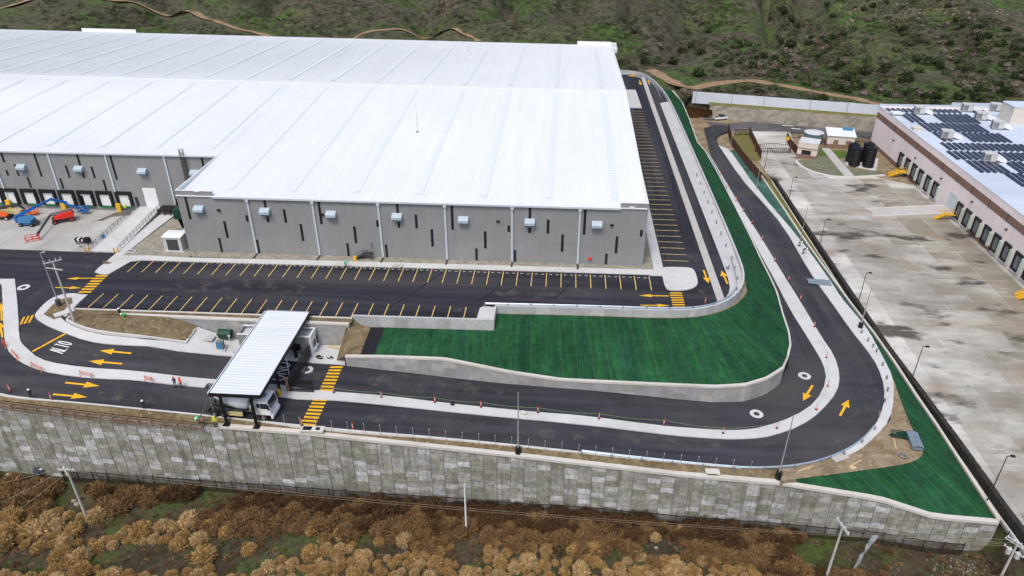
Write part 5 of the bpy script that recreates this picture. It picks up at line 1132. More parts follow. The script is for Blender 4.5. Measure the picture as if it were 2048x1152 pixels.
# ================================================================== PEOPLE
def body_mesh(kind):
    """one continuous skinned figure, standing or bending"""
    me = bpy.data.meshes.new('person_'+kind); o = bpy.data.objects.new('tmp_person', me); COL.objects.link(o)
    if kind == 'stand': S = {'pel': (0, 0, .93, .15), 'wai': (0, .01, 1.1, .145), 'che': (0, .0, 1.34, .165), 'nek': (0, .01, 1.5, .06), 'hed': (0, -.03, 1.64, .1), 'top': (0, -.02, 1.75, .06), 'nos': (0, -.12, 1.63, .028),
        'lh': (.1, 0, .88, .095), 'lk': (.12, -.04, .5, .065), 'la': (.13, .02, .1, .045), 'lt': (.14, -.14, .05, .04), 'rh': (-.1, 0, .88, .095), 'rk': (-.13, -.1, .5, .065), 'ra': (-.13, .02, .1, .045), 'rt': (-.14, -.14, .05, .04),
        'ls': (.2, 0, 1.42, .065), 'le': (.27, -.02, 1.15, .045), 'lw': (.22, -.2, .98, .032), 'lf': (.2, -.28, .95, .03), 'rs': (-.2, 0, 1.42, .065), 're': (-.28, .02, 1.15, .045), 'rw': (-.27, -.12, .92, .032), 'rf': (-.27, -.17, .84, .03)}
    else: S = {'pel': (0, .15, .85, .15), 'wai': (0, .05, 1.0, .145), 'che': (0, -.2, 1.1, .165), 'nek': (0, -.36, 1.13, .06), 'hed': (0, -.48, 1.15, .1), 'top': (0, -.58, 1.2, .06), 'nos': (0, -.52, 1.04, .028),
        'lh': (.1, .14, .82, .095), 'lk': (.14, -.08, .48, .065), 'la': (.14, .1, .1, .045), 'lt': (.15, -.06, .05, .04), 'rh': (-.1, .14, .82, .095), 'rk': (-.14, -.02, .48, .065), 'ra': (-.15, .16, .1, .045), 'rt': (-.16, 0, .05, .04),
        'ls': (.2, -.26, 1.13, .065), 'le': (.24, -.34, .86, .045), 'lw': (.2, -.46, .62, .032), 'lf': (.19, -.5, .54, .03), 'rs': (-.2, -.26, 1.13, .065), 're': (-.25, -.36, .86, .045), 'rw': (-.18, -.5, .64, .032), 'rf': (-.17, -.54, .56, .03)}
    K = list(S); E_ = [('pel', 'wai'), ('wai', 'che'), ('che', 'nek'), ('nek', 'hed'), ('hed', 'top'), ('hed', 'nos'), ('pel', 'lh'), ('lh', 'lk'), ('lk', 'la'), ('la', 'lt'), ('pel', 'rh'), ('rh', 'rk'), ('rk', 'ra'), ('ra', 'rt'), ('che', 'ls'), ('ls', 'le'), ('le', 'lw'), ('lw', 'lf'), ('che', 'rs'), ('rs', 're'), ('re', 'rw'), ('rw', 'rf')]
    me.from_pydata([S[k][:3] for k in K], [(K.index(a), K.index(b)) for a, b in E_], [])
    md = o.modifiers.new('skin', 'SKIN'); sv = me.skin_vertices[0].data
    for i, k in enumerate(K): sv[i].radius = (S[k][3], S[k][3]); sv[i].use_root = (k == 'pel')
    o.modifiers.new('sub', 'SUBSURF').levels = 1
    dg = bpy.context.evaluated_depsgraph_get(); r = bpy.data.meshes.new_from_object(o.evaluated_get(dg)); bpy.data.objects.remove(o); r.name = 'person_'+kind
    return r, S
PM = {k: body_mesh(k) for k in ('stand', 'bend')}
def person(pos, rz, kind, top, legs, helmet, label, sc=1.0):
    t = thing('person', pos, label, 'person', 'site workers', rz); t.scale = (sc,)*3; base, S = PM[kind]
    me = base.copy()
    for mm in (legs, top, 'skin'): me.materials.append(MT[mm])
    zc = S['pel'][2]; nk = S['nek']
    hd = Vector(S['hed'][:3]); an = []
    for p in me.polygons:
        c = p.center; near_h = (c-hd).length < .17
        if near_h: p.material_index = 2
        elif c.z > zc-.03 if kind == 'stand' else (c.z > zc-.05 or c.y < -.2): p.material_index = 1
        else: p.material_index = 0
        if (c-Vector(S['lf'][:3])).length < .1 or (c-Vector(S['rf'][:3])).length < .1: p.material_index = 2
        p.use_smooth = True
    b = bpy.data.objects.new('body', me); COL.objects.link(b); b.parent = t
    mb = MB(); ax = Vector(S['top'][:3])-hd; ax.normalize(); mb.lathe(hd+ax*.03, [(.19, -.01), (.165, .015), (.15, .09), (.1, .15), (.03, .175)], 12, axis=ax); mb.build('helmet', helmet, t, True, local=True)
    for s in ('la', 'ra'): 
        a = S[s]; mb = MB(); mb.box(a[0]-.06, a[0]+.06, a[1]-.19, a[1]+.09, 0, .1); mb.build('boot', 'black', t, local=True)
    return t
person(H(352, 775, .16), .3, 'stand', 'navy', 'dark_cloth', 'redcloth', 'worker in dark navy clothes and red helmet on the median', 1.05)
person(H(364, 776, .16), -.4, 'stand', 'orange', 'dark_cloth', 'redcloth', 'worker in orange top and red helmet on the median', 1.05)
person(H(64, 797), .4, 'stand', 'dark_cloth', 'dark_cloth', 'white', 'worker in dark clothes and white helmet at the far left road edge', 1.0)
person(H(290, 820), -.2, 'stand', 'dark_cloth', 'dark_cloth', 'white', 'worker in dark clothes and white helmet on the road left of the mixer truck', 1.05)
person(H(398, 846), .2, 'bend', 'hivis', 'dark_cloth', 'white', 'worker in bright green top and white helmet beside the mixer chute', 1.15)
person(H(432, 851, -.2), .1, 'stand', 'hiyel', 'dark_cloth', 'hiyel', 'worker in yellow vest and yellow helmet behind the canopy column', 1.1)
person(P(242, 634, -.05), .6, 'stand', 'dark_cloth', 'dark_cloth', 'white', 'worker in dark clothes and white helmet digging at the planter', 1.0)
person(P(253, 639, -.5), -.8, 'bend', 'hivis', 'dark_cloth', 'white', 'worker in green vest bending over the planter soil', 1.1)
person(P(692, 534, .15), 1.2, 'bend', 'hiturq', 'dark_cloth', 'hiturq', 'worker in turquoise green crouching on the pavement by the steel stairs', 1.1)
q = P(253, 424, -.3); person(q, .2, 'stand', 'hiyel', 'navy', 'white', 'worker in lime yellow vest by the last dock door', 1.1)
person(H(1598, 494, .2), .5, 'bend', 'polegrey', 'darkgrey', 'white', 'worker in grey kneeling on the right hand sidewalk', 1.1)
person(H(1606, 509, .2), 1.4, 'bend', 'dark_cloth', 'dark_cloth', 'white', 'worker in black bending over the sidewalk edge', 1.1)
person(P(1455, 540, 0), -.5, 'bend', 'dark_cloth', 'darkgrey', 'white', 'worker in dark clothes bending by the side footpath of the upper car park', 1.0)
# ================================================================== CONES AND TAPE
def delineator():
    t = thing('delineator', (0, 0, 0), 'x', 'delineator', 'orange delineators around the roads'); mb = MB(); mb.lathe((0, 0, .08), [(.07, 0), (.06, 1.05), (.04, 1.1)], 8); po = mb.build('post', 'orange', t, local=True)
    
    for z_ in (.75, .5): mb = MB(); mb.lathe((0, 0, z_), [(.078, 0), (.075, .1)], 8); mb.build('reflective_band', 'cone_white', po, local=True)
    mb = MB(); mb.lathe((0, 0, 0), [(.2, 0), (.2, .06), (.1, .1)], 8); mb.build('base', 'rubber', t, local=True); return t
dl = delineator(); first = True
def put_del(q, lab, rz=0.0, sc=1.0):
    global first
    if first: dl.location = q; dl['label'] = lab; dl.scale = (sc,)*3; first = False; return dl
    return dup(dl, q, rz, lab, sc)
MED = [(668, 787), (763, 796), (870, 806.5), (962, 816), (1076, 827), (1198, 839), (1327, 852), (1446, 868), (1553, 858), (1632, 821), (1655, 774), (1652, 717), (1628, 655)]
for i, a in enumerate(MED): put_del(H(*a, .16), 'orange delineator on the white median, %s counted from the upper crosswalk' % ORD[i], 0, 1.0)
MED2 = [(1549, 524), (1524, 481), (1503, 449), (1486, 424), (1472, 403), (1453, 375), (1440, 350)]
for i, a in enumerate([(1600, 601), (1576, 563)]+MED2): put_del(H(*a, .16), 'orange delineator on the receding right median, %s going away' % ORD[i], 0, .95)
for a, lab in (((21, 784), 'leaning orange delineator at the far left road kerb'), ((104, 801), 'orange delineator at the kerb beside the lowest left arrow'), ((706, 860), 'orange delineator at the outer kerb right of the lower crosswalk'), ((604, 851), 'orange delineator at the near end of the lower crosswalk')): put_del(H(*a, .02), lab, 0, 1.2)
put_del(P(1410, 608, 0), 'lone orange delineator on the car park corner by the parapet', 0, 1.1)
put_del(P(391, 631, -.02), 'orange delineator on the soil strip at the lower car park kerb', 0, .9)
put_del(P(1558, 244, -7), 'orange delineator on the public road by the far gate', 0, 1.2)
mb = MB(); tp = [H(*a, 1.1) for a in MED]; pts = []
for a, b in zip(tp, tp[1:]):
    for k in range(5): q = a.lerp(b, k/5); pts.append(Vector((q.x, q.y, q.z-.25*math.sin(math.pi*k/5))))
mb.path(pts, .018, 3); tag(mb.build('warning_tape', 'tape'), 'thin green warning tape strung between the orange delineators on the median', 'tape')
mb = MB(); tp = [H(*a, 1.1) for a in [(1628, 655), (1600, 601), (1576, 563)]+MED2]; pts = []
for a, b in zip(tp, tp[1:]):
    for k in range(5): q = a.lerp(b, k/5); pts.append(Vector((q.x, q.y, q.z-.25*math.sin(math.pi*k/5))))
mb.path(pts, .018, 3); tag(mb.build('warning_tape', 'wire'), 'pale warning tape strung along the receding right median', 'tape')
# ================================================================== POLES
def pole(q, top, lab, mat, r=.1, arm=0.0, foot=None, group=None, az=0.0, name='street_lamp', footh=1.0):
    hh = HG(q, top); t = thing(name, q, lab, 'lamp post', group, az); mb = MB(); mb.lathe((0, 0, footh if foot else 0), [(r, 0), (r*.55, hh-(footh if foot else 0))], 8); mb.build('pole', mat, t, local=True)
    if foot: mb = MB(); mb.lathe((0, 0, -.4), [(.42, 0), (.40, footh+.4)], 14); mb.build('footing', foot, t, local=True)
    if arm:
        mb = MB(); mb.beam((0, 0, hh-.05), (arm*.6, 0, hh+.02), .09, .09); mb.build('arm', mat, t, local=True); mb = MB(); mb.box(arm*.45, arm, -.2, .2, hh-.05, hh+.1); mb.build('lamp_head', mat, t, local=True)
    else:
        mb = MB(); mb.lathe((0, 0, hh-.02), [(r*.7, 0), (r*.7, .12)], 8); mb.build('cap', mat, t, local=True)
    return t
G1 = 'grey unlit poles around the ring road'
pole(H(1036, 902, -.3), 786, 'grey pole on a black footing above the middle of the outer wall', 'polegrey', .11, 0, 'black', G1)
pole(H(1557, 952, -.2), 832, 'grey pole on a black footing at the start of the outer curve', 'polegrey', .11, 0, 'black', G1)
pole(H(1720, 656, .1), 575, 'grey pole on a black footing beside the right hand sidewalk', 'polegrey', .11, 0, 'black', G1)
t = pole(P(119, 612, .1), 505, 'slim grey lamp post on a dark footing in the left corner planter', 'polegrey', .11, .8, 'darkgrey', None, .2, footh=1.3)
pole(H(1600, 484, .1), 415, 'slim grey pole by the kneeling worker on the right sidewalk', 'polegrey', .08, 0, None, G1)
pole(H(1512, 380, .1), 327, 'slim grey pole by the narrow joint of the right sidewalk', 'polegrey', .08, 0, None, G1)
pole(H(1459, 306, .1), 254, 'slim pale pole at the far end of the right sidewalk', 'polegrey', .08, 0, None, G1)
for k, (b, tpy, nm) in enumerate([((1529, 337), 297, 'farthest, at the driveway'), ((1576, 407), 354.5, 'second from the far end'), ((1637, 501), 439, 'third from the far end'), ((1714, 614), 545.5, 'in the middle of the row'), ((1823, 760), 693, 'second from the near end'), ((1976, 997), 912, 'nearest to the camera')]):
    pole(YD(b[0], b[1], -.3), tpy, 'dark yard lamp post on the block wall, '+nm, 'darkpole', .09, .95, None, 'dark lamp posts along the concrete yard')
for (b, tpy, lab) in [((1476, 262), 214, 'thin dark pole at the brown fence corner by the far road'), ((1500, 232), 200, 'thin dark pole against the sprayed concrete wall'), ((1606, 246), 203, 'thin dark pole by the right part of the far road'), ((1700, 268), 225, 'thin dark pole near the white roofed pump house'), ((1535, 345), 297, 'thin pole just inside the gate drive')]:
    pole(P(b[0], b[1], -7), tpy, lab, 'polegrey', .06, 0, None, 'thin poles near the far gate')
def xarm(mb, c, d, L, w=.12): a = Vector(c)-Vector(d)*L/2; b = Vector(c)+Vector(d)*L/2; mb.beam(a, b, w, w)
# concrete power poles
q = P(151, 650, -.45); hh = HG(q, 522); t = thing('power_pole', q, 'concrete power pole with two crossarms in the left planter bed', 'power pole'); mb = MB(); mb.lathe((0, 0, -.5), [(.19, 0), (.12, hh+.5)], 10); mb.build('pole', 'concpole', t, local=True)
d1 = Vector((.75, .65, .0)).normalized(); mb = MB(); xarm(mb, (0, 0, hh-.1), d1, 2.6, .16); ar = mb.build('crossarm', 'lightgrey', t, local=True); mb = MB()
for k in (-1, -.3, .4, 1): c = d1*1.15*k; mb.lathe((c.x, c.y, hh), [(.06, 0), (.1, .12), (.05, .3), (.09, .36)], 8)
mb.build('insulators', 'lightgrey', ar, local=True); mb = MB(); xarm(mb, (0, -.2, hh-1.3), Vector((1, -.1, -.05)), 2.9, .14); mb.build('lower_crossarm', 'lightgrey', t, local=True)
def scrubpole(px, py, top, lab, arms, r=.17, mat='concpole', zoff=0):
    q = PT(px, py, 50); hh = HG(q, top); t = thing('power_pole', q, lab, 'power pole'); mb = MB(); mb.lathe((0, 0, -.4), [(r, 0), (r*.62, hh+.4)], 10); mb.build('pole', mat, t, local=True)
    for (z, d, L, off) in arms:
        mb = MB(); d = Vector(d).normalized(); xarm(mb, (0, off, hh-z), d, L, .14); a = mb.build('crossarm', 'lightgrey', t, local=True); mb = MB()
        for k in (-.46, -.15, .15, .46): c = d*L*k; mb.lathe((c.x, c.y+off, hh-z+.05), [(.05, 0), (.09, .1), (.04, .26)], 6)
        mb.build('insulators', 'white', a, local=True)
    return t, q, hh
t1, q1, h1 = scrubpole(174, 1037, 938, 'concrete power pole with an H shaped crossarm in the left scrub', [(0, (1, .02, 0), 2.4, -.12), (.45, (1, .02, 0), 2.4, .15), (.1, (.7, -.7, -.12), 2.1, -.3)], .2)
t2, q2, h2 = scrubpole(933, 1066, 968, 'plain pale utility pole rising from the scrub before the middle of the wall', [], .15, 'rooftrim')
t3, q3, h3 = scrubpole(1652, 1156, 1052, 'grey power pole with twin crossarms in the right scrub', [(0, (-.25, 1, 0), 2.6, 0), (.25, (-.25, 1, 0), 2.6, .0)], .19)
t4, q4, h4 = scrubpole(1996, 1165, 1086, 'power pole with transformers and many insulators at the right corner', [(0, (.6, -.8, 0), 2.6, 0), (.5, (.6, -.8, 0), 2.6, .2), (1.5, (.6, -.8, 0), 2.4, 0)], .19)
for dx, dy in ((.45, -.3), (-.3, .4)):
    mb = MB(); mb.lathe((dx, dy, h4-2.4), [(.05, 0), (.3, .05), (.3, .9), (.1, 1.0), (.06, 1.25)], 12); mb.build('transformer', 'lightgrey', t4, local=True)
def wire(a, b, sag, lab, r=.028, mat='wire'):
    a, b = Vector(a), Vector(b); mb = MB(); mb.path([a.lerp(b, i/14)+Vector((0, 0, -4*sag*(i/14)*(1-i/14))) for i in range(15)], r, 3); return tag(mb.build('wire', mat), lab, 'wire', 'overhead wires over the scrub')
tp1 = q1+Vector((0, 0, h1)); tp4 = q4+Vector((0, 0, h4)); tp3 = q3+Vector((0, 0, h3))
for k, dx in enumerate((-1.0, 0, .8)):
    e = P(-40, 985+40*k+40, tp1.z-.6) if k < 3 else None; wire(tp1+Vector((dx, -.1, .2)), P(-60, 975+55*k, tp1.z-1.0), .4, 'thin wire from the H shaped pole to the lower left, %s from the left' % ORD[k])
for k, dz_ in enumerate((0, -.5)):
    wire(tp1+Vector((.6, .1, dz_)), tp4+Vector((-.5, .2*k, dz_)), 1.6, 'long faint wire along the outer wall, %s of the two' % ['upper', 'lower'][k], .016)
for k in range(2):
    wire(tp3+Vector((0, .6-1.2*k, .2)), tp4+Vector((0, .5-k, -.1)), .4, 'short faint wire between the two right hand poles, %s of the two' % ['back', 'front'][k], .018)
# ================================================================== FENCES AND RAILS
def guardrail(pts, lab, step=3.8, postoff=.25, side=1):
    t = thing('guard_rail', pts[len(pts)//2], lab, 'guard rail'); N = normals2(pts); mb = MB(); vs = []
    prof = [(0, .42), (.08, .48), (.0, .56), (.0, .62), (.08, .70), (0, .76)]
    for p, n in zip(pts, N):
        for o, z in prof: vs.append((p.x+n.x*o*side, p.y+n.y*o*side, p.z+z))
    k = len(prof); fs = [(i*k+j, i*k+j+1, (i+1)*k+j+1, (i+1)*k+j) for i in range(len(pts)-1) for j in range(k-1)]
    mb.add(vs, fs)
    mb.build('beam', 'rail', t)
    q = resample(pts, step); nn = normals2(q)
    for p, n in zip(q, nn):
        mb = MB(); c = p-Vector((n.x, n.y, 0))*postoff*side; mb.box(c.x-.09, c.x+.09, c.y-.09, c.y+.09, p.z-.3, p.z+.74); mb.build('post', 'midgrey', t)
    return t
gr = smooth(Hs([(1163, 905), (1230, 913), (1330, 924), (1432, 934), (1500, 939), (1560, 937), (1603, 932), (1650, 920), (1690, 903), (1722, 882), (1744, 857)]), 2); gr = [p+Vector((0, -.25, 0)) for p in gr]
guardrail(gr, 'shiny steel guard rail round the outer curve of the ring road', 4.2, .25, -1)
for i, a in enumerate([(1757, 832), (1768, 806), (1774, 784), (1772, 760), (1764, 733), (1752, 706), (1745, 696), (1735, 684), (1722, 668)]):
    q = H(*a, .14); t = thing('rail_post', q, 'bare steel guard rail post on the curved sidewalk, %s from the end of the rail' % ORD[i], 'post', 'bare rail posts on the curved sidewalk'); mb = MB(); mb.box(-.09, .09, -.11, .11, 0, .75); mb.box(-.06, .14, -.06, .06, .55, .74); mb.build('steel', 'midgrey', t, local=True)
up = smooth([Vector(p) for p in [(-12.2, 105.7, 0), (5.7, 106.2, 0), (18, 106.25, 0), (24, 106.9, 0), (28.2, 109.0, 0), (31.4, 112.5, 0), (32.8, 117.4, 0), (33.2, 126, .2)]], 2)
guardrail(up, 'pale steel guard rail along the upper car park parapet and round its corner', 4.0, .2, -1)
for i in range(8):
    q = Vector((33.2, 131+5.5*i, .35)); t = thing('rail_post', q, 'bare steel post on the side footpath of the upper car park, %s from the corner' % ORD[i], 'post', 'bare rail posts on the upper footpath'); mb = MB(); mb.box(-.09, .09, -.11, .11, 0, .75); mb.box(-.14, .06, -.06, .06, .55, .74); mb.build('steel', 'midgrey', t, local=True)
fr_ = smooth([Vector(p) for p in [(16.5, 273, 0), (24, 272.6, 0), (28.5, 270, 0), (31.0, 262, 0), (32, 248, 0), (31.8, 240, 0)]], 2)
guardrail(fr_, 'far guard rail round the back corner of the side road', 4.0, .2, 1)
# stakes along the outer kerb
sp0 = resample(Hs([(570, 850), (660, 860), (780, 871), (900, 881), (1021, 893), (1130, 905), (1288, 922), (1432, 936), (1500, 943)]), 2.32)
t0 = thing('fence_stake', sp0[0], 'x', 'stake', 'thin steel stakes along the outer kerb'); mb = MB(); mb.tube((0, 0, -.3), (0, 0, 1.75), .032, .032, 6); mb.build('rod', 'steel', t0, local=True); mb = MB(); mb.lathe((0, 0, 1.72), [(.05, 0), (.05, .08)], 6); mb.build('cap', 'rooftrim', t0, local=True)
for i, p in enumerate(sp0):
    lb = 'thin steel stake beside the outer kerb, %s right of the mixer truck' % ORD[i]
    if i == 0: t0['label'] = lb
    else: dup(t0, p, 0, lb)
# dark steel fence at the foot of the outer wall
def barfence(pts, hh, bay, lab, name='steel_fence', mat='fence', pick=.14, r=.018, lean=None, zf=None):
    t = thing(name, pts[len(pts)//2], lab, 'fence'); q = resample(pts, bay); z = zf or (lambda p: p.z)
    for a, b in zip(q, q[1:]):
        a = Vector((a.x, a.y, z(a))); b = Vector((b.x, b.y, z(b))); mb = MB(); n = int((b-a).length/pick); barpanel(mb, a, b, .12, hh, n, r, (0, .93)); mb.build('bar_panel', mat, t)
    for a in q: a = Vector((a.x, a.y, z(a))); mb = MB(); mb.beam(a-Vector((0, 0, .3)), a+Vector((0, 0, hh+.2)), .1, .1); mb.build('post', mat, t)
    return t
def capfoot(x): return Vector((x, capy(x)-.9, 0))
barfence([capfoot(x) for x in (-76, -63, -50, -30, 0, 20, 31, 44, 51.5, 56)], 2.3, 2.55, 'long dark steel bar fence at the foot of the tall outer wall', zf=lambda p: terr(p.x, p.y)-.05)
barfence([Vector((60.3, 70.5, 0)), Vector((63.2, 62, 0)), Vector((64, 56, 0))], 2.2, 2.6, 'short dark steel fence running down from the wall corner at the right', zf=lambda p: terr(p.x, p.y))
# timber formwork on the left part of the wall
t = thing('timber_formwork', (-60, 78, -4), 'reddish timber formwork rails along the unfinished top of the outer wall', 'formwork')
a, b = WL[0], None; ff = [p for p in WL if -83 < p.x < -49]
for dy, zz in ((-.35, -.25), (.05, .0), (-.35, -.75)):
    mb = MB()
    for p, q in zip(ff, ff[1:]): mb.beam((p.x, p.y+dy, p.z+zz), (q.x, q.y+dy, q.z+zz), .1, .16)
    mb.build('rail', 'woodold', t)
for p in ff[::1]: mb = MB(); mb.beam((p.x, p.y-.45, p.z-.95), (p.x, p.y-.45, p.z+.15), .1, .1); mb.beam((p.x, p.y-.45, p.z-.1), (p.x, p.y+.4, p.z-.05), .1, .1); mb.build('stud', 'woodold', t)
# far side: sprayed concrete wall and white sheet fence
sw_ = thing('sprayed_wall', (70, 238, -7), 'rough grey sprayed concrete wall behind the far public road', 'wall')
pts = [Vector((x, yw(x), 0)) for x in [49+i*2.2 for i in range(28)]]; vs = []; mb = MB()
for i, p in enumerate(pts):
    for j in range(5): t_ = j/4; vs.append((p.x, p.y+t_*.9+.25*mno.noise((p.x*.5, j*1.7, 3)), -7.3+t_*(4.7+.3*mno.noise((p.x*.15, 0, 0)))))
mb.add(vs, [(i*5+j, (i+1)*5+j, (i+1)*5+j+1, i*5+j+1) for i in range(len(pts)-1) for j in range(4)]); mb.build('face', 'shot', sw_)
mb = MB(); strip(mb, [Vector((p.x, p.y+.85, -2.62)) for p in pts], [Vector((p.x, p.y+5.5, -2.1)) for p in pts], 40, across=3, sag=.2); struct(mb.build('weedy_verge', 'b_dark' if 0 else 'grass'))
wf = thing('sheet_fence', (70, 242, -2.3), 'long white sheet metal fence on top of the sprayed concrete wall', 'fence')
fx = [43.5, 55, 56.02, 66, 72, 79, 84, 88.5, 93, 98, 104]
for a, b in zip(fx, fx[1:]):
    ya, yb2 = yw(a)+2.7, yw(b)+2.7; zt = -2.4+3.3+.12*mno.noise((a, 0, 0)); mb = MB()
    mb.extr([(a, ya, -3.0), (b-.01, yb2, -3.0), (b-.01, yb2, zt), (a, ya, zt)], (0, .06, 0))
    mb.build('sheet_panel', 'whitefence', wf)
for x in [44.5, 56, 66, 80, 91, 100]: mb = MB(); mb.beam((x, yw(x)+2.6, -3), (x, yw(x)+2.6, 1.2), .12, .12); mb.build('post', 'polegrey', wf)
# rusty fences, gate of the neighbour
def z7(x, y): return P(x, y, -7)
barfence([z7(1455, 263), z7(1461, 288), z7(1485, 322), z7(1520, 364)], 2.6, 3, 'rusty brown bar fence along the grass beside the end of the ring road', 'steel_fence', 'rust', .3, .05)
barfence([z7(1497, 268), z7(1521, 318)], 2.4, 3, 'rusty brown bar fence on the left side of the gate driveway', 'steel_fence', 'rust', .3, .05)
barfence([z7(1469, 271), z7(1495, 270)], 2.0, 3, 'rusty brown fence closing the far end of the small grass patch', 'steel_fence', 'rust', .3, .05)
barfence([z7(1572, 280), z7(1578, 292), z7(1594, 312)], 2.4, 3, 'rusty brown fence on the right side of the gate driveway', 'steel_fence', 'rust', .3, .05)
barfence([z7(1576, 276), z7(1640, 276), z7(1735, 286)], 1.9, 3.5, 'thin dark bar fence behind the blue tank and pump house', 'steel_fence', 'fence', .5, .03)
ga, gb = z7(1511, 304), z7(1579, 306); t = thing('driveway_gate', (ga+gb)/2, 'wide brown arched double gate across the concrete driveway', 'gate')
for a, b in ((ga, (ga+gb)/2), ((ga+gb)/2, gb)):
    mb = MB(); n = 9
    for i in range(n+1):
        p = a.lerp(b, i/n); u = (p-ga).length/(gb-ga).length; top = 2.2+.55*math.sin(math.pi*u); mb.beam(p+Vector((0, 0, .1)), p+Vector((0, 0, top)), .1, .1)
        if i < n: p2 = a.lerp(b, (i+1)/n); u2 = (p2-ga).length/(gb-ga).length; mb.beam(p+Vector((0, 0, top)), p2+Vector((0, 0, 2.2+.55*math.sin(math.pi*u2))), .12, .12)
    for zz in (.15, 1.2): mb.beam(a+Vector((0, 0, zz)), b+Vector((0, 0, zz)), .1, .1)
    mb.build('leaf', 'rust', t)
for i, p in enumerate((ga, gb)):
    mb = MB(); mb.box(p.x-.2, p.x+.2, p.y-.2, p.y+.2, -7, -4.2); mb.build('gate_post', 'rust', t)
# ================================================================== FAR BUILDINGS AND TANKS
def hut(pa, pb, dep, hh, lab, name, band):
    a, b = z7(*pa), z7(*pb); L = (b-a).length; rz = math.atan2(b.y-a.y, b.x-a.x); t = thing(name, a, lab, 'building', None, rz)
    mb = MB(); mb.box(0, L, 0, dep, 0, hh); mb.build('wall', 'cream2', t, local=True); mb = MB(); mb.box(-.04, L+.04, -.04, dep+.04, 0, .9); mb.build('plinth', 'brownband', t, local=True)
    if band: mb = MB(); mb.box(-.05, L+.05, -.05, dep+.05, hh*.62, hh*.62+.25); mb.build('painted_band', 'brownband', t, local=True)
    return t, L
t, L = hut((1592, 313), (1631, 319), 4.6, 4.2, 'small cream gatehouse with a brown base and flat roof', 'gatehouse', True)
mb = MB(); mb.box(.25, L-.25, .25, 4.35, 4.0, 4.05); mb.build('roof', 'nroof', t, local=True) if 0 else None
mb = MB(); mb.box(-.05, L+.05, -.05, .25, 4.2, 4.6); mb.box(-.05, L+.05, 4.35, 4.65, 4.2, 4.6); mb.box(-.05, .25, .25, 4.35, 4.2, 4.6); mb.box(L-.25, L+.05, .25, 4.35, 4.2, 4.6); mb.build('parapet', 'cream2', t, local=True)
mb = MB(); mb.box(.26, L-.26, .26, 4.34, 4.201, 4.26); mb.build('roof', 'nroof', t, local=True)
mb = MB(); mb.box(1.2, 3.8, -.08, -.045, 1.0, 2.3); mb.build('window', 'slit', t, local=True); mb = MB(); mb.lathe((L*.6, 2, 4.26), [(.4, 0), (.4, .5), (.1, .6)], 10); mb.build('roof_fan', 'white', t, local=True)
mb = MB(); mb.box(-.08, -.045, 1.2, 2.2, .1, 2.3); mb.build('door', 'slit', t, local=True)
t, L = hut((1652, 293), (1706, 297), 5.6, 3.4, 'cream pump house with a pale sloping metal roof and two dark openings', 'pump_house', False)
mb = MB(); mb.extr([(-.3, -.3, 3.4), (-.3, 5.9, 4.1), (-.3, 5.9, 4.25), (-.3, -.3, 3.55)], (L+.6, 0, 0)); mb.build('roof', 'roof', t, local=True)
mb = MB(); mb.extr([(0, .02, 3.3), (0, 5.6, 3.3), (0, 5.6, 4.05)], (L, 0, 0)); mb.build('gable', 'cream2', t, local=True)
for xx in (L*.32, L*.78): mb = MB(); mb.box(xx-.7, xx+.7, -.07, -.045, .1, 2.2); mb.build('door', 'brownband', t, local=True)
mb = MB(); mb.box(L*.6, L*.95, 4.2, 5.2, 4.0, 4.8); mb.build('roof_unit', 'bluelight', t, local=True)
q = z7(1629, 291); t = thing('water_tank', q+Vector((0, 2.6, 0)), 'big round blue grey steel water tank behind the gatehouse', 'tank'); hh = HG(q+Vector((0, 2.6, 0)), 265); mb = MB(); mb.lathe((0, 0, 0), [(2.75, 0), (2.75, hh)], 32); mb.build('shell', 'tankblue', t, local=True); mb = MB(); mb.lathe((0, 0, hh), [(2.85, 0), (2.85, .12), (.2, .5)], 32); mb.build('roof', 'tanktop', t, local=True); mb = MB(); mb.beam((1.2, -2.6, 0), (1.2, -2.6, hh+.4), .35, .12); mb.build('ladder', 'midgrey', t, local=True)
pd = MB(); pd.box(0, 8.4, 0, 7.6, -.1, .18)
mb = MB(); drape(mb, [(p.x, p.y) for p in (z7(1690, 330), z7(1752, 342), z7(1757, 318), z7(1697, 310))], None, -6.85, 9, .3); struct(mb.build('tank_pad', 'white_conc'))
for k, (px, py, tpy, lab) in enumerate([(1710, 334, 293, 'black plastic water tank at the front left of the group'), (1738, 337, 293, 'black plastic water tank at the front right of the group'), (1704, 326, 285, 'black plastic water tank at the back left of the group'), (1733, 327, 284, 'black plastic water tank at the back right of the group')]):
    q = z7(px, py)+Vector((0, 1.2, .15)); t = thing('plastic_tank', q, lab, 'tank', 'black plastic water tanks'); hh = HG(q, tpy)-.2; mb = MB(); pr = []
    for i in range(9): z = hh*.9*i/8; pr += [(1.5, z), (1.5, z+hh*.06), (1.44, z+hh*.075), (1.44, z+hh*.095)]
    mb.lathe((0, 0, 0), pr[:-2]+[(1.35, hh*.95), (.5, hh)], 20); mb.build('shell', 'blackplastic', t, local=True); mb = MB(); mb.lathe((0, 0, hh-.02), [(.45, 0), (.45, .2), (.1, .25)], 12); mb.build('lid', 'blackplastic', t, local=True)
q = z7(1441, 239); t = thing('pickup_truck', q, 'small white and blue pickup truck parked under the sprayed concrete wall', 'pickup', None, .35)
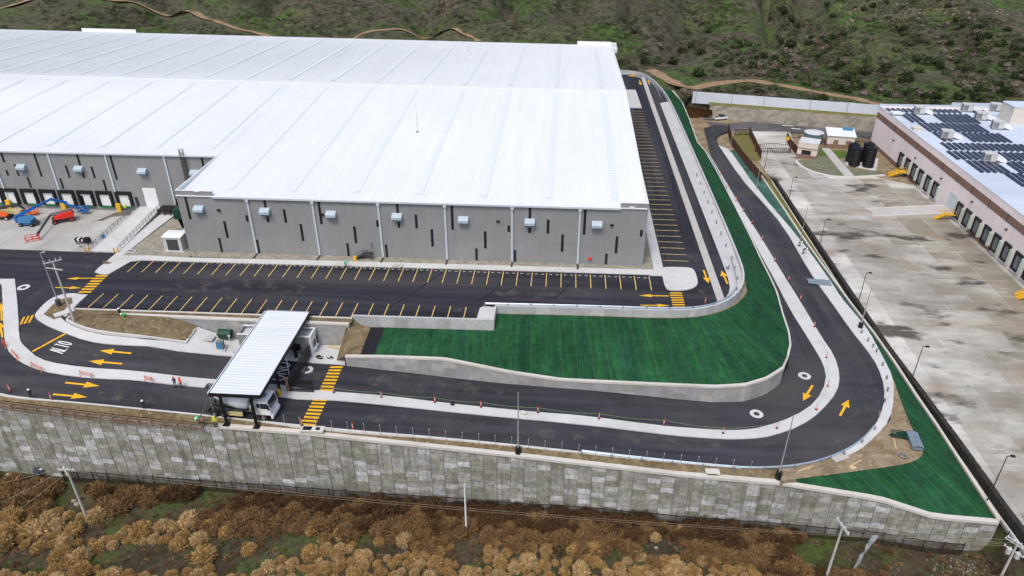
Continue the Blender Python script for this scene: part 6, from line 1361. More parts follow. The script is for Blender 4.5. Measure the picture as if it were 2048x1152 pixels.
mb = MB(); mb.extr([(-2.5, -.9, .45), (2.5, -.9, .45), (2.5, -.9, .95), (1.3, -.9, 1.1), (-2.5, -.9, 1.1)], (0, 1.8, 0)); bd = mb.build('body', 'white', t, local=True); mb = MB(); mb.extr([(-.6, -.8, 1.1), (1.3, -.8, 1.1), (.7, -.8, 1.75), (-.5, -.8, 1.75)], (0, 1.6, 0)); mb.build('cab_glass', 'glass', t, local=True); mb = MB(); mb.box(-2.3, -.8, -.75, .75, 1.05, 1.13); mb.build('load_bed', 'navy', t, local=True)
for x in (-1.6, 1.6):
    for s in (-.85, .7): mb = MB(); mb.lathe((x, s, .38), [(.38, 0), (.38, .18)], 12, axis=(0, 1, 0)); mb.build('wheel', 'rubber', t, local=True)
q = z7(1573, 290); t = thing('road_sign', q, 'yellow diamond warning sign on the driveway fence', 'sign'); mb = MB(); mb.tube((0, 0, 0), (0, 0, 2.2), .06); mb.build('post', 'midgrey', t, local=True); mb = MB(); mb.obox((0, -.08, 2.0), (1.1, .04, 1.1), 0, 0, 0, math.pi/4); mb.build('plate', 'yellow', t, local=True)
# ================================================================== LEFT YARD MACHINES
def mach(name, px, py, rz, lab, cat, z=None):
    q = P(px, py, -.1); q.z = dz(q.x, q.y) if q.x < -90 else 0; return thing(name, q, lab, cat, None, rz)
def wheels(t, xs, ys, r, w, rim='midgrey'):
    for x in xs:
        for s in ys:
            mb = MB(); mb.lathe((x, s-w/2, r), [(r*.6, 0), (r, .04), (r, w-.04), (r*.6, w)], 16, axis=(0, 1, 0)); wl = mb.build('wheel', 'rubber', t, local=True); mb = MB(); mb.lathe((x, s-w/2-.03, r), [(r*.5, 0), (r*.5, w+.06)], 10, axis=(0, 1, 0)); mb.build('rim', rim, wl, local=True)
def basket(t, c, mat, w=2.4, d=1.2):
    mb = MB(); c = Vector(c)
    for zz in (.05, .6, 1.1):
        for a, b in (((-w/2, -d/2), (w/2, -d/2)), ((w/2, -d/2), (w/2, d/2)), ((w/2, d/2), (-w/2, d/2)), ((-w/2, d/2), (-w/2, -d/2))): mb.beam(c+Vector((*a, zz)), c+Vector((*b, zz)), .09, .09)
    for a in ((-w/2, -d/2), (w/2, -d/2), (w/2, d/2), (-w/2, d/2), (0, -d/2), (0, d/2)): mb.beam(c+Vector((*a, 0)), c+Vector((*a, 1.15)), .09, .09)
    mb.box(c.x-w/2, c.x+w/2, c.y-d/2, c.y+d/2, c.z, c.z+.05); return mb.build('basket', mat, t, local=True)
# red telescopic lift
rt_ = mach('boom_lift', 127, 441, .62, 'red telescopic boom lift with its boom reaching down to a red basket', 'boom lift')
mb = MB(); mb.box(-1.9, 1.9, -.8, .8, .55, .95); mb.build('chassis', 'darkgrey', rt_, local=True); wheels(rt_, (-1.6, 1.6), (-1.05, 1.05), .5, .4, 'redcloth')
mb = MB(); mb.extr([(-1.5, -1.15, 1.05), (2.1, -1.15, 1.05), (2.3, -1.15, 1.5), (2.0, -1.15, 2.2), (-.2, -1.15, 2.0), (-1.5, -1.15, 1.5)], (0, .85, 0)); mb.extr([(-1.5, .3, 1.05), (2.1, .3, 1.05), (2.3, .3, 1.5), (2.0, .3, 2.2), (-.2, .3, 2.0), (-1.5, .3, 1.5)], (0, .85, 0)); mb.build('turret', 'red', rt_, local=True)
mb = MB(); mb.box(-1.5, 2.2, -.3, .3, 1.0, 1.9); mb.build('turntable', 'darkgrey', rt_, local=True)
q = P(66, 480, 0); d = Vector((q.x, q.y, 0))-rt_.location; d.z = 0; M = Matrix.Rotation(-.62, 3, 'Z'); e = M @ d
mb = MB(); mb.beam((2.0, 0, 2.35), (-2.0, -.1, 2.0), .5, .55); mb.build('boom_outer', 'midgrey', rt_, local=True); mb = MB(); mb.beam((-2.0, -.1, 2.0), (e.x+1.2, e.y+.6, 1.3), .3, .34); mb.build('boom_inner', 'darkgrey', rt_, local=True)
mb = MB(); mb.beam((e.x+1.3, e.y+.7, 1.5), (e.x+.9, e.y+.4, .7), .35, .4); mb.build('jib', 'navy', rt_, local=True); basket(rt_, (e.x, e.y, .15), 'red')
# blue articulated lift
bt = mach('boom_lift', 58, 449, .05, 'blue articulated boom lift with its arm folded up towards the dock wall', 'boom lift')
mb = MB(); mb.box(-1.4, 1.5, -.8, .8, .4, .8); mb.build('chassis', 'blue', bt, local=True); wheels(bt, (-1.15, 1.2), (-.95, .95), .42, .35, 'midgrey')
mb = MB(); mb.extr([(-1.7, -.95, .9), (1.3, -.95, .9), (1.3, -.95, 1.5), (.3, -.95, 1.9), (-1.9, -.95, 2.0)], (0, 1.9, 0)); mb.build('turret', 'bluelight', bt, local=True); mb = MB(); mb.box(-2.0, -1.55, -1.0, 1.0, .9, 2.3); mb.build('counterweight', 'blue', bt, local=True)
mb = MB(); mb.beam((-1.8, 0, 2.1), (1.2, 1.6, 3.4), .5, .6); mb.build('lower_boom', 'blue', bt, local=True); mb = MB(); mb.beam((1.0, 1.5, 3.3), (3.6, 4.6, 4.2), .34, .4); mb.build('upper_boom', 'blue', bt, local=True)
mb = MB(); mb.beam((3.4, 4.4, 4.1), (5.6, 6.0, 2.6), .5, .5); mb.beam((5.2, 5.6, 2.6), (7.6, 6.2, 1.4), .3, .35); mb.build('jib', 'blue', bt, local=True); basket(bt, (8.4, 6.4, .5), 'blue', 2.0, 1.0)
mb = MB(); mb.box(1.5, 2.1, -.5, .5, .35, .9); mb.build('drive_box', 'darkgrey', bt, local=True)
# orange and cream lift, cut by the left edge
ot_ = mach('boom_lift', 5, 436, .15, 'orange and cream boom lift at the left edge of the dock yard', 'boom lift')
mb = MB(); mb.box(-2, 1.7, -.8, .8, .5, .95); mb.build('chassis', 'darkgrey', ot_, local=True); wheels(ot_, (-1.6, 1.4), (-1.0, 1.0), .48, .38, 'lightgrey')
mb = MB(); mb.extr([(-2.2, -1.1, 1.0), (1.6, -1.1, 1.0), (1.9, -1.1, 1.4), (.6, -1.1, 1.9), (-2.2, -1.1, 1.9)], (0, .8, 0)); mb.build('turret', 'orangem', ot_, local=True); mb = MB(); mb.extr([(-1.2, .3, 1.0), (3.8, .3, 1.0), (4.0, .3, 1.7), (-1.2, .3, 2.1)], (0, .9, 0)); mb.build('engine_cover', 'cream_m', ot_, local=True)
mb = MB(); mb.beam((-2, .1, 2.3), (3.2, 1.6, 2.5), .42, .48); mb.build('boom', 'darkgrey', ot_, local=True); mb = MB(); mb.beam((3.2, 1.6, 2.5), (4.6, 1.5, 1.2), .3, .3); mb.build('jib', 'black', ot_, local=True); basket(ot_, (5.6, 1.7, .5), 'orangem', 1.9, 1.3)
q = P(44, 423, -.35); t = thing('dark_mat', q, 'dark mat lying on the dock yard behind the blue lift', 'mat', None, .1); mb = MB(); mb.box(-.7, .7, -.5, .5, 0, .15); mb.box(-.3, .3, -.6, -.5, 0, .1); mb.build('pad', 'rubber', t, local=True)
q = P(168, 486, 0); t = thing('tool_cart', q, 'cluttered black and white tool cart at the front of the dock yard', 'cart', None, -.05)
mb = MB(); mb.box(-1.5, 1.5, -.5, .5, .45, .6); mb.box(-1.5, -.4, -.5, .5, .6, 1.1); mb.box(.3, 1.4, -.45, .45, .6, 1.2); mb.build('load', 'black', t, local=True); mb = MB(); mb.box(-.9, -.5, -.52, .3, .62, 1.15); mb.box(.0, .28, -.52, .4, .6, 1.0); mb.build('white_box', 'white', t, local=True); wheels(t, (-1.1, 1.1), (-.5, .5), .24, .14)
q = P(161, 494, 0); t = thing('work_stand', q, 'small grey stand beside the cluttered tool cart', 'stand'); mb = MB(); mb.beam((0, 0, 0), (0, 0, 1), .1, .1); mb.obox((0, 0, 1), (.7, .4, .1)); mb.beam((-.4, 0, 0), (.4, 0, .05), .1, .08); mb.build('frame', 'midgrey', t, local=True)
q = P(207, 477, 0); t = thing('blue_drum', q, 'pale blue container by the left ramp railing', 'container'); mb = MB(); mb.lathe((0, 0, 0), [(.35, 0), (.38, .3), (.38, .8), (.3, .9)], 12); mb.build('shell', 'bluelight', t, local=True)
mb = MB(); drape(mb, [(p.x, p.y) for p in [P(x, y, -.25) for x, y in [(178, 443), (196, 440), (215, 431), (232, 423), (262, 421), (266, 428), (240, 431), (222, 433), (205, 441)]]], dz, .015, 3); struct(mb.build('wet_stain', simple('wet_stain', (.13, .115, .10), .5)))
# plant beside the wing
q = P(349, 503, 0); t = thing('electrical_cabin', q, 'white electrical cabin with dark louvred double doors on the gravel bed', 'cabin', None, -.02)
mb = MB(); mb.box(-1.8, 1.8, 0, 3.0, .1, 3.0); mb.build('wall', 'lightgrey', t, local=True); mb = MB(); mb.extr([(-1.95, -.15, 3.0), (-1.95, 3.15, 3.0), (-1.95, 3.15, 3.12), (-1.95, 1.5, 3.3), (-1.95, -.15, 3.12)], (3.9, 0, 0)); mb.build('roof', 'rooftrim', t, local=True)
mb = MB(); mb.box(-1.15, -.03, -.05, -.01, .3, 2.6); mb.box(.03, 1.15, -.05, -.01, .3, 2.6); mb.build('louvre_door', 'darkgrey', t, local=True); mb = MB(); mb.box(-2.1, 2.1, -.4, 3.3, -.05, .1); mb.build('pad', 'conc', t, local=True)
q = P(378, 487, 0); t = thing('transformer_cabinet', q, 'blue grey metal transformer cabinet close to the wing wall', 'cabinet'); mb = MB(); mb.box(-1.1, 1.0, 0, 2.6, .1, 2.5); mb.build('box', 'bluelight' if 0 else 'ventdark', t, local=True); mb = MB(); mb.box(-1.2, 1.1, -.1, 2.7, 2.5, 2.62); mb.build('lid', 'vent', t, local=True)
q = P(361, 440, 0); t = thing('waste_container', q, 'dark green waste container standing beside the wing wall', 'container'); mb = MB(); mb.box(-1.35, 1.35, 0, 2.0, .15, 2.2); mb.build('bin_body', 'dgreen', t, local=True)
for k in range(5): mb = MB(); mb.box(-1.2+.55*k, -1.1+.55*k, -.08, -.001, .2, 2.1); mb.build('rib', 'dgreen', t, local=True)
mb = MB(); mb.box(-1.4, 1.4, -.05, 2.05, 2.2, 2.35); mb.build('lid', 'dgreen', t, local=True)
q = P(330, 430, .2); t = thing('dark_platform', q, 'dark steel platform with rusty legs beside the roller door', 'platform'); mb = MB(); mb.box(-1.5, 1.4, -.2, 2.6, .9, 1.15); mb.build('deck', 'black', t, local=True); mb = MB()
for x in (-1.4, 0, 1.3): mb.box(x-.1, x+.1, -.15, .05, -.2, .9)
mb.beam((1.3, 2.4, 1.1), (2.0, 3.2, 2.3), .1, .1); mb.build('leg', 'rust', t, local=True)
# steel stairs by the facade
q = P(728, 520, .1); t = thing('steel_stairs', q, 'dark steel landing stairs leaning against the grey facade', 'stairs')
mb = MB(); mb.extr([(-1.7, 0, .05), (-1.5, 0, .05), (-.2, 0, 1.15), (1.6, 0, 1.15), (1.6, 0, 1.0), (-.1, 0, 1.0)], (0, 1.4, 0)); mb.build('flight', 'darkgrey', t, local=True); mb = MB()
for y in (0.0, 1.4):
    mb.beam((-1.6, y, 1.0), (-.2, y, 2.1), .06, .06); mb.beam((-.2, y, 2.1), (1.6, y, 2.1), .06, .06)
    for x, z in ((-1.6, 0), (-.9, .55), (-.2, 1.1), (.7, 1.1), (1.6, 0)): mb.beam((x, y, z), (x, y, z+1.05 if x < 1.5 else 2.1), .06, .06)
mb.beam((1.6, .7, 2.1), (1.6, .7, 3.4), .12, .2); mb.build('handrail', 'darkgrey', t, local=True)
q = P(711, 520, .12); t = thing('yellow_bucket', q, 'yellow barrel on the pavement left of the steel stairs', 'barrel'); mb = MB(); mb.lathe((0, 0, 0), [(.3, 0), (.3, .8), (.2, .85)], 10); mb.build('shell', 'yellow', t, local=True)
q = P(795, 533, .15); t = thing('rubble_pile', q, 'small heap of pale rubble at the front pavement edge', 'rubble'); mb = MB(); r = random.Random(2)
for k in range(16): mb.obox((r.uniform(-.9, .9), r.uniform(-.4, .4), r.uniform(.05, .3)), (r.uniform(.15, .4),)*3, r.random()*3, 0, r.random(), r.random())
mb.build('stones', 'cap', t, local=True)
q = P(214, 527, .15); t = thing('debris_pile', q, 'small pile of scraps on the white pavement tongue', 'debris'); mb = MB(); r = random.Random(4)
for k in range(14): mb.obox((r.uniform(-.9, .9), r.uniform(-.3, .3), r.uniform(.05, .3)), (r.uniform(.1, .6), r.uniform(.1, .2), .1), r.random()*3, 0, r.random(), 0)
mb.build('scraps', 'woodold', t, local=True)
q = P(263, 503, .06); t = thing('drain_box', q, 'open concrete drain box in the gravel bed', 'drain'); mb = MB(); mb.box(-.9, .9, -.5, -.35, 0, .2); mb.box(-.9, .9, .35, .5, 0, .2); mb.box(-.9, -.7, -.35, .35, 0, .2); mb.box(.7, .9, -.35, .35, 0, .2); mb.build('frame', 'white_conc', t, local=True); mb = MB(); mb.box(-.7, .7, -.35, .35, .0, .03); mb.build('opening', 'black', t, local=True)
q = P(168, 647, -.9); q.z += .55; t = thing('plywood_sheet', q, 'pale plywood board lying on the left planter soil', 'board', None, -.35); mb = MB(); mb.obox((0, 0, .05), (2.4, 1.5, .05), 0, 0, -.25); mb.build('board', 'ply', t, local=True)
# wheel stops
ws = thing('wheel_stop', (0, 0, 0), 'x', 'wheel stop', 'black wheel stops along the lower kerb'); mb = MB(); mb.extr([(-.45, -.1, 0), (-.45, .1, 0), (-.45, .06, .12), (-.45, -.06, .12)], (.9, 0, 0)); mb.build('block', 'rubber', ws, local=True); n = 0
for k in range(24):
    for dx in (.75, 1.95):
        p = (-80.2+2.7*k+dx, 100.75, 0)
        if k > 0 and p[0] > -35: continue
        if n == 0: ws.location = p; ws['label'] = 'black rubber wheel stop along the lower kerb of the car park'
        else: dup(ws, p)
        n += 1
ws2 = thing('wheel_stop', (0, 0, 0), 'x', 'wheel stop', 'pale wheel stops along the front pavement'); mb = MB(); mb.extr([(-.28, -.09, 0), (-.28, .09, 0), (-.28, .06, .11), (-.28, -.06, .11)], (.56, 0, 0)); mb.build('block', 'gravel', ws2, local=True); n = 0
for k in range(36):
    for dx in (.75, 1.95):
        p = (-80.25+2.7*k+dx, 117.75, 0)
        if p[0] > 16.5: continue
        if n == 0: ws2.location = p; ws2['label'] = 'pale concrete wheel stop along the front pavement'
        else: dup(ws2, p)
        n += 1
ws3 = thing('wheel_stop', (0, 0, 0), 'x', 'wheel stop', 'dark wheel stops in the side car park'); mb = MB(); mb.extr([(-.1, -.45, 0), (.1, -.45, 0), (.06, -.45, .12), (-.06, -.45, .12)], (0, .9, 0)); mb.build('block', 'rubber', ws3, local=True); n = 0
for k in range(16):
    for dy in (.75, 1.95):
        p = (20.7, 125+2.72*k+dy, 0)
        if n == 0: ws3.location = p; ws3['label'] = 'dark wheel stop at the inner end of the side parking bays'
        else: dup(ws3, p)
        n += 1
# ================================================================== LOOSE ITEMS BY THE CURVE
q = H(1828, 888, .08); t = thing('roofing_stack', q, 'stack of grey blue corrugated metal sheets on the dirt patch', 'metal sheets', None, -.12)
mb = MB(); xs = [-.75+.15*i for i in range(11)]; vs = []
for y in (-1.7, 1.7):
    for i, x in enumerate(xs): vs.append((x, y, .95-.35*abs(x)+(.09 if i % 2 else 0)))
mb.add(vs, [(i, i+1, 12+i, 11+i) for i in range(10)]); mb.box(-.7, .7, -1.6, 1.6, .2, .6); mb.build('sheets', 'ventdark', t, local=True); mb = MB()
for y in (-1.2, 0, 1.2): mb.box(-.8, .8, y-.08, y+.08, 0, .2)
mb.build('bearers', 'woodold', t, local=True)
q = H(1803, 875, .08); t = thing('green_panels', q, 'heap of dark green mesh panels and steel bars on the dirt patch', 'scrap heap', None, -.2); mb = MB(); r = random.Random(9)
for k in range(9): mb.beam((-1.8+r.uniform(0, .6), r.uniform(-.9, .9), .1+.06*k), (1.2+r.uniform(0, .5), r.uniform(-.9, .9), .15+.06*k), .12, .07)
mb.obox((.3, .3, .25), (1.6, 1.2, .06), .2, 0, .08); mb.build('bars', 'dgreen', t, local=True)
for (a, b, lab) in (((1786, 878), (1792, 900), 'short pale plank leaning beside the green panels'), ((1700, 934), (1722, 922), 'pale plank on the dirt below the end of the sidewalk'), ((1604, 940), (1626, 934), 'upper pale plank among offcuts under the guard rail'), ((1596, 944), (1620, 938), 'lower pale plank among offcuts under the guard rail')):
    p, q = H(*a, .16), H(*b, .16); mb = MB(); mb.beam(p, q, .22, .08); tag(mb.build('plank', 'wood'), lab, 'plank')
q = H(1705, 936, .06); t = thing('board_offcut', q, 'pale square plywood offcut on the dirt by the long plank', 'board'); mb = MB(); mb.obox((0, 0, .05), (.9, .6, .05), .4); mb.build('board', 'ply', t, local=True)
q = H(1804, 914, .07); t = thing('wire_coil', q, 'small coil of grey steel wire on the dirt patch', 'wire coil'); mb = MB()
for k in range(5):
    rr_ = .35+.05*k; mb.path([Vector((rr_*math.cos(i*.5236), rr_*math.sin(i*.5236), .05+.04*k)) for i in range(13)], .03, 4)
mb.build('coil', 'midgrey', t, local=True)
q = H(1680, 916, .06); t = thing('concrete_spill', q, 'grey concrete slab piece at the end of the curved sidewalk', 'slab', None, .5); mb = MB(); mb.prism([(-1.3, -.5), (1.2, -.6), (1.4, .4), (.2, .8), (-1.2, .5)], 0, .1); mb.build('slab', 'conc', t, local=True)
q = H(1425, 942, -.22); t = thing('drain_slab', q, 'pale concrete slab with a drain opening beside the guard rail', 'slab'); mb = MB(); mb.box(-.95, .95, -.5, .5, 0, .22); mb.build('slab', 'cap', t, local=True); mb = MB(); mb.box(-.7, .6, -.52, -.501, .02, .14); mb.build('opening', 'black', t, local=True)
q = H(625, 858, -.18); t = thing('drain_chamber', q, 'pale concrete chamber with two dark openings below the lower crosswalk', 'chamber'); mb = MB(); mb.box(-1.7, 1.7, -.6, .6, 0, .3); mb.build('body', 'cap', t, local=True); mb = MB(); mb.box(-1.4, -.1, -.4, .4, .3, .31); mb.box(.5, 1.1, -.3, .3, .3, .31); mb.build('opening', 'black', t, local=True)
q = H(1638, 566, .16); t = thing('tarpaulin', q, 'crumpled grey blue tarpaulin laid across the right hand sidewalk', 'tarpaulin', None, -.1); mb = MB(); vs = []; r = random.Random(6)
for j in range(6):
    for i in range(9): vs.append((-2.2+i*.55, -1.1+j*.44, .05+r.random()*.14))
mb.add(vs, [(j*9+i, j*9+i+1, (j+1)*9+i+1, (j+1)*9+i) for j in range(5) for i in range(8)]); mb.build('sheet', 'ventdark', t, local=True)
q = H(905, 812, .16); t = thing('black_bag', q, 'small black bag on the white median', 'bag'); mb = MB(); mb.ball((0, 0, .3), .32, 10, 0, (1, .8, 1.05)); mb.ball((0, 0, .62), .12, 8); mb.build('sack', 'black', t, True, local=True)
q = H(1047, 829, .16); t = thing('pale_sack', q, 'pale yellowish sack lying on the white median beside the grey pole', 'sack', None, -.4); mb = MB(); mb.ball((0, 0, .25), .5, 10, 0, (1.1, .6, .55)); mb.build('sack', 'cap', t, True, local=True)
q = H(652, 718, .2); t = thing('tool_heap', q, 'black hoses and tools on the guard pavement by the sliding gate', 'tools'); mb = MB(); r = random.Random(8)
for k in range(10): a = Vector((r.uniform(-1.6, 1.4), r.uniform(-.4, .4), .08)); mb.beam(a, a+Vector((r.uniform(-.9, .9), r.uniform(-.4, .4), .12)), .12, .12)
mb.build('hoses', 'black', t, local=True)
q = H(671, 697, .2); t = thing('curved_board', q, 'brown curved formwork board lying by the guard retaining wall', 'board', None, -.1); mb = MB(); mb.obox((0, 0, .06), (2.6, .5, .08), -.12); mb.obox((1.4, .0, .06), (1.0, .6, .08), -.3); mb.build('board', 'ply', t, local=True)
# left corner bench slab and barricades
q = P(128, 629, -.1); t = thing('step_slab', q, 'white concrete step slab at the left planter corner', 'slab', None, .85); mb = MB(); mb.box(-1.4, 1.6, -.7, .7, .2, .42); mb.build('slab', 'white_conc', t, local=True); mb = MB(); mb.box(-1.0, -.7, -.5, .5, -.4, .2); mb.box(.9, 1.2, -.5, .5, -.4, .2); mb.build('support', 'conc', t, local=True)
for i, (a, b) in enumerate([((8, 688), (14, 697)), ((27, 709), (37, 721)), ((66, 735), (86, 745)), ((163, 752), (186, 757)), ((292, 762), (306, 765))]):
    p, q = H(*a, .05), H(*b, .05); t = thing('barricade', (p+q)/2, 'orange folding barricade along the left bend of the median, %s from the left edge' % ORD[i], 'barricade', 'orange barricades along the median'); mb = MB()
    for zz in (.35, .65, .95): mb.beam(p+Vector((0, 0, zz)), q+Vector((0, 0, zz)), .03, .035)
    for f in (.2, .4, .6, .8): mb.beam(p.lerp(q, f)+Vector((0, 0, .35)), p.lerp(q, f)+Vector((0, 0, .95)), .03, .03)
    mb.build('rail', 'orangem', t)
    for c in (p, q): mb = MB(); mb.beam(c+Vector((0, -.3, 0)), c+Vector((0, 0, 1.05)), .06, .06); mb.beam(c+Vector((0, .3, 0)), c+Vector((0, 0, 1.05)), .06, .06); mb.build('leg', 'orangem', t)
# things in the scrub
def rag(px, py, top, lab, w, sd, name='torn_sheet'):
    q = PT(px, py, 50); hh = HG(q, top); t = thing(name, q, lab, 'sheet'); r = random.Random(sd); mb = MB(); vs = []; n = 9
    for j in range(n):
        f = j/(n-1); ww = w*(.35+.9*abs(math.sin(f*5+sd)))*(1 if f > .5 else .6)
        for i in range(4): vs.append((f*1.2+(i/3-.5)*ww+r.uniform(-.06, .06), r.uniform(-.2, .2)-.3*f, hh*f+r.uniform(-.05, .05)))
    mb.add(vs, [(j*4+i, j*4+i+1, (j+1)*4+i+1, (j+1)*4+i) for j in range(n-1) for i in range(3)])
    return mb.build('cloth', 'plastic', t, local=True)
rag(1700, 1149, 1066, 'long torn white plastic sheet caught on a leaning stake in the right scrub', .7, 3)
q = PT(1566, 1088, 50); t = thing('white_litter', q, 'crumpled white plastic scrap on the dark scrub soil', 'litter', None, .3); mb = MB(); r = random.Random(1)
for k in range(6): mb.obox((-.7+.28*k, r.uniform(-.15, .2), .2+r.uniform(0, .2)), (.5, .35, .06), r.random(), 0, r.uniform(-.6, .6), r.uniform(-.6, .6))
mb.build('scrap', 'plastic', t, local=True)
q = PT(82, 953, 50)+Vector((0, 0, 0)); hh = HG(q, 936); t = thing('solar_lamp', q, 'small blue solar panel on a post at the left end of the dark fence', 'solar lamp'); mb = MB(); mb.tube((0, 0, 0), (0, 0, hh), .08); mb.build('post', 'darkgrey', t, local=True); mb = MB(); mb.obox((-.1, -.25, hh-.35), (.95, .06, .95), 0, 0, -.6); mb.build('panel', 'solar', t, local=True); mb = MB(); mb.obox((.6, -.1, hh-.15), (.5, .25, .18)); mb.build('lamp_head', 'lightgrey', t, local=True)
for px, py, s, lab in ((20, 953, .5, 'pale boulder at the far left under the wall'), (149, 1004, .35, 'upper pale boulder beside the H shaped pole'), (155, 1011, .42, 'lower pale boulder beside the H shaped pole'), (1312, 1097, .25, 'pale boulder in the clearing before the wall')):
    q = PT(px, py, 50); t = thing('boulder', q, lab, 'boulder'); mb = MB(); mb.ball((0, 0, s*.6), s, 10, 0, (1.25, .9, .8)); r = random.Random(int(px)); mb.v = [(x*(1+r.uniform(-.1, .1)), y, z) for x, y, z in mb.v]; mb.build('stone', 'shot', t, local=True)
mb = MB(); r = random.Random(12)
for k in range(150):
    px, py = r.gauss(1920, 36), r.gauss(1135, 13); q = PT(px, py, 50)
    if q: s = r.uniform(.05, .15); mb.obox(q+Vector((0, 0, s*.3)), (s*1.4, s, s*.8), r.random()*3, 0, r.uniform(-.5, .5), r.uniform(-.5, .5))
tag(mb.build('rubble', 'shot'), kind='stuff')
# ================================================================== SCRUB
def bushmesh(name, seed, mat, n=950, core=True):
    r = random.Random(seed); vs = []; fs = []
    def dirv():
        while True:
            v = Vector((r.uniform(-1, 1), r.uniform(-1, 1), r.uniform(-.35, 1)))
            if .2 < v.length < 1: return v.normalized()
    lob = [(dirv(), r.uniform(.85, 1.06)) for _ in range(9)]
    for i in range(n):
        d = dirv(); s = max(.86, max(k*(d.dot(l)**3 if d.dot(l) > 0 else 0) for l, k in lob)); rad = s*r.uniform(.5, 1.0)
        c = d*rad; c.z = c.z*.82+.42
        t = d.orthogonal().normalized(); t = (Matrix.Rotation(r.random()*6.28, 3, d) @ t); up = (d*1.0+t*r.uniform(-.8, .8)+Vector((0, 0, .25))).normalized()
        L = r.uniform(.14, .32); wd = r.uniform(.02, .046)*(1 if n > 300 else 3); sd = up.cross(d+Vector((.01, .02, .03))).normalized()
        o = len(vs); a = c-up*L*.5; b = c+up*L*.5; vs += [a-sd*wd, a+sd*wd, b+sd*wd*.4, b-sd*wd*.4]; fs.append((o, o+1, o+2, o+3))
    # twiggy inner mass
    m = MB(); m.ball((0, 0, .40), .52, 12, 0, (1, 1, .8)); rr2 = random.Random(seed+99); m.v = [tuple(Vector((x, y, z-.42))*rr2.uniform(.7, 1.15)+Vector((0, 0, .42))) for x, y, z in m.v]
    if not core: m.v = []; m.f = []
    o = len(vs); vs += [Vector(p) for p in m.v]; fs += [tuple(o+i for i in f) for f in m.f]
    me = bpy.data.meshes.new(name); me.from_pydata([tuple(v) for v in vs], [], fs); me.materials.append(MT[mat]); return me
def bushmat(name, c, c2):
    m = Mat(name, .95, 0, .1).base(c); m.patch(1.6, .4, .62, c2, (1, 1, 1), 4); m.var(9, .6, (1, 1, 1), 2).var(3.5, .25); return m.done()
MT['b_gold'] = bushmat('dry_gold_twigs', (.455, .305, .125), (.33, .21, .085))
MT['b_tan'] = bushmat('dry_tan_twigs', (.53, .385, .20), (.40, .275, .135))
MT['b_brown'] = bushmat('dry_brown_twigs', (.25, .155, .074), (.175, .107, .052))
MT['b_rust'] = bushmat('rusty_dark_twigs', (.12, .070, .036), (.082, .048, .025))
MT['b_green'] = bushmat('dull_green_leaves', (.075, .095, .038), (.05, .066, .028))
MT['b_grey'] = bushmat('grey_brown_twigs', (.17, .145, .115), (.12, .10, .08))
MT['b_dark'] = bushmat('dark_green_leaves', (.032, .046, .018), (.022, .032, .013))
KM = {k: [bushmesh('dry_bush_'+k, 10*i+j, k) for j in range(3)] for i, k in enumerate(('b_gold', 'b_tan', 'b_brown', 'b_rust'))}
LB = {'b_gold': 'round golden dry bush on the open scrub below the outer wall', 'b_tan': 'round pale tan dry bush standing out in the scrub below the outer wall', 'b_brown': 'brown dry bush in the middle band of the scrub', 'b_rust': 'dark rusty bush close to the steel fence at the wall foot'}
bare = [(330, 1018, 150, 26, -.18), (215, 1050, 60, 24, -.4), (520, 1092, 130, 30, -.1), (300, 1115, 130, 30, 0), (40, 1120, 70, 30, 0), (150, 1000, 52, 28, 0), (940, 1100, 35, 40, 0), (1320, 1095, 55, 22, 0), (1700, 1110, 130, 40, .1), (1880, 1120, 150, 40, 0), (730, 1080, 25, 20, 0), (780, 1095, 40, 16, 0), (470, 1130, 50, 25, 0), (1120, 1098, 26, 18, 0), (1225, 1112, 30, 22, 0), (1030, 940, 10, 10, 0)]
def isbare(x, y):
    for cx, cy, a, b, ro in bare:
        dx, dy = x-cx, y-cy; u = dx*math.cos(ro)+dy*math.sin(ro); v = -dx*math.sin(ro)+dy*math.cos(ro)
        if (u/a)**2+(v/b)**2 < 1: return True
    return False
named = [(808, 1077, 17, 'b_tan', 'largest round pale tumbleweed bush in front of the middle of the wall'), (400, 1075, 20, 'b_tan', 'tall pale tan bush above its twin in the left clearing'), (411, 1108, 24, 'b_gold', 'wide golden bush just below the tall pale bush in the left clearing'), (500, 1096, 15, 'b_gold', 'lone golden bush in the green patch left of the bush field'), (538, 1132, 15, 'b_tan', 'pale bush at the front edge of the green patch'), (1490, 0, 0, '', ''), (1310, 1073, 13, 'b_tan', 'upright pale bush in the dark clearing before the wall'), (1361, 1056, 11, 'b_tan', 'upright pale bush touching the steel fence')]
rs = random.Random(21); cand = []
for px, py, rp, k, lb in named:
    if k: cand.append((px, py, rp, k, lb))
placed = [(a, b, c) for a, b, c, _, _ in cand]
tries = 0
while len(cand) < 1000 and tries < 40000:
    tries += 1
    px = rs.uniform(-40, 2010); py = rs.uniform(955, 1185)
    fy = ip(px, [0, 90, 500, 1000, 1500, 1750, 1970], [955, 968, 985, 1010, 1050, 1080, 1120])
    if py < fy+2 or isbare(px, py): continue
    if px > 1560 and rs.random() < .55: continue
    if px > 1760 and rs.random() < .75: continue
    if px < 330 and py < 990 and rs.random() < .35: continue
    d = (py-fy)/70.0+rs.uniform(-.35, .35)
    if px < 400: d += .45
    k = 'b_rust' if d < .45 else ('b_brown' if d < .95 else ('b_gold' if rs.random() < .72 else 'b_tan'))
    if px > 1540: k = 'b_rust' if rs.random() < .5 else 'b_brown'
    rp = rs.uniform(11, 23) if k in ('b_rust', 'b_brown') else 9+12*rs.random()**1.5
    md = .52 if k in ('b_rust', 'b_brown') else .92
    if any((px-a)**2+((py-b)*1.25)**2 < ((rp+c)*md)**2 for a, b, c in placed[-420:]+placed[:8]): continue
    placed.append((px, py, rp)); cand.append((px, py, rp, k, None))
items = []
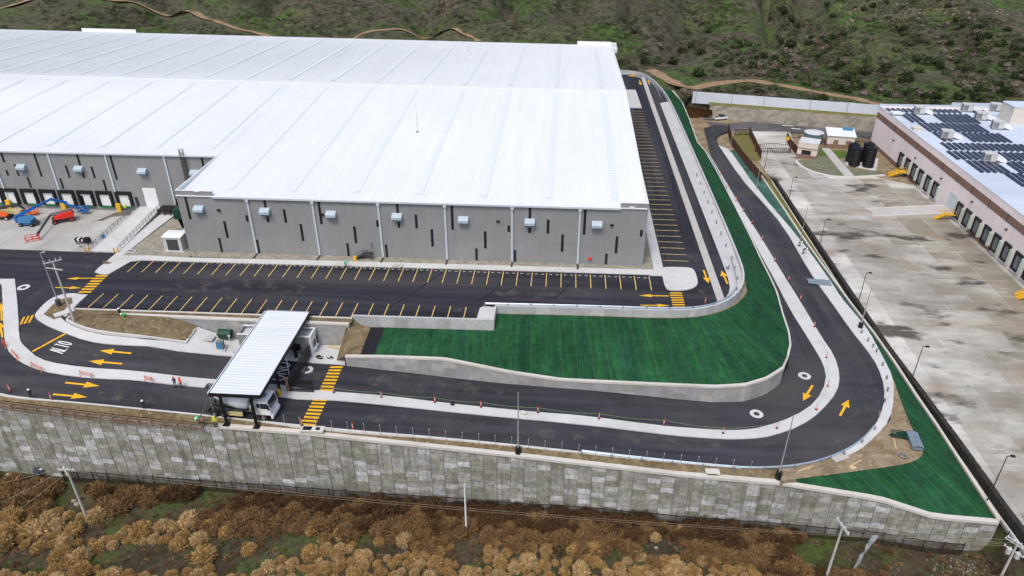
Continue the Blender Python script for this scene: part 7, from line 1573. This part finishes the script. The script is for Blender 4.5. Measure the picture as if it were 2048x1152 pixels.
for px, py, rp, k, lb in cand:
    q = PT(px, py+rp*.5, 45)
    if q is None or q.y > capy(q.x)-.6: continue
    mpp = (q-Vector((0, 0, HC))).length/F; items.append((q, rp*mpp, k, lb, px, py))
vis = [it for it in items if -15 < it[4] < 2060 and it[5] < 1165]
vis.sort(key=lambda it: (it[3] is None, -it[1])); ind = vis[:262]; rest = vis[262:]+[it for it in items if it not in vis]
for q, s, k, lb, px, py in ind:
    o = bpy.data.objects.new('dry_bush', rs.choice(KM[k])); COL.objects.link(o); o.location = q-Vector((0, 0, s*.1)); e = rs.uniform(.92, 1.15); o.scale = (s*e, s*rs.uniform(.92, 1.15), s*rs.uniform(.95, 1.25)); o.rotation_euler = (0, 0, rs.random()*6.28)
    tag(o, lb or LB[k], 'bush', 'dry bushes on the scrub')
def merged(name, lst):
    groups = {}
    for me, q, sc, rz in lst: groups.setdefault(me.materials[0].name, []).append((me, q, sc, rz))
    V, Fa, MI, mats, off = [], [], [], [], 0
    for gi, (mn, L) in enumerate(groups.items()):
        mats.append(bpy.data.materials[mn])
        for me, q, sc, rz in L:
            n = len(me.vertices); co_ = np.empty(n*3, np.float32); me.vertices.foreach_get('co', co_); co_ = co_.reshape(-1, 3)*np.array(sc); c, s = math.cos(rz), math.sin(rz)
            co_ = co_ @ np.array([[c, s, 0], [-s, c, 0], [0, 0, 1]])+np.array(q); V.append(co_)
            for p in me.polygons: Fa.append([off+i for i in p.vertices]); MI.append(gi)
            off += n
    me = bpy.data.meshes.new(name); me.from_pydata(np.concatenate(V).tolist(), [], Fa)
    for m_ in mats: me.materials.append(m_)
    me.polygons.foreach_set('material_index', MI); me.update(); o = bpy.data.objects.new(name, me); COL.objects.link(o); return tag(o, kind='stuff')
merged('scrub_bushes', [(rs.choice(KM[k]), q-Vector((0, 0, s*.1)), (s, s, s*1.05), rs.random()*6.28) for q, s, k, lb, px, py in rest])
# low dry growth and grass between the bushes
SMALL = {k: [bushmesh('low_growth_'+k, 300+7*i+j, k, 70, False) for j in range(2)] for i, k in enumerate(('b_brown', 'b_rust', 'b_green', 'b_grey', 'b_dark'))}
lst = []
for _ in range(2600):
    px, py = rs.uniform(-30, 2060), rs.uniform(950, 1170); q = PT(px, py, 45)
    if q is None or q.y > capy(min(59, q.x))-.7 or q.x > 60: continue
    k = rs.choice(['b_brown', 'b_rust', 'b_rust', 'b_green', 'b_grey']); s = rs.uniform(.15, .6); lst.append((rs.choice(SMALL[k]), q, (s*1.2, s*1.2, s*.7), rs.random()*6.28))
merged('low_growth', lst)
# ================================================================== HILLSIDE SHRUBS
HM = {k: [bushmesh('hill_shrub_'+k, 500+7*i+j, k, 110) for j in range(3)] for i, k in enumerate(('b_green', 'b_dark', 'b_grey'))}
big = [(1345, 128, 13, 'b_dark'), (1397, 152, 16, 'b_dark'), (1330, 126, 8, 'b_dark'), (1580, 92, 13, 'b_dark'), (1562, 130, 16, 'b_green'), (1568, 26, 10, 'b_dark'), (1585, 88, 9, 'b_dark'), (1623, 77, 8, 'b_dark'), (1745, 14, 8, 'b_dark'), (1830, 121, 8, 'b_dark'), (1971, 97, 10, 'b_green'), (2014, 62, 8, 'b_dark'), (92, 25, 6, 'b_dark'), (25, 45, 6, 'b_dark'), (114, 41, 5, 'b_dark'), (340, 43, 6, 'b_dark'), (362, 27, 7, 'b_dark'), (395, 24, 5, 'b_dark'), (418, 17, 6, 'b_dark'), (515, 43, 5, 'b_dark'), (556, 44, 6, 'b_dark'), (630, 48, 6, 'b_dark'), (410, 34, 5, 'b_dark'), (1335, 57, 8, 'b_dark'), (1380, 70, 7, 'b_dark'), (1520, 70, 8, 'b_green'), (1640, 150, 9, 'b_green'), (1690, 150, 10, 'b_green'), (1720, 175, 11, 'b_dark'), (1640, 182, 9, 'b_dark'), (1600, 175, 8, 'b_green'), (1460, 185, 10, 'b_green'), (1490, 178, 11, 'b_green'), (1810, 55, 7, 'b_dark'), (1900, 90, 8, 'b_dark'), (1205, 55, 6, 'b_dark'), (1190, 60, 5, 'b_dark')]
hs = []
for px, py, rp, k in big: hs.append((px, py, rp, k))
while len(hs) < 9000:
    px, py = rs.uniform(-20, 2070), rs.uniform(-20, 215)
    lim = 62+px*.027 if px < 1235 else 215
    if py > lim+4: continue
    cl_ = mno.noise((px*.011, py*.02, 7.7)); 
    if rs.random() > .55+.9*cl_: continue
    sc = 1+.9*py/210 if px > 1235 else 1.0; rp = rs.choice([1.5, 1.8, 2.1, 2.5, 3, 3.5, 4.2, 5.2, 6.2])*sc*rs.uniform(.8, 1.15)
    hs.append((px, py, rp, rs.choices(['b_green', 'b_dark', 'b_grey'], [3, 5, 3])[0]))
hi = []
for px, py, rp, k in hs:
    q = PT(px, py, 200)
    if q is None or q.y < 240: continue
    if q.x > 42 and q.y < yw(min(q.x, 110))+5: continue
    if q.x < 42 and q.y < 281: continue
    mpp = (q-Vector((0, 0, HC))).length/F; hi.append((q, rp*mpp, k, px, py))
# keep the tracks clear
tr = [o for o in bpy.data.objects if o.name.startswith('dirt_track')]
tp_ = [(v.co.x, v.co.y) for o in tr for v in o.data.vertices]; ta = np.array(tp_)
hi = [it for it in hi if np.min((ta[:, 0]-it[0].x)**2+(ta[:, 1]-it[0].y)**2) > (1.5+it[1])**2]
hi.sort(key=lambda it: -it[1])
HS = {k: [bushmesh('low_scrub_'+k, 800+7*i+j, k, 36, False) for j in range(3)] for i, k in enumerate(('b_green', 'b_dark', 'b_grey'))}
HL = {'b_green': 'dull green shrub on the hillside behind the warehouses', 'b_dark': 'dark green shrub on the hillside behind the warehouses', 'b_grey': 'grey brown shrub on the hillside behind the warehouses'}
for q, s, k, px, py in hi[:280]:
    o = bpy.data.objects.new('hill_shrub', rs.choice(HM[k])); COL.objects.link(o); o.location = q-Vector((0, 0, s*.15)); o.scale = (s*1.1, s*1.1, s*rs.uniform(.8, 1.1)); o.rotation_euler = (0, 0, rs.random()*6.28); tag(o, HL[k], 'shrub', 'shrubs on the hillside')
merged('hill_scrub', [(rs.choice(HS[k]), q-Vector((0, 0, s*.15)), (s*1.15, s*1.15, s*.85), rs.random()*6.28) for q, s, k, px, py in hi[280:]])
mb = MB(); r = random.Random(15)
for k in range(170):
    px, py = (r.gauss(1790, 60), r.gauss(28, 14)) if r.random() < .55 else ((r.gauss(2000, 30), r.gauss(30, 14)) if r.random() < .4 else (r.gauss(1590, 25), r.gauss(110, 25)))
    q = PT(px, py, 200)
    if q and q.y > 290: s = r.uniform(.25, 1.0); mb.obox(q+Vector((0, 0, s*.2)), (s*1.5, s, s), r.random()*3, 0, r.uniform(-.5, .5), r.uniform(-.5, .5))
tag(mb.build('hill_rocks', simple('weathered_rock', (.20, .165, .13), .95, 0, .25, .8)), kind='stuff')
# ================================================================== LIGHT
w = bpy.data.worlds.new('World'); scene.world = w; w.use_nodes = True
nt = w.node_tree; bg = nt.nodes['Background']; sk = nt.nodes.new('ShaderNodeTexSky'); sk.sky_type = 'NISHITA'; sk.sun_disc = False
EL, AZ = R(59), R(200)
sk.sun_elevation = EL; sk.sun_rotation = AZ; sk.air_density = 1.0; sk.dust_density = 4.0; sk.ozone_density = .6
nt.links.new(sk.outputs[0], bg.inputs[0]); bg.inputs[1].default_value = .15
sl = bpy.data.lights.new('sun', 'SUN'); sl.energy = 1.1; sl.angle = R(12); sl.color = (1, .97, .92); so = bpy.data.objects.new('sun', sl); COL.objects.link(so)
sd = Vector((math.sin(AZ)*math.cos(EL), math.cos(AZ)*math.cos(EL), math.sin(EL))); so.rotation_euler = sd.to_track_quat('Z', 'Y').to_euler()
vs_ = scene.view_settings; vs_.view_transform = 'Standard'; vs_.look = 'None'; vs_.exposure = .34; vs_.gamma = 1
